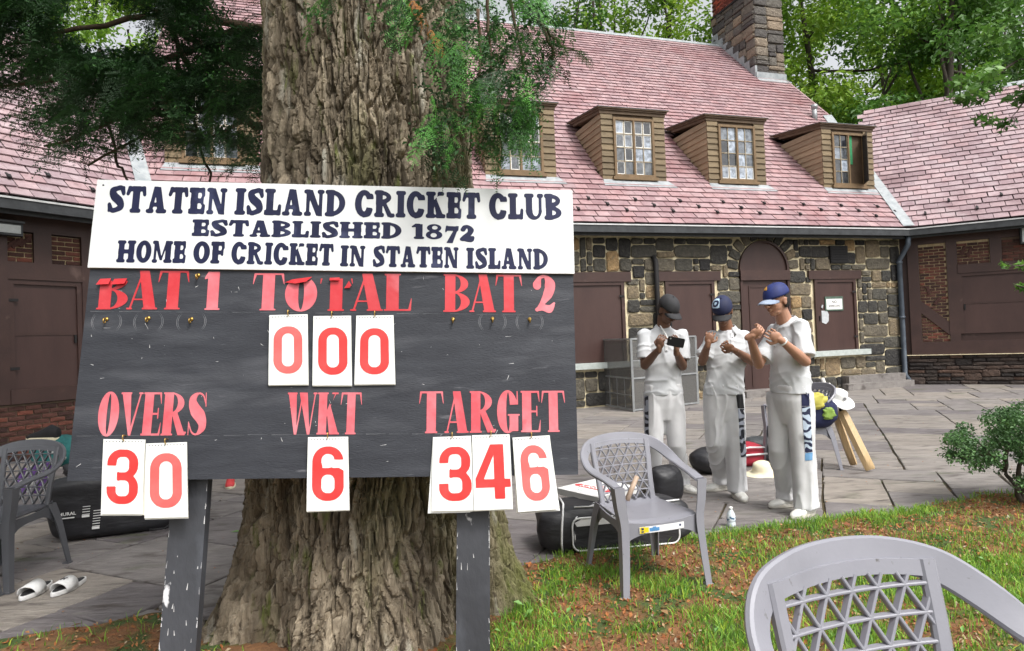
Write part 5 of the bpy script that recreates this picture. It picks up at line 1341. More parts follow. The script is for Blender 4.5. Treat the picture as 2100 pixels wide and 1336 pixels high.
# scuff rings where cards used to swing
M_scuff = mat('chalk_scuff', (.16, .165, .18), (.24, .245, .26), rough=.7, scale=30)
for x, y in ((219, 655), (305, 655), (393, 655), (1010, 655), (1086, 655)):
    u, v = BF.uv(x, y); mb = MB()
    for sgn in (-1, 1):
        for dr_ in (0, .006):
            pts = [(u + sgn * (.056 + dr_) * math.cos(a), v - .012 + (.052 + dr_) * math.sin(a)) for a in np.linspace(-.8, .75, 10)]
            for i in range(9):
                w_ = .0016 * math.sin(math.pi * (i + .5) / 9); (a0_, b0_), (a1_, b1_) = pts[i], pts[i + 1]; mb.add([BF.P(a0_, b0_, .0006), BF.P(a0_ + sgn * w_, b0_, .0006), BF.P(a1_ + sgn * w_, b1_, .0006), BF.P(a1_, b1_, .0006)], [(0, 1, 2, 3)])
    mb.build('scuff_ring', M_scuff, board)
# legs
def leg(x0, x1, y, foot_z=0.0):
    u0, _ = BF.uv(x0, y); u1, _ = BF.uv(x1, y); t = MB(); vb_ = (-.06 - BF.O.z) / BF.v.z
    t.fbox(BF, u0, u1, vb_, vS, -.110, -.0585); t.build('post', mat('post_paint', (.030, .032, .038), (.048, .051, .060), rough=.5, scale=3, stretch=(1, 1, .5), bump=.3, bscale=30, spots=[((.10, .11, .13), 4, .58, .78), ((.6, .6, .62), 13, .68, .72)]), board)
leg(328, 404, 1150); leg(936, 1006, 1150)
rl = random.Random(5)
def scratches(parent, fr, rects, m, name, w):
    mb = MB()
    for (u, v, du, dv) in rects:
        d = Vector((du, dv)); n_ = Vector((-dv, du)).normalized() * w * rl.uniform(.4, 1.2); mb.add([fr.P(u - n_.x, v - n_.y, .0009), fr.P(u + n_.x, v + n_.y, .0009), fr.P(u + du + n_.x * .3, v + dv + n_.y * .3, .0009), fr.P(u + du - n_.x * .3, v + dv - n_.y * .3, .0009)], [(0, 1, 2, 3)])
    mb.build(name, m, parent)
M_chip = mat('paint_chip', (.42, .42, .43), (.6, .6, .6), rough=.7)
R_ = [(rl.uniform(.03, BWD - .05), rl.uniform(.03, vS - .03), rl.uniform(-.03, .03) * rl.random(), rl.uniform(-.03, .03) * rl.random()) for _ in range(70)]
scratches(board, BF, R_, M_chip, 'paint_chips', .0014)
_, vs1 = BF.uv(700, 891); _, vs2 = BF.uv(900, 644)
scratches(board, BF, [(.02 + k * .1, vs1 + rl.uniform(-.001, .001), .085, .0) for k in range(20)] + [(.02 + k * .12, vs2 + rl.uniform(-.001, .001), .10, .0) for k in range(17)], M_scuff, 'panel_seam_scratches', .0007)
for (xx0, xx1) in ((328, 404), (936, 1006)):
    u0, _ = BF.uv(xx0, 1150); u1, _ = BF.uv(xx1, 1150); PF_ = Frame(BF.P(0, 0, -.0583), BF.u, BF.v, BF.n); ED = []
    for k in range(46):
        v = -rl.uniform(.02, 1.0); e = rl.random(); u = (u0 + .003 if e < .4 else (u1 - .003 if e < .8 else rl.uniform(u0 + .01, u1 - .01))); ED.append((u, v, rl.uniform(-.003, .003), rl.uniform(.004, .035)))
    scratches(board, PF_, ED, M_chip, 'edge_wear', .0022)
cs = MB(); cs.ell(BF.P(*BF.uv(212, 380, .014), .014), (.004, .004, .004)); cs.build('screw', M_dark, board)

# number cards hung on the hooks
M_card = mat('card_paper', (.70, .72, .70), (.78, .79, .77), rough=.5, scale=5, spots=[((.66, .64, .58), 9, .68, .85)])
M_card2 = mat('card_paper_back', (.62, .60, .52), (.72, .70, .62), rough=.6, scale=5)
M_dig = mat('digit_red', (.62, .022, .020), (.66, .045, .042), rough=.4, scale=5, spots=[((.70, .15, .14), 3.3, .60, .8)])
M_digp = mat('digit_faded_red', (.66, .085, .08), (.70, .14, .13), rough=.4, scale=5)
M_hole = mat('punch_hole', (.02, .02, .02), rough=.9)
def card(q, d, dbox, m, label, n_back=1, z0=.010, fan=0.0, lift=0.0):
    """q: TL TR BR BL in photograph px; dbox: digit box (l, r, top, bottom) as fractions of the card"""
    P2 = [Vector(BF.uv(x, y, z0)) for x, y in q]; c = sum(P2, Vector((0, 0))) / 4
    t = thing('number_card', label, 'number card', tuple(BF.P(c.x, c.y, z0)), group='flip number cards hung on the scoreboard')
    inv = t.location
    def S_(p, w, dx=0, dy=0): return BF.P(p.x + dx, p.y + dy, z0 + w) - inv
    for k in range(n_back, 0, -1):
        dx = [-.006, .004, .010][k - 1] * fan; dy = [-.004, -.006, -.009][k - 1]
        mb = MB(); mb.prism([S_(P2[i], -.0020 * k, (dx if i > 1 else 0), dy if i > 1 else 0) for i in (3, 2, 1, 0)], [S_(P2[i], -.0020 * k + .0012, (dx if i > 1 else 0), dy if i > 1 else 0) for i in (3, 2, 1, 0)]); mb.build('back_sheet', M_card2 if k == 1 else M_card, t)
    mb = MB(); NS = 6; rows = []
    fr_ = []
    for i in range(NS + 1):        # a gently bowed sheet
        s_ = i / NS; l = P2[0].lerp(P2[3], s_); r_ = P2[1].lerp(P2[2], s_); w = .002 + lift * s_ * s_ + .003 * math.sin(s_ * 3.1)
        fr_.append((l, r_, w))
    rings = [[S_(l, w), S_(r_, w), S_(r_, w + .0009), S_(l, w + .0009)] for l, r_, w in fr_]; mb.loft(rings); mb.build('sheet', M_card, t)
    wat = lambda s_: .002 + lift * s_ * s_ + .003 * math.sin(s_ * 3.1) + .0011
    sh_, g0, g1 = glyph(d, 'digit')
    l, r_, tp, bt = dbox
    def T(x, y, h):
        fx = l + (r_ - l) * (x - g0) / (g1 - g0); fy = bt + (tp - bt) * y; a = P2[0].lerp(P2[3], fy); b = P2[1].lerp(P2[2], fy); p = a.lerp(b, fx); return S_(p, wat(fy) + h)
    glyph_obj('digit', sh_, T, .0008, m, t)
    mb = MB()
    for i in range(12):
        fx = .08 + .84 * i / 11; p = (P2[0].lerp(P2[1], fx)).lerp(P2[3].lerp(P2[2], fx), .03); cc = S_(p, wat(.03)); rr_ = .0022
        mb.add([cc + bu * rr_ * math.cos(a) + bvv * rr_ * 1.2 * math.sin(a) for a in [2 * math.pi * k / 7 for k in range(7)]], [tuple(range(7))])
    mb.build('punch_holes', M_hole, t)
    p = P2[0].lerp(P2[1], .5); mb = MB(); w0 = wat(0)
    pts = [S_(p, -z0 - .004, 0, .016), S_(p, .012, 0, .016)] + [S_(p, .016 + .004 * math.cos(a), 0, .010 + .008 * math.sin(a)) for a in (1.2, .4, -.4, -1.2)] + [S_(p, .006, 0, -.006)]
    mb.tube(pts, .0024, 6); mb.build('hanging_hook', M_brass, t, smooth=True)
    return t
card([(553, 647), (631, 645), (633, 789), (551, 790)], '0', (.12, .86, .17, .845), M_digp, 'left card of the three in the top row, a faded red 0')
card([(643, 649), (720, 648), (722, 791), (641, 791)], '0', (.14, .90, .17, .85), M_dig, 'middle card of the three in the top row, a brighter red 0')
card([(731, 648), (807, 647), (811, 788), (727, 789)], '0', (.12, .86, .19, .86), M_dig, 'right card of the three in the top row, a red 0 with rounded corners')
card([(213, 901), (298, 902), (293, 1055), (208, 1055)], '3', (.12, .88, .135, .865), M_dig, 'number 3 card at the far left under OVERS', n_back=2, fan=-1)
card([(300, 910), (383, 907), (386, 1061), (297, 1063)], '0', (.12, .88, .14, .87), M_digp, 'faded number 0 card under OVERS beside the 3', n_back=2)
card([(632, 897), (714, 896), (717, 1046), (629, 1049)], '6', (.12, .88, .13, .87), M_dig, 'single number 6 card under WKT hanging over the trunk')
card([(888, 897), (966, 894), (972, 1047), (885, 1049)], '3', (.17, .97, .14, .87), M_dig, 'number 3 card under TARGET with loose sheets behind it', n_back=3, fan=-1.6)
card([(968, 893), (1045, 891), (1052, 1044), (972, 1047)], '4', (.06, .97, .13, .86), M_dig, 'number 4 card in the middle under TARGET', z0=.016)
card([(1051, 898), (1127, 893), (1144, 1044), (1062, 1050)], '6', (.16, .86, .12, .87), M_digp, 'faded number 6 card at the right under TARGET, its sheets fanned below', n_back=3, fan=1.0, lift=.012)

# ================================================================== plastic chairs
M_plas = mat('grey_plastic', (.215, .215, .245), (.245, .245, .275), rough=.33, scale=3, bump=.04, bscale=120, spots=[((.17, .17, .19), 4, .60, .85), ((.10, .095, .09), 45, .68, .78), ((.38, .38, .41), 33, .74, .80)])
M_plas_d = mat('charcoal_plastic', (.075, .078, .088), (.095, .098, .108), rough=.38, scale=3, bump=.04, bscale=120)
def crv(P, n):
    P = [Vector(p) for p in P]; Q = [P[0] * 2 - P[1]] + P + [P[-1] * 2 - P[-2]]; out = []
    for i in range(len(P) - 1):
        a, b, c, d = Q[i:i + 4]
        for k in range(n):
            t = k / n; out.append(.5 * (2 * b + (c - a) * t + (2 * a - 5 * b + 4 * c - d) * t * t + (3 * b - a - 3 * c + d) * t ** 3))
    out.append(P[-1]); return out
def band(mb, C, W, Tn, up):
    """swept rounded-rectangle band; W,Tn half width / half thickness per point; up(i) = width direction"""
    rings = []
    for i, c in enumerate(C):
        t = (C[min(i + 1, len(C) - 1)] - C[max(i - 1, 0)]).normalized(); a = up(i); a = (a - t * a.dot(t)).normalized(); b = t.cross(a); w = W[i]; h = Tn[i]; e = min(h, w) * .55
        rings.append([c + a * x + b * y for x, y in ((-w, -h + e), (-w + e, -h), (w - e, -h), (w, -h + e), (w, h - e), (w - e, h), (-w + e, h), (-w, h - e))])
    mb.loft(rings)
def chair(label, loc, heading, m, group='grey plastic armchairs', lattice=True, sc=1.0, zs=1.0):
    """monobloc armchair; local +Y is the way the sitter faces"""
    t = thing('plastic_chair', label, 'chair', tuple(loc), heading, group)
    t.scale = (sc, sc, sc * zs)
    def bld(mb, name, sm=True):
        o = mb.build(name, m, t); auto_smooth(o, 40) if sm else None; return o
    # rail: right arm -> round the back -> left arm
    half = [V(.262, .235, .630), V(.272, .12, .655), V(.285, .0, .672), V(.290, -.10, .700), V(.272, -.185, .748), V(.215, -.245, .797), V(.115, -.275, .826), V(0, -.285, .834)]
    C = crv(half + [V(-p.x, p.y, p.z) for p in reversed(half[:-1])], 6); n = len(C); W, Tn, U = [], [], []
    for i, c in enumerate(C):
        f = min(1, max(0, (-c.y - .02) / .22)); W.append(.030 + .006 * f); Tn.append(.010); inx = V(-c.x, -c.y * .5, 0); inx = inx.normalized() if inx.length > .01 else V(0, 1, 0)
        U.append((inx * (1 - f * .72) + V(0, 0, -1) * f).normalized())
    mb = MB(); band(mb, C, W, Tn, lambda i: U[i]); bld(mb, 'arm_and_top_rail')
    # backrest shell border: uprights from rail to seat
    def back(x, z):                  # surface of the backrest: curved in plan, leaning back
        s_ = (z - .42) / .40; return V(x * (1 + .0 * s_), -.175 - .095 * s_ + .62 * x * x * (1 - .15 * s_) , z)
    for sgn in (-1, 1):
        P = crv([back(sgn * .190, .815), back(sgn * .186, .70), back(sgn * .176, .56), back(sgn * .172, .40)], 5)
        mb = MB(); band(mb, P, [.018] * len(P), [.011] * len(P), lambda i: V(sgn, .25, 0)); bld(mb, 'back_upright')
    # top fill between rail and lattice
    mb = MB(); N_ = 12; rings = []
    for i in range(N_ + 1):
        x = -.19 + .38 * i / N_; zt_ = .826 - .35 * x * x; a = back(x, zt_); b = back(x, .797 - .45 * x * x); rings.append([a + V(0, .006, 0), b + V(0, .006, 0), b - V(0, .006, 0), a - V(0, .006, 0)])
    mb.loft(rings); bld(mb, 'back_top_panel')
    if lattice:
        mb = MB(); rows = [.495, .550, .605, .660, .715, .770, .825]; zlo, zhi = .44, .800
        def bar(p, q, w):
            k = 5; P = [back(p[0] + (q[0] - p[0]) * i / k, p[1] + (q[1] - p[1]) * i / k) for i in range(k + 1)]
            d = V(q[0] - p[0], 0, q[1] - p[1]).normalized(); band(mb, P, [w] * (k + 1), [.009] * (k + 1), lambda i: V(-d.z, 0, d.x))
        def clipx(p, q):
            hw_ = lambda z: .176
            out = []
            for a, b in ((p, q), (q, p)):
                x, z = a
                for _ in range(2):
                    if abs(x) > .176: s_ = (math.copysign(.176, x) - b[0]) / (x - b[0]); x, z = b[0] + (x - b[0]) * s_, b[1] + (z - b[1]) * s_
                    top = zhi - .45 * x * x
                    if z > top and z != b[1]: s_ = (top - b[1]) / (z - b[1]); x, z = b[0] + (x - b[0]) * s_, b[1] + (z - b[1]) * s_
                out.append((x, z))
            return out
        for z in rows[:-1]: bar((-.178, z), (.178, z), .0036)
        st_ = .0635; zs = [zlo] + rows
        for j in range(len(zs) - 1):
            z0, z1 = zs[j], zs[j + 1]; o_ = (j % 2) * st_ / 2
            for i in range(-4, 5):
                x = i * st_ + o_
                for x2 in (x - st_ / 2, x + st_ / 2):
                    if abs(x) > .20 or abs(x2) > .20: continue
                    a, b = clipx((x, z0), (x2, z1))
                    if abs(a[1] - b[1]) > .01: bar(a, b, .0038)
        bld(mb, 'lattice')
    # seat: dished slab with a rolled front
    mb = MB(); NX, NY = 14, 12; top, bot = [], []
    for j in range(NY + 1):
        y = -.19 + .43 * j / NY; row = []; rb = []
        for i in range(NX + 1):
            hw = .190 + .045 * (j / NY); x = -hw + 2 * hw * i / NX; q = x / hw
            z = .425 - .018 * (1 - q * q) * (1 - ((j / NY - .4) ** 2) * 2) + .012 * abs(q) ** 4 - (.022 * max(0, (j / NY - .86) / .14) ** 2) + .02 * max(0, (.12 - j / NY) / .12)
            row.append(V(x, y + .02 * (1 - q * q) * (j == NY), z)); rb.append(V(x, y + .02 * (1 - q * q) * (j == NY), z - .010))
        top.append(row); bot.append(rb)
    K = NX + 1; vs = [p for r_ in top for p in r_] + [p for r_ in bot for p in r_]; o2 = K * (NY + 1); fs = []
    for j in range(NY):
        for i in range(NX):
            a = j * K + i; fs += [(a, a + 1, a + K + 1, a + K), (o2 + a, o2 + a + K, o2 + a + K + 1, o2 + a + 1)]
    for i in range(NX): fs += [(i, o2 + i, o2 + i + 1, i + 1), (NY * K + i, NY * K + i + 1, o2 + NY * K + i + 1, o2 + NY * K + i)]
    for j in range(NY): fs += [(j * K, (j + 1) * K, o2 + (j + 1) * K, o2 + j * K), (j * K + NX, o2 + j * K + NX, o2 + (j + 1) * K + NX, (j + 1) * K + NX)]
    mb.add(vs, fs); bld(mb, 'seat')
    # apron: skirts front and sides
    def skirt(pts, h0, h1, name):
        mb = MB(); P = crv(pts, 6); m_ = len(P); rings = []
        for i, p in enumerate(P):
            f = abs(2 * i / (m_ - 1) - 1); h = h0 + (h1 - h0) * f ** 3; d = (P[min(i + 1, m_ - 1)] - P[max(i - 1, 0)]).normalized(); s_ = V(-d.y, d.x, 0) * .005
            rings.append([p + s_, p - s_, p - s_ - V(0, 0, h), p + s_ - V(0, 0, h)])
        mb.loft(rings); bld(mb, name)
    skirt([V(-.235, .235, .425), V(-.12, .252, .412), V(0, .258, .405), V(.12, .252, .412), V(.235, .235, .425)], .052, .13, 'front_apron')
    for sgn in (-1, 1): skirt([V(sgn * .238, .235, .425), V(sgn * .222, .03, .42), V(sgn * .192, -.19, .43)], .045, .12, 'side_apron')
    skirt([V(-.19, -.19, .43), V(0, -.195, .42), V(.19, -.19, .43)], .04, .10, 'back_apron')
    # legs: L-section, front ones run up to the arms
    def lleg(P, sx, sy, w0, w1, name='leg'):
        mb = MB(); P = crv(P, 5); m_ = len(P); rings = []
        for i, p in enumerate(P):
            w = w0 + (w1 - w0) * i / (m_ - 1); th_ = .007; x = V(-sx, 0, 0); y = V(0, -sy, 0)
            rings.append([p, p + x * w, p + x * w + y * th_, p + x * th_ + y * th_, p + x * th_ + y * w, p + y * w])
        mb.loft(rings); o = mb.build(name, m, t); auto_smooth(o, 30)
    for sgn in (-1, 1):
        lleg([V(sgn * .292, .262, .636), V(sgn * .280, .262, .52), V(sgn * .262, .262, .40), V(sgn * .268, .275, .2), V(sgn * .280, .290, .0)], sgn, 1, .060, .038)
        lleg([V(sgn * .205, -.205, .44), V(sgn * .225, -.235, .3), V(sgn * .250, -.280, .0)], sgn, -1, .075, .034)
        f = MB(); f.box((sgn * .262, .272, .006), (.046, .046, .012)); f.box((sgn * .232, -.262, .006), (.044, .044, .012)); bld(f, 'foot_pad', False)
    return t
def head(dx, dy): return math.atan2(dy, dx) - math.pi / 2
cm = (gnd(1280, 1215) + gnd(1450, 1195) + gnd(1240, 1185) + gnd(1357, 1165)) / 4
c_mid = chair('grey plastic armchair with a white sticker strip, standing on the lawn beside a kit bag', (cm.x - .025, cm.y + .05, .008), head(.30, -.95), M_plas, zs=.94)
c_near = chair('closest grey plastic armchair, its lattice back filling the bottom right corner', (.82, 1.22, .0), head(.26, -.965), M_plas, sc=1.10)
cl_ = (gnd(125, 1165) + gnd(15, 1215) + gnd(90, 1150)) / 3
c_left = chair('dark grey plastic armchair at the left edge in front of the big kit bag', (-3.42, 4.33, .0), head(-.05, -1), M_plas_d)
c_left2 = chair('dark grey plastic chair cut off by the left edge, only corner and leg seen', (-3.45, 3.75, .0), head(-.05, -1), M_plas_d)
cb_ = gnd(1700, 950)
c_back = chair('grey plastic chair holding a bag and a white hat behind the tallest cricketer', (2.95, 6.75, .0), head(-.9, -.2), M_plas)
# sticker on the front apron of the middle chair
def sticker(parent):
    M_st = {k: mat('sticker_' + k, c, rough=.35) for k, c in (('white', (.8, .8, .82)), ('yellow', (.80, .62, .02)), ('blue', (.10, .28, .55)), ('navy', (.02, .03, .12)))}
    mb = MB(); y = lambda x: .2665 - .35 * x * x
    def pc(x0, x1, z0, z1, l, k):
        n = 8; P = []; 
        rings = [[V(x, y(x) + l, z0), V(x, y(x) + l, z1), V(x, y(x) + l + .0008, z1), V(x, y(x) + l + .0008, z0)] for x in [x0 + (x1 - x0) * i / n for i in range(n + 1)]]
        mb.mi = k; mb.loft(rings)
    pc(-.13, .15, .358, .396, 0, 0); pc(.115, .148, .359, .395, .001, 1); pc(.095, .114, .362, .392, .001, 1); pc(.03, .09, .366, .386, .001, 2); pc(.05, .07, .37, .392, .002, 2); pc(-.11, -.098, .374, .386, .001, 3); pc(.125, .14, .364, .372, .002, 3); pc(.125, .14, .378, .39, .002, 3)
    mb.build('price_sticker', [M_st['white'], M_st['yellow'], M_st['blue'], M_st['navy']], parent)
sticker(c_mid)
# ================================================================== people
def seg_to(a, b, t): return a + (b - a) * t
def ring_ell(c, ax, ay, rx, ry, n=20, ph=0): return [c + ax * (rx * math.cos(2 * math.pi * i / n + ph)) + ay * (ry * math.sin(2 * math.pi * i / n + ph)) for i in range(n)]
def fold_mesh(me, amp, fx, fz, seed, vert=False):
    n = len(me.vertices); co = np.empty(n * 3, np.float32); me.vertices.foreach_get('co', co); co = co.reshape(-1, 3); no = np.empty(n * 3, np.float32); me.vertices.foreach_get('normal', no); no = no.reshape(-1, 3)
    x, y, z = co[:, 0], co[:, 1], co[:, 2]
    w = fbm(x * 4 + seed, z * 4 + y * 3, 3, seed + 2) - .45
    if vert: q = np.abs(vnoise(x * fx * 2.2 + y * fx * 1.4 + w * 2.2 + seed, z * fz * 1.2 + w, seed) - .5) * 2
    else:
        zz_ = z * fz * 1.7 + (x + y) * fx * .55; q = np.abs(vnoise((x + y * .5) * fx * .75 - z * fx * .35 + w * 2.5 + seed, zz_ + w * 3, seed) - .5) * 2
        q = q * .7 + .3 * np.abs(vnoise((x - y) * 13 + z * 9 + w * 3, z * 5, seed + 4) - .5) * 2
    q = 1 - np.sqrt(q + .02)
    d = (q - .35) * amp; co = co + no * d[:, None]; me.vertices.foreach_set('co', co.astype(np.float32).ravel()); me.update()
def cloth(mb, name, m, parent, voxel, amp, fx, fz, seed, vert=False, it=3):
    me = remesh(mb, voxel, it, .5); fold_mesh(me, amp, fx, fz, seed, vert); me.materials.clear(); me.materials.append(m); me.polygons.foreach_set('use_smooth', [True] * len(me.polygons)); me.name = name
    return link_mesh(name, me, parent)
def hand(mb, wr, d, nrm, side, curl, k=1.0):
    """palm from the wrist along d, nrm = palm normal (fingers curl toward it), side = thumb side sign"""
    d = d.normalized(); nrm = (nrm - d * nrm.dot(d)).normalized(); lat = d.cross(nrm) * side
    pc = wr + d * .045 * k
    M3 = Matrix((lat, d, nrm)).transposed()
    mb.ell(pc, (.040 * k, .050 * k, .017 * k), M3, 12, 8); mb.cap(wr - d * .02, .024 * k, wr + d * .02, .026 * k, 10)
    for i, (o, L) in enumerate(((.034, .068), (.0115, .078), (-.0115, .072), (-.0335, .056))):
        p = pc + d * .034 * k + lat * o * k; dd = d.copy(); a = curl * (1 + .08 * i); l = L * k
        for s_ in (.45, .32, .25):
            dd = (Matrix.Rotation(a, 3, lat if True else lat) @ dd) if nrm.dot(Matrix.Rotation(a, 3, lat) @ d) > nrm.dot(d) else (Matrix.Rotation(-a, 3, lat) @ dd)
            q = p + dd * l * s_; mb.cap(p, .0080 * k, q, .0072 * k, 8, 2); p = q
    tb = pc - d * .02 * k + lat * .032 * k; t1 = tb + (d * .5 + lat * .7 + nrm * .35).normalized() * .036 * k; t2 = t1 + (d * .85 + nrm * .5 - lat * .1).normalized() * .032 * k
    mb.cap(tb, .013 * k, t1, .011 * k, 8, 2); mb.cap(t1, .011 * k, t2, .0088 * k, 8, 2)
def person(label, J, skin, cap_m, hairc, k=1.0, seed=1, face_dir=V(-1, -.4, -.1), shoes=None, shirt_m=None, trou_m=None):
    """J: world joint positions; legs, arms, torso in one continuous body mesh, clothes as children"""
    O = V(J['pel'].x, J['pel'].y, 0); P = thing('person', label, 'person', tuple(O), 0, 'cricketers standing on the patio')
    J = {a: (b - O if a[:2] in ('pe', 'ne', 'he', 'sh', 'el', 'wr', 'hi', 'kn', 'an') and isinstance(b, Vector) else b) for a, b in J.items()}
    acr = (J['shL'] - J['shR']); acr.z = 0; acr.normalize(); fwd = V(acr.y, -acr.x, 0)
    if fwd.dot(V(face_dir.x, face_dir.y, 0)) < 0: fwd = -fwd
    # ---- body
    mb = MB(); sh_c = (J['shL'] + J['shR']) / 2; pel = J['pel']; nk = J['neck']; 
    prof = [(0, .145, .095), (.25, .135, .09), (.5, .140, .092), (.75, .158, .10), (.92, .150, .085), (1.03, .07, .06)]
    mb.loft([ring_ell(seg_to(pel, sh_c + V(0, 0, .02), s_), acr, fwd, a * k, b * k) for s_, a, b in prof])
    hf = face_dir.normalized(); hr = hf.cross(Z).normalized(); hu = hr.cross(hf).normalized(); HM = Matrix((hr, hf, hu)).transposed(); hc = J['head']
    mb.cap(sh_c + V(0, 0, -.02), .065 * k, hc - hu * .07 - hf * .02, .052 * k, 16)
    def H(x, y, z): return hc + (hr * x + hf * y + hu * z) * k
    def E(x, y, z, a, b, c, nu=16, nv=10): mb.ell(H(x, y, z), (a * k, b * k, c * k), HM, nu, nv)
    E(0, -.010, .030, .074, .094, .086, 22, 14); E(0, .022, -.030, .060, .064, .068, 18, 12); E(0, .050, -.088, .030, .030, .022); E(0, .030, -.075, .048, .045, .030)   # skull, face, chin, jaw
    mb.cap(H(0, .086, .012), .008 * k, H(0, .107, -.024), .0125 * k, 10); E(-.012, .094, -.028, .008, .010, .007); E(.012, .094, -.028, .008, .010, .007)             # nose
    E(0, .082, .026, .045, .014, .010); E(0, .085, -.050, .022, .012, .0065); E(0, .082, -.062, .019, .012, .007); E(-.036, .064, -.016, .020, .018, .016); E(.036, .064, -.016, .020, .018, .016)
    for s_ in (-1, 1): E(s_ * .073, -.012, -.008, .009, .019, .031); E(s_ * .078, -.016, .008, .006, .016, .014)
    for s_, a in (('L', 'L'), ('R', 'R')):
        sh, el, wr = J['sh' + s_], J['el' + s_], J['wr' + s_]; mb.cap(sh, .050 * k, el, .037 * k, 14); mid = seg_to(el, wr, .3); mb.cap(el, .038 * k, mid, .040 * k, 14); mb.cap(mid, .040 * k, wr, .025 * k, 14)
        hd, hn, cu, sd = J['hand' + s_]; hand(mb, wr, hd, hn, sd, cu, k)
        hp, kn, an = J['hip' + s_], J['kn' + s_], J['an' + s_]; mb.cap(hp, .080 * k, kn, .052 * k, 14); mb.cap(kn, .052 * k, an, .036 * k, 14); mb.cap(an, .036 * k, an + V(0, 0, -.04), .036 * k, 10); mb.cap(an + V(0, 0, -.045), .034 * k, an + J['toe' + s_] * .11 + V(0, 0, -.055), .028 * k, 10)
    me = remesh(mb, .0046, 2, .5); me.materials.clear(); me.materials.append(skin); me.polygons.foreach_set('use_smooth', [True] * len(me.polygons)); link_mesh('body', me, P)
    # eyes, brows and lips
    ey = MB()
    for s_ in (-1, 1): ey.ell(H(s_ * .031, .074, .004), (.012 * k, .010 * k, .0065 * k), HM, 10, 6)
    ey.build('eyes', mat('eye_dark', (.03, .02, .018), rough=.3), P, True)
    lp = MB(); lp.ell(H(0, .090, -.056), (.019 * k, .007 * k, .005 * k), HM, 10, 6); lp.build('lips', mat('lips_' + skin.name, tuple(c * .75 for c in skin['c']), rough=.5), P, True)
    eb = MB()
    for s_ in (-1, 1): eb.cap(H(s_ * .016, .089, .022), .0042, H(s_ * .048, .074, .024), .0032, 6)
    eb.build('eyebrows', hairc, P, True)
    # hair below the cap at the back and sides
    hb = MB(); rings = []
    for j in range(8):
        z = .045 - .105 * j / 7; rr_ = []
        for i in range(15):
            a = math.pi * (1.0 + (i - 7) / 14 * .98) + math.pi / 2 * 0; x = math.sin(a - math.pi) ; y = -math.cos(a - math.pi)
            s_ = 1.03 - .20 * max(0, (j - 3) / 4) ** 2; rr_.append(H(x * .0785 * s_, -.012 + y * .0975 * s_, z))
        rings.append(rr_)
    inner = [[hc + (p - hc) * .90 for p in r_] for r_ in rings]
    hb.loft([r_ + list(reversed(q)) for r_, q in zip(rings, inner)]); hb.build('hair', hairc, P, True)
    # ---- cap
    dm = MB(); nu, nv = 24, 9; vs = []
    for layer, f in ((0, 1.0), (1, .95)):
        for j in range(nv + 1):
            ph = math.pi / 2 * j / nv
            for i in range(nu):
                a = 2 * math.pi * i / nu; vs.append(H(.087 * f * math.cos(ph) ** .8 * math.cos(a), -.010 + .108 * f * math.cos(ph) ** .8 * math.sin(a), .036 + .098 * f * math.sin(ph) - .012 * math.sin(a) * math.cos(ph)))
    L_ = nu * (nv + 1); fs = []
    for j in range(nv):
        for i in range(nu):
            q = (i + 1) % nu; fs += [(j * nu + i, j * nu + q, (j + 1) * nu + q, (j + 1) * nu + i), (L_ + j * nu + i, L_ + (j + 1) * nu + i, L_ + (j + 1) * nu + q, L_ + j * nu + q)]
    for i in range(nu): q = (i + 1) % nu; fs.append((i, L_ + i, L_ + q, q))
    dm.add(vs, fs); capo = dm.build('cap', cap_m[0], P, True)
    bm_ = MB(); top, bot = [], []
    for j in range(5):
        for i in range(13):
            a = math.pi * (i / 12) ; f = j / 4; w = .084; x = w * math.cos(a) * (1 - .06 * f); y = .050 + .042 * math.sin(a) + f * .068 * math.sin(a) ** .6; z = .028 - .020 * (x / w) ** 2 - f * .016 - .004 * f * f
            top.append(H(x, y, z + .003)); bot.append(H(x, y, z - .001))
    fs = []; n_ = 65
    for j in range(4):
        for i in range(12): a = j * 13 + i; fs += [(a, a + 1, a + 14, a + 13), (n_ + a, n_ + a + 13, n_ + a + 14, n_ + a + 1)]
    for i in range(12): fs.append((52 + i, 53 + i, n_ + 53 + i, n_ + 52 + i))
    bm_.add(top + bot, fs); bm_.build('brim', cap_m[1], capo, True); bt = MB(); bt.ell(H(0, -.010, .136), (.007, .007, .004)); bt.build('cap_button', cap_m[0], capo)
    # ---- shirt: loose, falling past the hips, sleeves to the elbow
    sm = MB(); hem = J['hem']
    tc = seg_to(pel, sh_c, .5)
    prof = [(hem - .0, .176, .132), (hem + .10, .168, .126), (hem + .22, .158, .120), (sh_c.z - .22, .166, .124), (sh_c.z - .10, .176, .116), (sh_c.z - .01, .162, .090), (sh_c.z + .035, .118, .078), (sh_c.z + .062, .072, .066)]
    def cen(z): s_ = (z - pel.z) / max(sh_c.z - pel.z, .1); return seg_to(V(pel.x, pel.y, 0), V(sh_c.x, sh_c.y, 0), max(-.2, min(1, s_)))
    sm.loft([ring_ell(cen(z) + V(0, 0, z), acr, fwd, a * k, b * k, 28) for z, a, b in prof])
    for s_ in 'LR':
        sh, el = J['sh' + s_], J['el' + s_]; e2 = seg_to(sh, el, J.get('slv', .78)); d = (el - sh).normalized(); a = d.orthogonal().normalized(); b = d.cross(a)
        sm.loft([ring_ell(seg_to(sh, e2, t_) - d * (.02 if t_ == 0 else 0), a, b, r_ * k, r_ * k, 18) for t_, r_ in ((0, .058), (.3, .064), (.7, .069), (1, .074))]); sm.ell(sh - Z * .006, (.062 * k, .062 * k, .060 * k))
    so = cloth(sm, 'shirt', shirt_m, P, .0075, .023, 9, 8, seed)
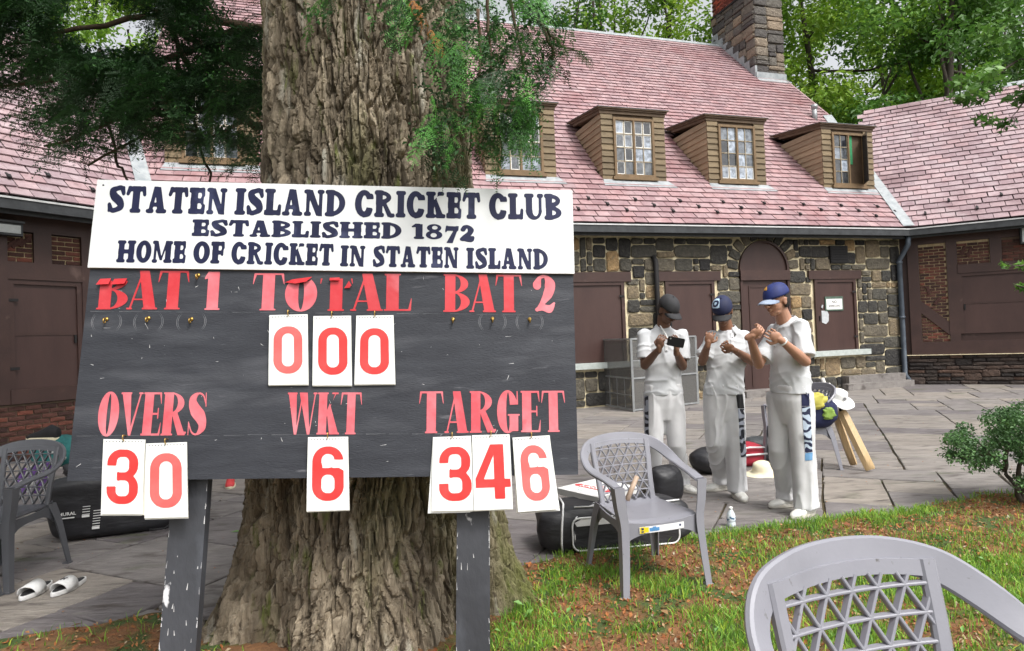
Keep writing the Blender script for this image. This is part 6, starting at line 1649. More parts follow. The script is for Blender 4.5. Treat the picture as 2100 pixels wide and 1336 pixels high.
    # placket and buttons down the chest
    bvs = bmesh.new(); bvs.from_mesh(so.data); bt_ = BVHTree.FromBMesh(bvs); bvs.free(); pm = MB(); prev = None
    for i in range(9):
        z = sh_c.z + .03 - .17 * i / 8; c_ = cen(z) + V(0, 0, z); h_ = bt_.ray_cast(c_ + fwd * .5, -fwd)
        if h_[0] is None: continue
        a_, b_ = h_[0] + acr * .014 + fwd * .003, h_[0] - acr * .014 + fwd * .003
        if prev: pm.add([prev[0], prev[1], b_, a_, prev[0] + fwd * .003, prev[1] + fwd * .003, b_ + fwd * .003, a_ + fwd * .003], [(4, 5, 6, 7), (0, 1, 5, 4), (2, 3, 7, 6), (0, 3, 7, 4), (1, 2, 6, 5)])
        prev = (a_, b_)
        if i in (2, 5, 8): bb = MB(); bb.ell(h_[0] + fwd * .007, (.006, .006, .006)); bb.build('button', M_metal, so)
    pm.build('placket', M_trous, so)
    # collar
    co = MB(); cc = sh_c + V(0, 0, .055); cn = (hc - cc).normalized() * .4 + Z * .6; cn.normalize(); ca = fwd.cross(cn).normalized(); cf = cn.cross(ca).normalized()
    if cf.dot(fwd) < 0: cf = -cf
    for sgn in (-1, 1):
        ro, rt_ = [], []
        for i in range(9):
            a = -math.pi / 2 + math.pi * .96 * i / 8 ; x = math.cos(a) * sgn; y = math.sin(a); 
            top_ = cc + ca * x * .060 * k + cf * y * .060 * k + cn * .030; f = max(0, (i - 4) / 4); low = cc + ca * x * (.084 - .02 * f) * k + cf * y * (.086 + .015 * f) * k - cn * (.004 + .035 * f)
            ro.append([top_, low, low + (low - cc).normalized() * .004, top_ + (top_ - cc).normalized() * .004])
        co.loft(ro)
    co.build('collar', shirt_m, so, True)
    # ---- trousers
    tm = MB(); tm.loft([ring_ell(V(pel.x, pel.y, 0) + V(0, 0, z), acr, fwd, a * k, b * k, 24) for z, a, b in ((pel.z - .24, .150, .085), (pel.z - .13, .168, .115), (pel.z - .04, .172, .128), (pel.z + .08, .160, .118))])
    for s_ in 'LR':
        hp, kn, an = J['hip' + s_], J['kn' + s_], J['an' + s_]; d = an - hp; a = acr; b = fwd; bot_ = an + V(0, 0, -.028)
        pts = [(hp + V(0, 0, .06), .088, .105), (hp - V(0, 0, .08), .095, .110), (seg_to(hp, kn, .6), .088, .098), (kn, .080, .088), (seg_to(kn, an, .5), .078, .085), (an + V(0, 0, .04), .076, .088), (bot_, .078, .094)]
        tm.loft([ring_ell(p, a, b, x * k, y * k, 20) for p, x, y in pts])
    to = cloth(tm, 'trousers', trou_m, P, .0085, .022, 9, 1.3, seed + 5, True, it=12)
    # ---- shoes
    for s_ in 'LR':
        an, td = J['an' + s_], J['toe' + s_].normalized(); sd = td.cross(Z); base = V(an.x, an.y, 0)
        um = MB(); R_ = []
        for (t_, w, h, zc) in ((-.085, .018, .030, .045), (-.075, .032, .050, .052), (-.03, .040, .056, .060), (.03, .042, .044, .048), (.09, .047, .032, .038), (.14, .044, .026, .032), (.172, .028, .016, .026), (.184, .008, .007, .024)):
            R_.append(ring_ell(base + td * t_ + V(0, 0, zc), sd, Z, w, h, 14))
        um.loft(R_); um.cap(base + V(0, 0, .07), .040, base + V(0, 0, .105), .036, 12)
        uo = um.build('shoe', shoes or M_shoe, P, True)
        sl_ = MB(); sl_.loft([ring_ell(base + td * .048 + V(0, 0, z), td, sd, .142 * f, .050 * f, 24) for z, f in ((.001, .96), (.006, 1.0), (.022, 1.0), (.028, .95))]); sl_.build('sole', M_sole, uo, True)
        lc = MB()
        for q in (.02, .045, .07): lc.tube([base + td * q - sd * .026 + V(0, 0, .086 - q * .45), base + td * (q + .006) + V(0, 0, .100 - q * .50), base + td * q + sd * .026 + V(0, 0, .086 - q * .45)], .0045, 6)
        lc.build('laces', M_shirt, uo, True)
    return P, so, to, capo, O
M_shirt = mat('white_shirt', (.50, .515, .53), (.58, .59, .605), rough=.9, scale=3, bump=.12, bscale=140, bdist=.003, spots=[((.58, .60, .63), 4, .55, .8)])
M_trous = mat('white_trousers', (.57, .57, .58), (.65, .65, .66), rough=.9, scale=3, bump=.12, bscale=140, bdist=.003, spots=[((.50, .48, .46), 8, .72, .82)])
M_shoe = mat('white_shoes', (.66, .65, .60), (.76, .75, .71), rough=.6, scale=14, spots=[((.42, .38, .33), 16, .62, .72)]); M_sole = mat('shoe_sole', (.55, .53, .48), (.45, .42, .36), rough=.7, scale=20)
def skinm(name, c):
    m = mat(name, c, tuple(x * .86 for x in c), rough=.5, scale=10, bump=.1, bscale=60); m['c'] = c
    n = m.node_tree.nodes; b = [x for x in n if x.type == 'BSDF_PRINCIPLED'][0]; b.inputs['Subsurface Weight'].default_value = .08; b.inputs['Subsurface Radius'].default_value = (.01, .004, .002); return m
SK1, SK2, SK3 = skinm('skin_dark', (.17, .085, .052)), skinm('skin_brown', (.24, .115, .065)), skinm('skin_tan', (.44, .235, .155))
M_hair = mat('black_hair', (.008, .007, .007), (.02, .016, .014), rough=.6, scale=60, bump=.6, bscale=90)
M_cap1 = mat('charcoal_cap', (.018, .018, .020), (.028, .028, .032), rough=.8, scale=20); M_cap2 = mat('navy_cap', (.008, .012, .045), (.012, .018, .065), rough=.75, scale=20); M_cap3 = mat('blue_cap', (.010, .018, .10), (.014, .028, .15), rough=.7, scale=20)
M_brimlt = mat('pale_brim', (.25, .32, .46), (.36, .42, .54), rough=.7, scale=14)
def A(x, y, Y): return at(x, y, Y)
def decal(parent, O, target, px_poly, m, name, off=.003, nx=10, ny=10, thick=.0015):
    """a thin patch of cloth or print following the surface of target; px_poly = TL,TR,BR,BL"""
    me = target.data; bm = bmesh.new(); bm.from_mesh(me); bvh = BVHTree.FromBMesh(bm); bm.free(); g = {}
    for j in range(ny + 1):
        for i in range(nx + 1):
            s_, t_ = i / nx, j / ny; a = (px_poly[0][0] * (1 - s_) + px_poly[1][0] * s_, px_poly[0][1] * (1 - s_) + px_poly[1][1] * s_); b = (px_poly[3][0] * (1 - s_) + px_poly[2][0] * s_, px_poly[3][1] * (1 - s_) + px_poly[2][1] * s_)
            r_ = ray(a[0] * (1 - t_) + b[0] * t_, a[1] * (1 - t_) + b[1] * t_); h = bvh.ray_cast(CAM - O, r_.normalized())
            if h[0] is not None: nrm = h[1] if h[1].dot(r_) < 0 else -h[1]; g[(i, j)] = (h[0] + nrm * off, nrm)
    mb = MB()
    for j in range(ny):
        for i in range(nx):
            ks = [(i, j), (i, j + 1), (i + 1, j + 1), (i + 1, j)]
            if all(k in g for k in ks):
                q = [g[k][0] for k in ks]
                if max((a - b).length for a in q for b in q) < .08: mb.add(q, [(0, 1, 2, 3)])
    if not mb.v: return None
    if callable(m) and not isinstance(m, bpy.types.Material): pass
    # weld the grid
    o = mb.build(name, m, parent); bm = bmesh.new(); bm.from_mesh(o.data); bmesh.ops.remove_doubles(bm, verts=bm.verts, dist=1e-5); bm.to_mesh(o.data); bm.free()
    return o
# --- tallest man, right: in profile, bringing his hands together at his chest
Y3 = 5.13; s3 = 1331.84 / Y3
J3 = dict(pel=A(1622, 808, Y3), neck=A(1606, 662, Y3), head=A(1592, 617, Y3 - .02), shL=A(1640, 668, Y3 - .10), shR=A(1592, 678, Y3 + .17), elL=A(1652, 742, Y3 - .20), wrL=A(1602, 698, Y3 - .36), elR=A(1556, 748, Y3 + .05), wrR=A(1538, 690, Y3 - .20),
          hipL=A(1640, 820, Y3 - .07), hipR=A(1602, 820, Y3 + .09), knL=A(1646, 925, Y3 - .09), knR=A(1600, 925, Y3 + .08), anL=A(1652, 1036, Y3 - .10), anR=A(1613, 1022, Y3 + .10),
          toeL=V(-.82, -.50, 0), toeR=V(-.95, -.25, 0), handL=(V(-.75, -.15, .45), V(0, .9, .2), .75, 1), handR=(V(.55, -.25, .35), V(0, .7, .4), .8, -1), hem=0., slv=.86)
for s_, z in (('anL', .085), ('anR', .085)): J3[s_].z = z
J3['anL'].x, J3['anL'].y = gnd(1655, 1058).x, gnd(1655, 1058).y; J3['anR'].x, J3['anR'].y = gnd(1618, 1038).x, gnd(1618, 1038).y
J3['hem'] = A(1620, 806, Y3).z
p3, sh3, tr3, cap3, O3 = person('tallest cricketer in whites and blue cap with gold crest, hands at chest, looking left', J3, SK3, (M_cap3, M_brimlt), M_hair, 1.04, 3, V(-.90, -.36, -.22), shirt_m=M_shirt, trou_m=M_trous)
# --- middle man
Y2 = 5.68
J2 = dict(pel=A(1484, 806, Y2), neck=A(1497, 672, Y2), head=A(1482, 640, Y2 - .07), shL=A(1527, 690, Y2 + .02), shR=A(1462, 690, Y2 + .02), elL=A(1543, 742, Y2 - .05), wrL=A(1505, 718, Y2 - .26), elR=A(1440, 742, Y2 - .03), wrR=A(1452, 706, Y2 - .24),
          hipL=A(1502, 818, Y2), hipR=A(1465, 818, Y2), knL=A(1508, 915, Y2 - .05), knR=A(1468, 912, Y2), anL=gnd(1514, 1022) + V(0, .02, .085), anR=gnd(1484, 1006) + V(0, .03, .085),
          toeL=V(.02, -1, 0), toeR=V(-.95, -.3, 0), handL=(V(-.75, -.15, .35), V(0, .8, .5), .85, 1), handR=(V(.25, -.1, 1), V(.3, .8, 0), .8, -1), hem=A(1485, 808, Y2).z, slv=.82)
p2, sh2, tr2, cap2, O2 = person('middle cricketer in whites and navy cap with pale emblem, one hand at his mouth', J2, SK2, (M_cap2, M_cap1), M_hair, 1.0, 11, V(-.38, -.80, -.62), shirt_m=M_shirt, trou_m=M_trous)
# --- left man with a phone
Y1 = 5.80
J1 = dict(pel=A(1360, 806, Y1), neck=A(1362, 668, Y1), head=A(1370, 637, Y1 - .07), shL=A(1398, 687, Y1 + .02), shR=A(1322, 687, Y1 + .02), elL=A(1400, 752, Y1 - .06), wrL=A(1387, 722, Y1 - .28), elR=A(1322, 750, Y1 - .05), wrR=A(1352, 716, Y1 - .28),
          hipL=A(1380, 818, Y1), hipR=A(1343, 818, Y1), knL=A(1386, 915, Y1), knR=A(1342, 915, Y1), anL=gnd(1400, 1008) + V(0, .03, .085), anR=gnd(1340, 1010) + V(0, .03, .085),
          toeL=V(.5, -.85, 0), toeR=V(-.3, -.95, 0), handL=(V(.05, -.25, 1), V(-.6, .6, 0), .35, -1), handR=(V(.15, -.2, 1), V(.6, .6, 0), .6, 1), hem=A(1360, 810, Y1).z, slv=.80)
p1, sh1, tr1, cap1, O1 = person('leftmost cricketer in whites and black cap, looking down at a phone in his hands', J1, SK1, (M_cap1, M_cap1), M_hair, 1.0, 23, V(.42, -.72, -.62), shirt_m=M_shirt, trou_m=M_trous)
# trouser side panels, badges, wristband, phone
def stripe_mat(name, a, b, sc):
    m, n, L, bs, o = _new(name); tc = n.new('ShaderNodeTexCoord'); w = n.new('ShaderNodeTexWave'); w.wave_type = 'BANDS'; w.bands_direction = 'Z'; w.inputs['Scale'].default_value = sc; w.inputs['Distortion'].default_value = 9; w.inputs['Detail'].default_value = 1; w.inputs['Detail Scale'].default_value = 2.0
    L.new(tc.outputs['Object'], w.inputs[0]); r_ = n.new('ShaderNodeValToRGB'); r_.color_ramp.interpolation = 'CONSTANT'; r_.color_ramp.elements[0].color = (*a, 1); r_.color_ramp.elements[1].color = (*b, 1); r_.color_ramp.elements[1].position = .52; L.new(w.outputs[0], r_.inputs[0]); L.new(r_.outputs[0], bs.inputs[0]); bs.inputs['Roughness'].default_value = .7; return m
M_pat = stripe_mat('patterned_panel', (.012, .016, .05), (.42, .50, .60), 5.5); M_pat2 = stripe_mat('dark_patterned_panel', (.010, .011, .02), (.30, .32, .38), 4.0)
M_navyc = mat('navy_cloth', (.010, .014, .06), rough=.8); M_skyc = mat('sky_cloth', (.16, .36, .62), rough=.8); M_blackc = mat('black_cloth', (.012, .012, .014), rough=.8); M_gold = mat('gold_thread', (.65, .33, .05), rough=.6); M_palethr = mat('pale_thread', (.50, .68, .85), rough=.6)
decal(tr3, O3, tr3, [(1643, 805), (1659, 805), (1660, 833), (1644, 833)], M_navyc, 'navy_panel'); decal(tr3, O3, tr3, [(1644, 834), (1661, 834), (1666, 927), (1651, 929)], M_pat, 'patterned_panel', nx=8, ny=20); decal(tr3, O3, tr3, [(1651, 930), (1666, 928), (1666, 944), (1651, 945)], M_skyc, 'blue_panel')
decal(tr2, O2, tr2, [(1509, 809), (1523, 809), (1526, 838), (1513, 838)], M_blackc, 'black_panel'); decal(tr2, O2, tr2, [(1513, 839), (1526, 839), (1530, 938), (1519, 938)], M_pat2, 'patterned_panel', nx=6, ny=20)
decal(tr1, O1, tr1, [(1322, 812), (1330, 812), (1331, 893), (1323, 893)], M_pat2, 'patterned_panel', nx=5, ny=20)
def badge(capo, O, cx_, cy_, r, m, name, ring=True, feet=False):
    q = decal(capo, O, capo, [(cx_ - r, cy_ - r * 1.15), (cx_ + r, cy_ - r * 1.15), (cx_ + r, cy_ + r * 1.15), (cx_ - r, cy_ + r * 1.15)], m, name, .0025, 16, 16)
    if q is None: return
    me = q.data; bm = bmesh.new(); bm.from_mesh(me); c = sum((v.co for v in bm.verts), V(0, 0, 0)) / max(1, len(bm.verts)); R_ = max((v.co - c).length for v in bm.verts) * .71
    kill = [f for f in bm.faces if (f.calc_center_median() - c).length > R_ or (ring and R_ * .30 < (f.calc_center_median() - c).length < R_ * .62)]
    bmesh.ops.delete(bm, geom=kill, context='FACES'); bm.to_mesh(me); bm.free()
badge(cap2, O2, 1467, 623, 8.5, M_palethr, 'emblem'); badge(cap3, O3, 1568, 590, 5.5, M_gold, 'crest', ring=False)
wb = MB(); w_ = J3['wrL'] - O3; d_ = (J3['elL'] - J3['wrL']).normalized(); wb.tube([w_ + d_ * .015, w_ + d_ * .027], .034, 16); wb.build('wristband', M_putty, p3, smooth=True)
ln = MB(); c_ = J1['neck'] - O1
ln.tube([c_ + V(-.05, -.06, .00), c_ + V(-.02, -.13, -.08), c_ + V(.0, -.17, -.16)], .006, 6); ln.build('neck_cord', M_putty, p1, smooth=True)
ph = thing('phone', 'black phone held up in both hands by the leftmost cricketer', 'phone', tuple(A(1386, 702, Y1 - .40)))
mb = MB(); Mx = Matrix.Rotation(R(14), 3, 'Y') @ Matrix.Rotation(R(8), 3, 'X') @ Matrix.Rotation(R(12), 3, 'Z')
def rbox(mb, sx, sy, sz, Mx, r=.012, c=V(0, 0, 0)):
    q = []
    for (a, b) in ((1, 1), (-1, 1), (-1, -1), (1, -1)):
        for k in range(4):
            t_ = math.atan2(b, a) - math.pi / 4 + math.pi / 2 * k / 3; q.append((a * (sx / 2 - r) + r * math.cos(t_), b * (sy / 2 - r) + r * math.sin(t_)))
    mb.prism([c + Mx @ V(x, -sz / 2, y) for x, y in q], [c + Mx @ V(x, sz / 2, y) for x, y in q])
rbox(mb, .15, .078, .010, Mx); mb.build('phone_case', mat('black_gloss', (.006, .006, .007), rough=.55, spec=.25), ph); mb = MB(); rbox(mb, .138, .068, .001, Mx, .008, Mx @ V(0, .0065, 0)); mb.build('screen', mat('screen_glass', (.01, .012, .016), rough=.08), ph)
mb = MB(); mb.tube([Mx @ V(-.055, -.0052, .022), Mx @ V(-.055, -.0075, .022)], .007, 12); mb.build('camera_lens', M_metal, ph)

# ================================================================== bats, hats, bottle
M_willow = mat('willow', (.50, .34, .17), (.62, .45, .25), rough=.45, scale=2, stretch=(30, 30, 1), spots=[((.50, .32, .15), 5, .62, .8)])
M_grip = mat('white_grip', (.55, .53, .50), (.66, .64, .60), rough=.8, scale=60, bump=.6, bscale=200)
def bat(label, foot, top, m_grip, wdir):
    t = thing('cricket_bat', label, 'cricket bat', tuple(foot), 0, 'cricket bats leaning on the chair'); d = (top - foot); L = d.length; d.normalize(); w = (wdir - d * wdir.dot(d)).normalized(); n_ = d.cross(w)
    mb = MB(); R_ = []
    for s_, hw, hf, hb in ((0, .040, .008, .014), (.02, .047, .012, .024), (.18, .048, .013, .038), (.40, .048, .012, .032), (.575, .046, .010, .022), (.62, .036, .010, .016), (.655, .018, .013, .013)):
        c = d * s_; R_.append([c + w * -hw + n_ * hf * .6, c + w * -hw * .5 + n_ * hf, c + w * hw * .5 + n_ * hf, c + w * hw + n_ * hf * .6, c + w * hw - n_ * hb * .25, c - n_ * hb, c - w * hw - n_ * hb * .25])
    mb.loft(R_); o = mb.build('blade', M_willow, t); auto_smooth(o, 35)
    mb = MB(); mb.tube([d * .63, d * .70, d * .80, d * .93], [.019, .018, .018, .0195], 12); mb.build('handle', m_grip, t, smooth=True); mb = MB(); mb.tube([d * .622, d * .650], [.021, .020], 12); mb.build('handle_binding', M_blackc, t)
    return t
b1_ = gnd(1790, 968); bat('nearer pale willow cricket bat leaning diagonally against the chair', b1_ + V(-.02, 0, .02), at(1716, 822, 6.72), M_grip, V(.8, -.55, 0))
b2_ = gnd(1764, 963); bat('second cricket bat mostly hidden behind the nearer leaning bat', b2_ + V(0, .12, .02), at(1706, 830, 6.82), M_grip, V(.3, -.9, 0))
def sunhat(label, c, rot, m, k=1.0, badge_=True):
    t = thing('sun_hat', label, 'hat', tuple(c)); mb = MB(); nu = 32; rg = []
    for r_, z in ((.0, .115), (.05, .113), (.078, .098), (.088, .07), (.094, .03), (.10, .008), (.125, -.002), (.165, -.012), (.19, -.022), (.188, -.027), (.165, -.018), (.125, -.008), (.096, -.002), (.09, .0)):
        rg.append([rot @ V(max(r_, .001) * k * math.cos(a) * (1 + .05 * math.cos(2 * a)), max(r_, .001) * k * math.sin(a), (z + .012 * math.sin(2 * a + 1) * (r_ / .19) ** 2 + .006 * math.sin(5 * a) * (r_ > .1)) * k) for a in [2 * math.pi * i / nu for i in range(nu)]])
    mb.loft(rg); mb.build('hat_crown_and_brim', m, t, smooth=True)
    if badge_:
        mb = MB(); mb.lathe([(.001, .003), (.018, .003), (.018, 0), (.001, 0)], rot @ V(0.02, -.094, .05) * k, rot @ Matrix.Rotation(R(80), 3, 'X'), 14); mb.build('hat_badge', mat('hat_badge_grey', (.25, .25, .26), rough=.7), t)
    return t
M_hat = mat('white_felt', (.74, .74, .72), (.80, .80, .78), rough=.9, scale=8); M_hat2 = mat('cream_felt', (.66, .60, .42), (.74, .68, .50), rough=.9, scale=12, spots=[((.40, .33, .22), 12, .66, .8)])
sunhat('clean white wide-brimmed hat perched on the chair back behind the tallest cricketer', at(1718, 818, 6.70), Matrix.Rotation(R(24), 3, 'X') @ Matrix.Rotation(R(10), 3, 'Y'), M_hat, .88)
g_ = gnd(1563, 975); sunhat('crumpled cream hat lying on the flagstones between the middle and right cricketers', g_ + V(0, 0, .035), Matrix.Rotation(R(8), 3, 'X') @ Matrix.Rotation(R(-6), 3, 'Y'), M_hat2, .92, False)
bp = gnd(1500, 1080); bo_ = thing('water_bottle', 'small clear plastic water bottle standing on the patio near the grass edge', 'bottle', tuple(bp))
M_pet = mat('clear_plastic', (.45, .52, .56), (.75, .80, .82), rough=.12, scale=26, spec=.9)
mb = MB(); mb.lathe([(.001, 0), (.026, 0), (.031, .006), (.031, .03), (.028, .036), (.031, .042), (.031, .085), (.027, .098), (.013, .122), (.012, .130), (.001, .130)], (0, 0, 0), None, 18); mb.build('bottle_body', M_pet, bo_, smooth=True)
mb = MB(); mb.lathe([(.001, .129), (.014, .129), (.014, .144), (.001, .145)], (0, 0, 0), None, 14); mb.build('bottle_cap', M_hat, bo_, smooth=True)
mb = MB(); mb.lathe([(.0315, .045), (.0318, .046), (.0318, .078), (.0315, .079)], (0, 0, 0), None, 18); mb.build('bottle_label', mat('bottle_label', (.05, .12, .2), (.7, .75, .8), rough=.4, scale=40, ramp=(.48, .52)), bo_, smooth=True)

# ================================================================== bags
M_bag = mat('black_nylon', (.011, .011, .013), (.022, .022, .026), rough=.5, scale=5, bump=.5, bscale=5, bdist=.03, stretch=(1, 1, 2.5), detail=3, spots=[((.04, .04, .046), 7, .62, .8)])
M_pipe = mat('white_piping', (.60, .60, .60), (.72, .72, .72), rough=.6)
def pillow(sx, sy, sz, e=4.0, nu=36, nv=20, dent=.02, seed=1):
    mb = MB(); vs = []
    for j in range(nv + 1):
        ph_ = -math.pi / 2 + math.pi * j / nv
        for i in range(nu):
            a = 2 * math.pi * i / nu; f = lambda c: math.copysign(abs(c) ** (2 / e), c); x, y, z = f(math.cos(ph_)) * f(math.cos(a)), f(math.cos(ph_)) * f(math.sin(a)), f(math.sin(ph_))
            q = fbm(np.array([x * 2.1 + y * 1.3 + seed]), np.array([z * 2.3 - y * 1.1 + seed]), 3, seed)[0] - .45; s_ = 1 + dent * q * 3; vs.append(V(x * sx / 2 * s_, y * sy / 2 * s_, sz / 2 + z * sz / 2 * (s_ if z > 0 else 1)))
    fs = [(j * nu + i, j * nu + (i + 1) % nu, (j + 1) * nu + (i + 1) % nu, (j + 1) * nu + i) for j in range(nv) for i in range(nu)]; mb.add(vs, fs); return mb
def rr_loop(w, h, r, n=5):
    q = []
    for (a, b) in ((1, 1), (-1, 1), (-1, -1), (1, -1)):
        for k in range(n): t_ = math.atan2(b, a) - math.pi / 4 + math.pi / 2 * k / (n - 1); q.append((a * (w / 2 - r) + r * math.cos(t_), b * (h / 2 - r) + r * math.sin(t_)))
    return q
# kit bag behind the middle chair: front face toward the camera with white piping and panel
kb = gnd(1245, 1133) + V(.07, .20, 0); yaw = R(8)
k1 = thing('kit_bag', 'black cricket kit bag with white piping lying behind the middle chair under a pizza box', 'bag', (kb.x, kb.y, 0), yaw)
mb = pillow(1.06, .38, .31, 5, dent=.08, seed=3); mb.build('bag_body', M_bag, k1, smooth=True)
mb = MB(); lp_ = rr_loop(.74, .215, .05); mb.tube([V(x + .04, -.201, z + .135) for x, z in lp_] + [V(lp_[0][0] + .04, -.201, lp_[0][1] + .135)], .0065, 6); mb.tube([V(-.395, -.17, .015), V(-.405, -.192, .08), V(-.40, -.195, .18), V(-.385, -.17, .27), V(-.36, -.08, .312), V(-.35, .08, .315)], .0075, 6); mb.tube([V(-.30, -.15, .305), V(-.05, -.165, .300), V(.25, -.165, .300), V(.44, -.14, .30)], .006, 6); mb.build('pocket_piping', M_pipe, k1, smooth=True)
mb = MB(); mb.box((.04, -.186, .135), (.71, .034, .195)); o = mb.build('front_pocket', M_bag, k1); 
mb = MB(); mb.prism([V(-.30, -.207, .190), V(.34, -.207, .200), V(.34, -.207, .238), V(-.27, -.207, .234), V(-.315, -.207, .215)], [V(-.30, -.196, .190), V(.34, -.196, .200), V(.34, -.196, .238), V(-.27, -.196, .234), V(-.315, -.196, .215)]); mb.build('white_panel', M_pipe, k1)
for xx in (-.34, -.30): pass
mb = MB(); mb.tube([V(-.30, -.185, .02), V(-.315, -.20, .12), V(-.30, -.185, .24), V(-.22, -.12, .300), V(-.05, -.05, .312)], .006, 6); mb.tube([V(-.29, -.15, .285), V(-.12, -.13, .31), V(.08, -.13, .30), V(.12, -.06, .315)], .007, 6); mb.build('bag_strap', M_pipe, k1, smooth=True)
pb = thing('pizza_box', 'white pizza box with red and green round logo on the kit bag behind the chair', 'pizza box', (0, 0, 0))
cA, cB, cC = at(1143, 1004, 4.22), at(1245, 1030, 4.22), at(1330, 985, 4.55)
zt_ = .345; A1, A2, A3 = gnd(1142, 1001, zt_), gnd(1252, 1026, zt_), None
e1 = (A2 - A1).normalized(); e2 = V(-e1.y, e1.x, 0); bs = .42
M_box = mat('white_card', (.74, .74, .73), (.80, .80, .79), rough=.6, scale=6); M_boxs = mat('card_side', (.52, .52, .50), (.62, .62, .60), rough=.7, scale=10)
c0 = A1; q = [c0, c0 + e1 * bs, c0 + e1 * bs + e2 * bs, c0 + e2 * bs]; mb = MB(); mb.mi = 1; mb.box8([p - Z * .045 for p in q] + [p - Z * .002 for p in q]); mb.mi = 0; mb.box8([p - Z * .0015 for p in q] + [p for p in q]); mb.build('box', [M_box, M_boxs], pb)
bc = c0 + e1 * bs * .5 + e2 * bs * .42; PBF = Frame(bc + Z * .0006, e1, e2, Z)
def ringm(fr, r0, r1, m, name, parent, n=40, h=.0006, cx=0, cy=0):
    mb = MB(); a = [2 * math.pi * i / n for i in range(n + 1)]; mb.loft([[fr.P(cx + r0 * math.cos(t), cy + r0 * math.sin(t), 0), fr.P(cx + r1 * math.cos(t), cy + r1 * math.sin(t), 0), fr.P(cx + r1 * math.cos(t), cy + r1 * math.sin(t), h), fr.P(cx + r0 * math.cos(t), cy + r0 * math.sin(t), h)] for t in a], cap=False); mb.build(name, m, parent)
M_green = mat('green_ink', (.03, .22, .16), rough=.6); M_redi = mat('red_ink', (.62, .05, .06), rough=.6)
ringm(PBF, .118, .122, M_green, 'logo_ring', pb)
mb = MB(); mb.fbox(PBF, -.165, .165, -.035, .035, .0007, .0012); mb.prism([PBF.P(-.165, -.035, .0007), PBF.P(-.165, .035, .0007), PBF.P(-.195, -.0, .0007)], [PBF.P(-.165, -.035, .0012), PBF.P(-.165, .035, .0012), PBF.P(-.195, 0, .0012)]); mb.build('logo_band', M_redi, pb)
mb = MB()
for (a, b, c, d) in ((-.19, -.187, -.16, .2), (-.19, .19, -.163, -.16), (.187, .19, -.16, .2)): mb.fbox(PBF, a, b, c, d, 0, .0005)
mb.build('logo_frame', M_metal, pb)
def text_obj(txt, fr, u, v, size, m, name, parent, h=.0006, xs=1.0):
    cu = bpy.data.curves.new(name, 'FONT'); cu.body = txt; cu.size = size; cu.align_x = 'CENTER'; cu.align_y = 'CENTER'; cu.resolution_u = 2; cu.offset = size * .018
    o = bpy.data.objects.new(name, cu); COL.objects.link(o); dg = bpy.context.evaluated_depsgraph_get(); me = bpy.data.meshes.new_from_object(o.evaluated_get(dg)); bpy.data.objects.remove(o); bpy.data.curves.remove(cu)
    for vtx in me.vertices: vtx.co = fr.P(u + vtx.co.x * xs, v + vtx.co.y, h)
    me.materials.clear(); me.materials.append(m); return link_mesh(name, me, parent)
text_obj('KRISPY', PBF, 0, 0, .075, M_hat, 'logo_text', pb, .0018, 1.2); text_obj('PIZZA', PBF, 0, .065, .04, M_redi, 'small_text', pb, .0006)
# big kit bag on the left
lb_ = gnd(200, 1118); k2 = thing('kit_bag', 'large black wheeled kit bag standing behind the left chair, white lettering on its side', 'bag', (-3.28, 5.42, 0), R(22))
mb = pillow(.98, .52, .50, 6, dent=.05, seed=8); mb.build('bag_body', M_bag, k2, smooth=True)
LF = Frame(V(0, -.268, .25), V(1, 0, 0), V(0, 0, 1), V(0, -1, 0)); text_obj('MURAL', LF, -.335, -.02, .035, M_hat, 'lettering', k2, .006); mb = MB(); mb.fbox(LF, -.38, -.29, -.055, -.048, 0, .006); mb.build('lettering_line', M_hat, k2)
for c_, dz in ((-.15, -.06), (-.215, .04)):
    for i in range(8 if dz < 0 else 5): mb = MB(); y = dz - .10 + i * .02; mb.fbox(LF, c_ - .025 + i * .002, c_ + .025 + i * .002, y, y + .004 + (i == 0) * .012, 0, .006); mb.build('reflective_stripe', M_hat, k2)
ringm(LF, .058, .063, M_pipe, 'round_emblem', k2, h=.006, cx=.20, cy=.10); ringm(LF, .022, .028, M_pipe, 'round_emblem', k2, h=.006, cx=.215, cy=.10)
for x, y in ((-.28, .05), (-.08, .1), (.1, -.02)): mb = pillow(.34, .2, .12, 2.4, dent=.2, seed=int(x * 50 + 30)); o = mb.build('slumped_flap', M_bag, k2, smooth=True); o.location = (x, y, .44); o.rotation_euler = (.1, .15, x)
mb = MB(); mb.tube([V(.02, -.2, .50), V(.04, -.25, .54), V(.12, -.25, .55), V(.16, -.2, .51)], .012, 8); mb.tube([V(.22, -.27, -.02 + .05), V(.26, -.29, .03), V(.33, -.29, .03), V(.37, -.27, .05)], .008, 8); mb.build('bag_handle', M_blackc, k2, smooth=True)
# shoe, teal bag and purple gloves on the bag and chair at the left
def trainer(label, loc, rz, upper, sole_m, roll=0.0, k=1.0):
    t = thing('sports_shoe', label, 'shoe', tuple(loc), rz); t.rotation_euler = (roll, 0, rz)
    um = MB(); R_ = [ring_ell(V(0, t_ * k, zc * k), V(1, 0, 0), Z, w * k, h * k, 14) for (t_, w, h, zc) in ((-.09, .018, .03, .045), (-.08, .032, .045, .055), (-.03, .040, .056, .064), (.03, .042, .044, .05), (.09, .047, .032, .038), (.14, .044, .026, .032), (.17, .028, .016, .026), (.184, .008, .007, .024))]
    um.loft(R_); um.build('upper', upper, t, smooth=True); sl_ = MB(); sl_.loft([ring_ell(V(0, .048 * k, z * k), V(0, 1, 0), V(1, 0, 0), .144 * f * k, .052 * f * k, 24) for z, f in ((.0, .95), (.006, 1.0), (.026, 1.0), (.03, .95))]); sl_.build('sole', sole_m, t, smooth=True); return t
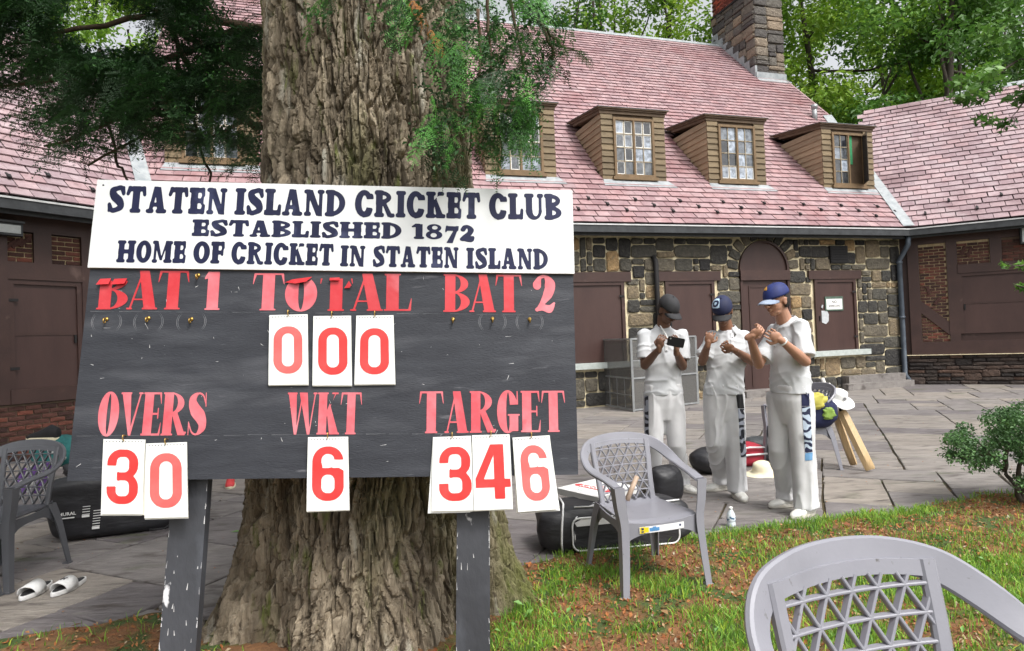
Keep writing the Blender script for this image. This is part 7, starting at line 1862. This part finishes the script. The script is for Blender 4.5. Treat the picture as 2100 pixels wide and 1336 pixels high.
trainer('black and white trainer resting on top of the left kit bag behind the chair back', at(100, 905, 5.45), R(78), M_blackc, M_hat2, 0, 1.15)
tb_ = thing('teal_bag', 'teal drawstring bag with white swirls behind the left chair, half hidden by the scoreboard', 'bag', tuple(at(118, 925, 5.5)))
M_teal = mat('teal_cloth', (.015, .12, .12), (.03, .19, .18), rough=.8, scale=6, bump=.5, bscale=20); mb = pillow(.40, .22, .26, 2.8, dent=.15, seed=5); o = mb.build('bag_body', M_teal, tb_, smooth=True); o.location = (0, 0, -.13)
for i in range(4): fr_ = Frame(V(-.02 + .05 * i, -.113, .04 - .028 * i), V(1, 0, 0), V(0, .35, 1), V(0, -1, .35)); ringm(fr_, .016, .021, M_hat, 'white_swirl', tb_, 16, .012); ringm(fr_, .005, .009, M_hat, 'white_swirl', tb_, 12, .012)
gl = thing('batting_gloves', 'purple and white padded batting gloves seen through the lattice of the left chair', 'gloves', tuple(at(62, 985, 4.72)))
M_pur = mat('purple_pad', (.22, .10, .42), (.32, .17, .55), rough=.6, scale=8); mb = MB()
for i in range(5): mb.mi = i % 2; mb.cap(V(-.09 + .045 * i, 0, -.06 + .01 * i), .022, V(-.05 + .045 * i, .01, .07 + .01 * i), .020, 10)
for i in range(4): mb.mi = (i + 1) % 2; mb.cap(V(-.08 + .045 * i, -.02, -.075), .02, V(-.045 + .045 * i, -.02, -.01), .018, 10)
mb.build('padded_fingers', [M_pur, M_hat], gl, smooth=True)
# bag, black hat-shaped items near the people
def gear_bag(name, label, cat, c, s_, m, rz, seed, e=2.6, dent=.12):
    t = thing(name, label, cat, tuple(c), rz); mb = pillow(*s_, e, dent=dent, seed=seed); mb.build('bag_body', m, t, smooth=True); return t
r1 = gear_bag('red_kit_bag', 'red and grey sports bag on the patio behind the middle and right cricketers', 'bag', gnd(1548, 968) + V(0, .35, 0), (.42, .30, .24), mat('red_nylon', (.30, .012, .03), (.42, .03, .05), rough=.5, scale=5, bump=.5, bscale=12), R(15), 4, 4)
mb = MB(); mb.tube([V(-.18, -.155, .20), V(-.02, -.165, .215), V(.17, -.155, .20)], .010, 6); mb.tube([V(-.2, -.15, .13), V(-.0, -.16, .135), V(.2, -.15, .13)], .012, 6); mb.build('bag_trim', M_pipe, r1, smooth=True)
gear_bag('grey_holdall', 'dark grey holdall tucked behind the red bag', 'bag', gnd(1590, 960) + V(0, .42, 0), (.34, .26, .26), mat('grey_nylon', (.05, .055, .06), (.10, .105, .11), rough=.6, scale=5, bump=.5), R(-10), 6, 3)
bh = gear_bag('black_bag', 'rounded black bag on the patio just left of the middle cricketer', 'bag', gnd(1462, 978) + V(.05, .18, 0), (.46, .36, .27), M_bag, R(10), 9, 2.2, .05)
b5 = gear_bag('black_rucksack', 'slumped black rucksack seen through the arm of the middle chair', 'bag', gnd(1372, 1040) + V(0, .10, 0), (.30, .24, .33), M_bag, R(20), 12, 2.6, .10)
# red shoe tip under the board
trainer('red trainer on the patio seen under the scoreboard, left of the trunk', gnd(468, 1000) + V(0, .06, 0), R(-160), mat('red_mesh', (.45, .02, .03), (.6, .05, .05), rough=.5), M_hat2, 0)
# bag piled on the chair behind the tall man
pl = gear_bag('blue_yellow_bag', 'navy and yellow sports bag piled on the chair behind the tallest cricketer', 'bag', V(3.03, 6.62, .43), (.40, .34, .34), M_navyc, R(0), 14, 3, .15)
mb = pillow(.22, .10, .16, 3.2, dent=.35, seed=5); o = mb.build('yellow_panel', mat('yellow_cloth', (.42, .38, .06), (.52, .47, .09), rough=.7), pl, smooth=True); o.location = (-.05, -.14, .20); mb = pillow(.12, .06, .12, 3.4, dent=.35, seed=7); o = mb.build('yellow_green_panel', mat('lime_cloth', (.22, .34, .06), rough=.7), pl, smooth=True); o.location = (.07, -.16, .10)
# slides on the patio
M_slw = mat('white_rubber', (.66, .66, .65), (.74, .74, .73), rough=.45, scale=12); M_slb = mat('black_footbed', (.012, .012, .014), (.02, .02, .022), rough=.7)
def slide(label, loc, rz, logo):
    t = thing('slide_sandal', label, 'sandal', tuple(loc), rz, 'pair of white slides')
    def outl(f): 
        o = []
        for i in range(28):
            a = 2 * math.pi * i / 28; y = math.sin(a); w = .050 if y > 0 else .040; o.append((w * f * math.cos(a) * (1 - .12 * y * y), .142 * f * y))
        return o
    mb = MB(); mb.loft([[V(x, y, z) for x, y in outl(f)] for z, f in ((0, .95), (.006, 1.0), (.022, 1.0), (.028, .97))]); mb.build('sole', M_slw, t, smooth=False)
    mb = MB(); mb.loft([[V(x, y, z) for x, y in outl(f)] for z, f in ((.028, .90), (.030, .88))]); mb.build('footbed', M_slb, t)
    mb = MB(); rg = []
    for i in range(13):
        a = math.pi * i / 12; x = .054 * math.cos(a); z = .018 + .058 * math.sin(a) ** .8; yo = .01 * math.sin(a)
        y0, y1 = -.005 - yo, .085 + yo * 1.0; n_ = V(math.cos(a), 0, math.sin(a)) * .005; rg.append([V(x, y0, z), V(x, y1, z - .010 * math.sin(a)), V(x, y1, z - .010 * math.sin(a)) + n_, V(x, y0, z) + n_])
    mb.loft(rg); mb.build('strap', M_slw, t, smooth=True)
    if logo:
        mb = MB(); F_ = Frame(V(0, .04, .078), V(0, -1, 0), V(1, 0, 0), Z)
        for sg in (-1, 1): mb.tube([F_.P(-.016, sg * .012, 0), F_.P(0, sg * .003, .002), F_.P(.016, sg * .012, 0)], .0028, 6)
        mb.build('strap_logo', M_slb, t)
    return t
dr1 = (gnd(45, 1228) - gnd(95, 1200)); a1 = math.atan2(dr1.y, dr1.x) - math.pi / 2
slide('left white slide sandal of the pair, plain strap, lying on the flagstones', gnd(75, 1216), a1, False); slide('right white slide sandal of the pair with a small black logo on its strap', gnd(142, 1208), a1 - .12, True)
# small leftover things: green leaf packet, bat handle behind the chair
cg = MB(); lf_ = gnd(484, 1092); t = thing('green_leaf', 'single fallen green leaf on the flagstones left of the trunk', 'leaf', tuple(lf_)); cg.add([V(-.045, 0, .004), V(0, -.016, .010), V(.05, 0, .006), V(0, .018, .012)], [(0, 1, 2), (0, 2, 3)]); cg.build('leaf_blade', M_weed, t)
hb_ = at(1296, 1014, 3.98); bt_ = thing('bat_handle', 'pale wooden stump leaning behind the lattice of the middle chair', 'stump', tuple(hb_)); mb = MB(); mb.tube([V(-.035, -.02, -.03), V(.04, .03, .10)], [.017, .015], 10); mb.build('handle_shaft', mat('worn_wood', (.34, .24, .17), (.45, .34, .26), rough=.6, scale=20), bt_, smooth=True)

# ================================================================== metal cage by the wall
cgp = gnd(1300, 845); cgl = gnd(1238, 833); cgr = gnd(1432, 829)
cage = thing('metal_cage', 'tall grey metal framed cage with mesh sides standing against the stone wall', 'cage', tuple(cgp))
M_mesh = see_through('cage_mesh', (.13, .127, .122), .62, .6)
pA, pB, pC = V(0, 0, 0), V(cgl.x - cgp.x, cgl.y - cgp.y, 0), V(cgr.x - cgp.x, cgr.y - cgp.y, 0); pD = pB + pC; Hc = 1.36
def rail(a, b, r=.022, name='frame_bar', m=None): mb = MB(); mb.tube([a, b], r, 4); mb.build(name, m or M_metal, cage)
for p in (pA, pB, pC, pD): rail(p, p + Z * Hc, .028, 'corner_post')
for z in (.03, .62, Hc):
    for a, b in ((pA, pB), (pA, pC), (pB, pD), (pC, pD)): rail(a + Z * z, b + Z * z)
for a, b in ((pA, pB), (pA, pC), (pC, pD), (pB, pD)):
    mb = MB(); nn_ = (b - a).cross(Z).normalized() * .004; mb.box8([a + Z * .05 - nn_, b + Z * .05 - nn_, b + Z * .05 + nn_, a + Z * .05 + nn_, a + Z * (Hc - .02) - nn_, b + Z * (Hc - .02) - nn_, b + Z * (Hc - .02) + nn_, a + Z * (Hc - .02) + nn_]); mb.build('mesh_side', M_mesh, cage)
for k in range(1, 4): rail(pA.lerp(pB, k / 4) + Z * .05, pA.lerp(pB, k / 4) + Z * .6, .010); 
rail(pA + Z * .3, pB + Z * .3, .012); rail(pA + Z * .95, pC + Z * .95, .010); rail(pA.lerp(pC, .5), pA.lerp(pC, .5) + Z * Hc, .016)
# ================================================================== wall furniture
u0, u1, v0, v1 = wrect(wallM, 1690, 609, 1728, 637); sg_ = thing('wall_sign', 'small white NO BARBECUING sign in a green frame on the right brown shutter', 'sign', tuple(wallM.P((u0 + u1) / 2, (v0 + v1) / 2, .006)))
SF = Frame(V(0, 0, 0) - Nn * 0, Mu, Z, -Nn); w_, h_ = u1 - u0, v1 - v0
mb = MB(); mb.fbox(SF, -w_ / 2, w_ / 2, -h_ / 2, h_ / 2, .0, .02); mb.build('sign_frame', mat('sign_green', (.04, .09, .06), (.10, .14, .11), rough=.6), sg_)
mb = MB(); mb.fbox(SF, -w_ / 2 + .03, w_ / 2 - .03, -h_ / 2 + .03, h_ / 2 - .055, .0205, .024); mb.build('sign_face', M_hat, sg_)
text_obj('NO', SF, 0, .035, .085, M_dark, 'sign_text', sg_, .0246); text_obj('BARBECUING', SF, 0, -.055, .062, M_dark, 'sign_text', sg_, .0246, .88)
pt = thing('paper_notice', 'pale worn patch of paper hanging below the sign on the right shutter', 'notice', tuple(wallM.P(*wallM.uv(1691, 650), .008)))
mb = MB(); pp = [(-.09, -.13), (.02, -.17), (.10, -.10), (.11, .05), (.07, .13), (-.09, .14)]; mb.prism([SF.P(x, y, .0) for x, y in pp], [SF.P(x, y, .006) for x, y in pp]); mb.tube([SF.P(-.08, .20, .01), SF.P(-.06, .27, .01)], .02, 8); mb.build('paper', mat('pale_paper', (.40, .42, .44), (.52, .54, .56), rough=.7, scale=12), pt)
def lamp_box(fr, x0, y0, x1, y1, label):
    u0, u1, v0, v1 = wrect(fr, x0, y0, x1, y1); c = fr.P((u0 + u1) / 2, (v0 + v1) / 2, .0); t = thing('wall_lamp', label, 'wall lamp', tuple(c)); F2 = Frame(V(0, 0, 0), fr.u, Z, fr.n); w_, h_ = (u1 - u0) / 2, (v1 - v0) / 2
    mb = MB(); mb.fbox(F2, -w_, w_, -h_, h_, .05, .18); mb.fbox(F2, -w_ * 1.05, w_ * 1.05, h_, h_ + .03, .04, .22); mb.build('housing', M_gutter, t); mb = MB(); mb.fbox(F2, -w_ + .03, w_ - .03, -h_ + .03, h_ - .03, .181, .192); mb.build('lens', mat('lamp_lens', (.42, .45, .45), (.55, .58, .58), rough=.3), t); return t
lamp_box(wallL, -40, 455, 36, 488, 'rectangular flood lamp on the brown wall at the left edge'); lamp_box(wallR, 2088, 462, 2140, 498, 'small wall lamp at the right edge below the gutter')
c = wallL.P(*wallL.uv(18, 435), .0); t = thing('security_camera', 'small round security camera under the eave at the left edge', 'camera', tuple(c)); mb = MB(); mb.ell(wallL.n * .12, (.055, .055, .045)); mb.build('camera_dome', M_hat2, t, smooth=True); mb = MB(); mb.tube([V(0, 0, 0), wallL.n * .10], .02, 8); mb.build('camera_arm', M_gutter, t)
bpy.context.view_layer.update()
print('tris', sum(sum(len(p.vertices) - 2 for p in m.polygons) for m in {o.data for o in S.objects if o.type == 'MESH'}))
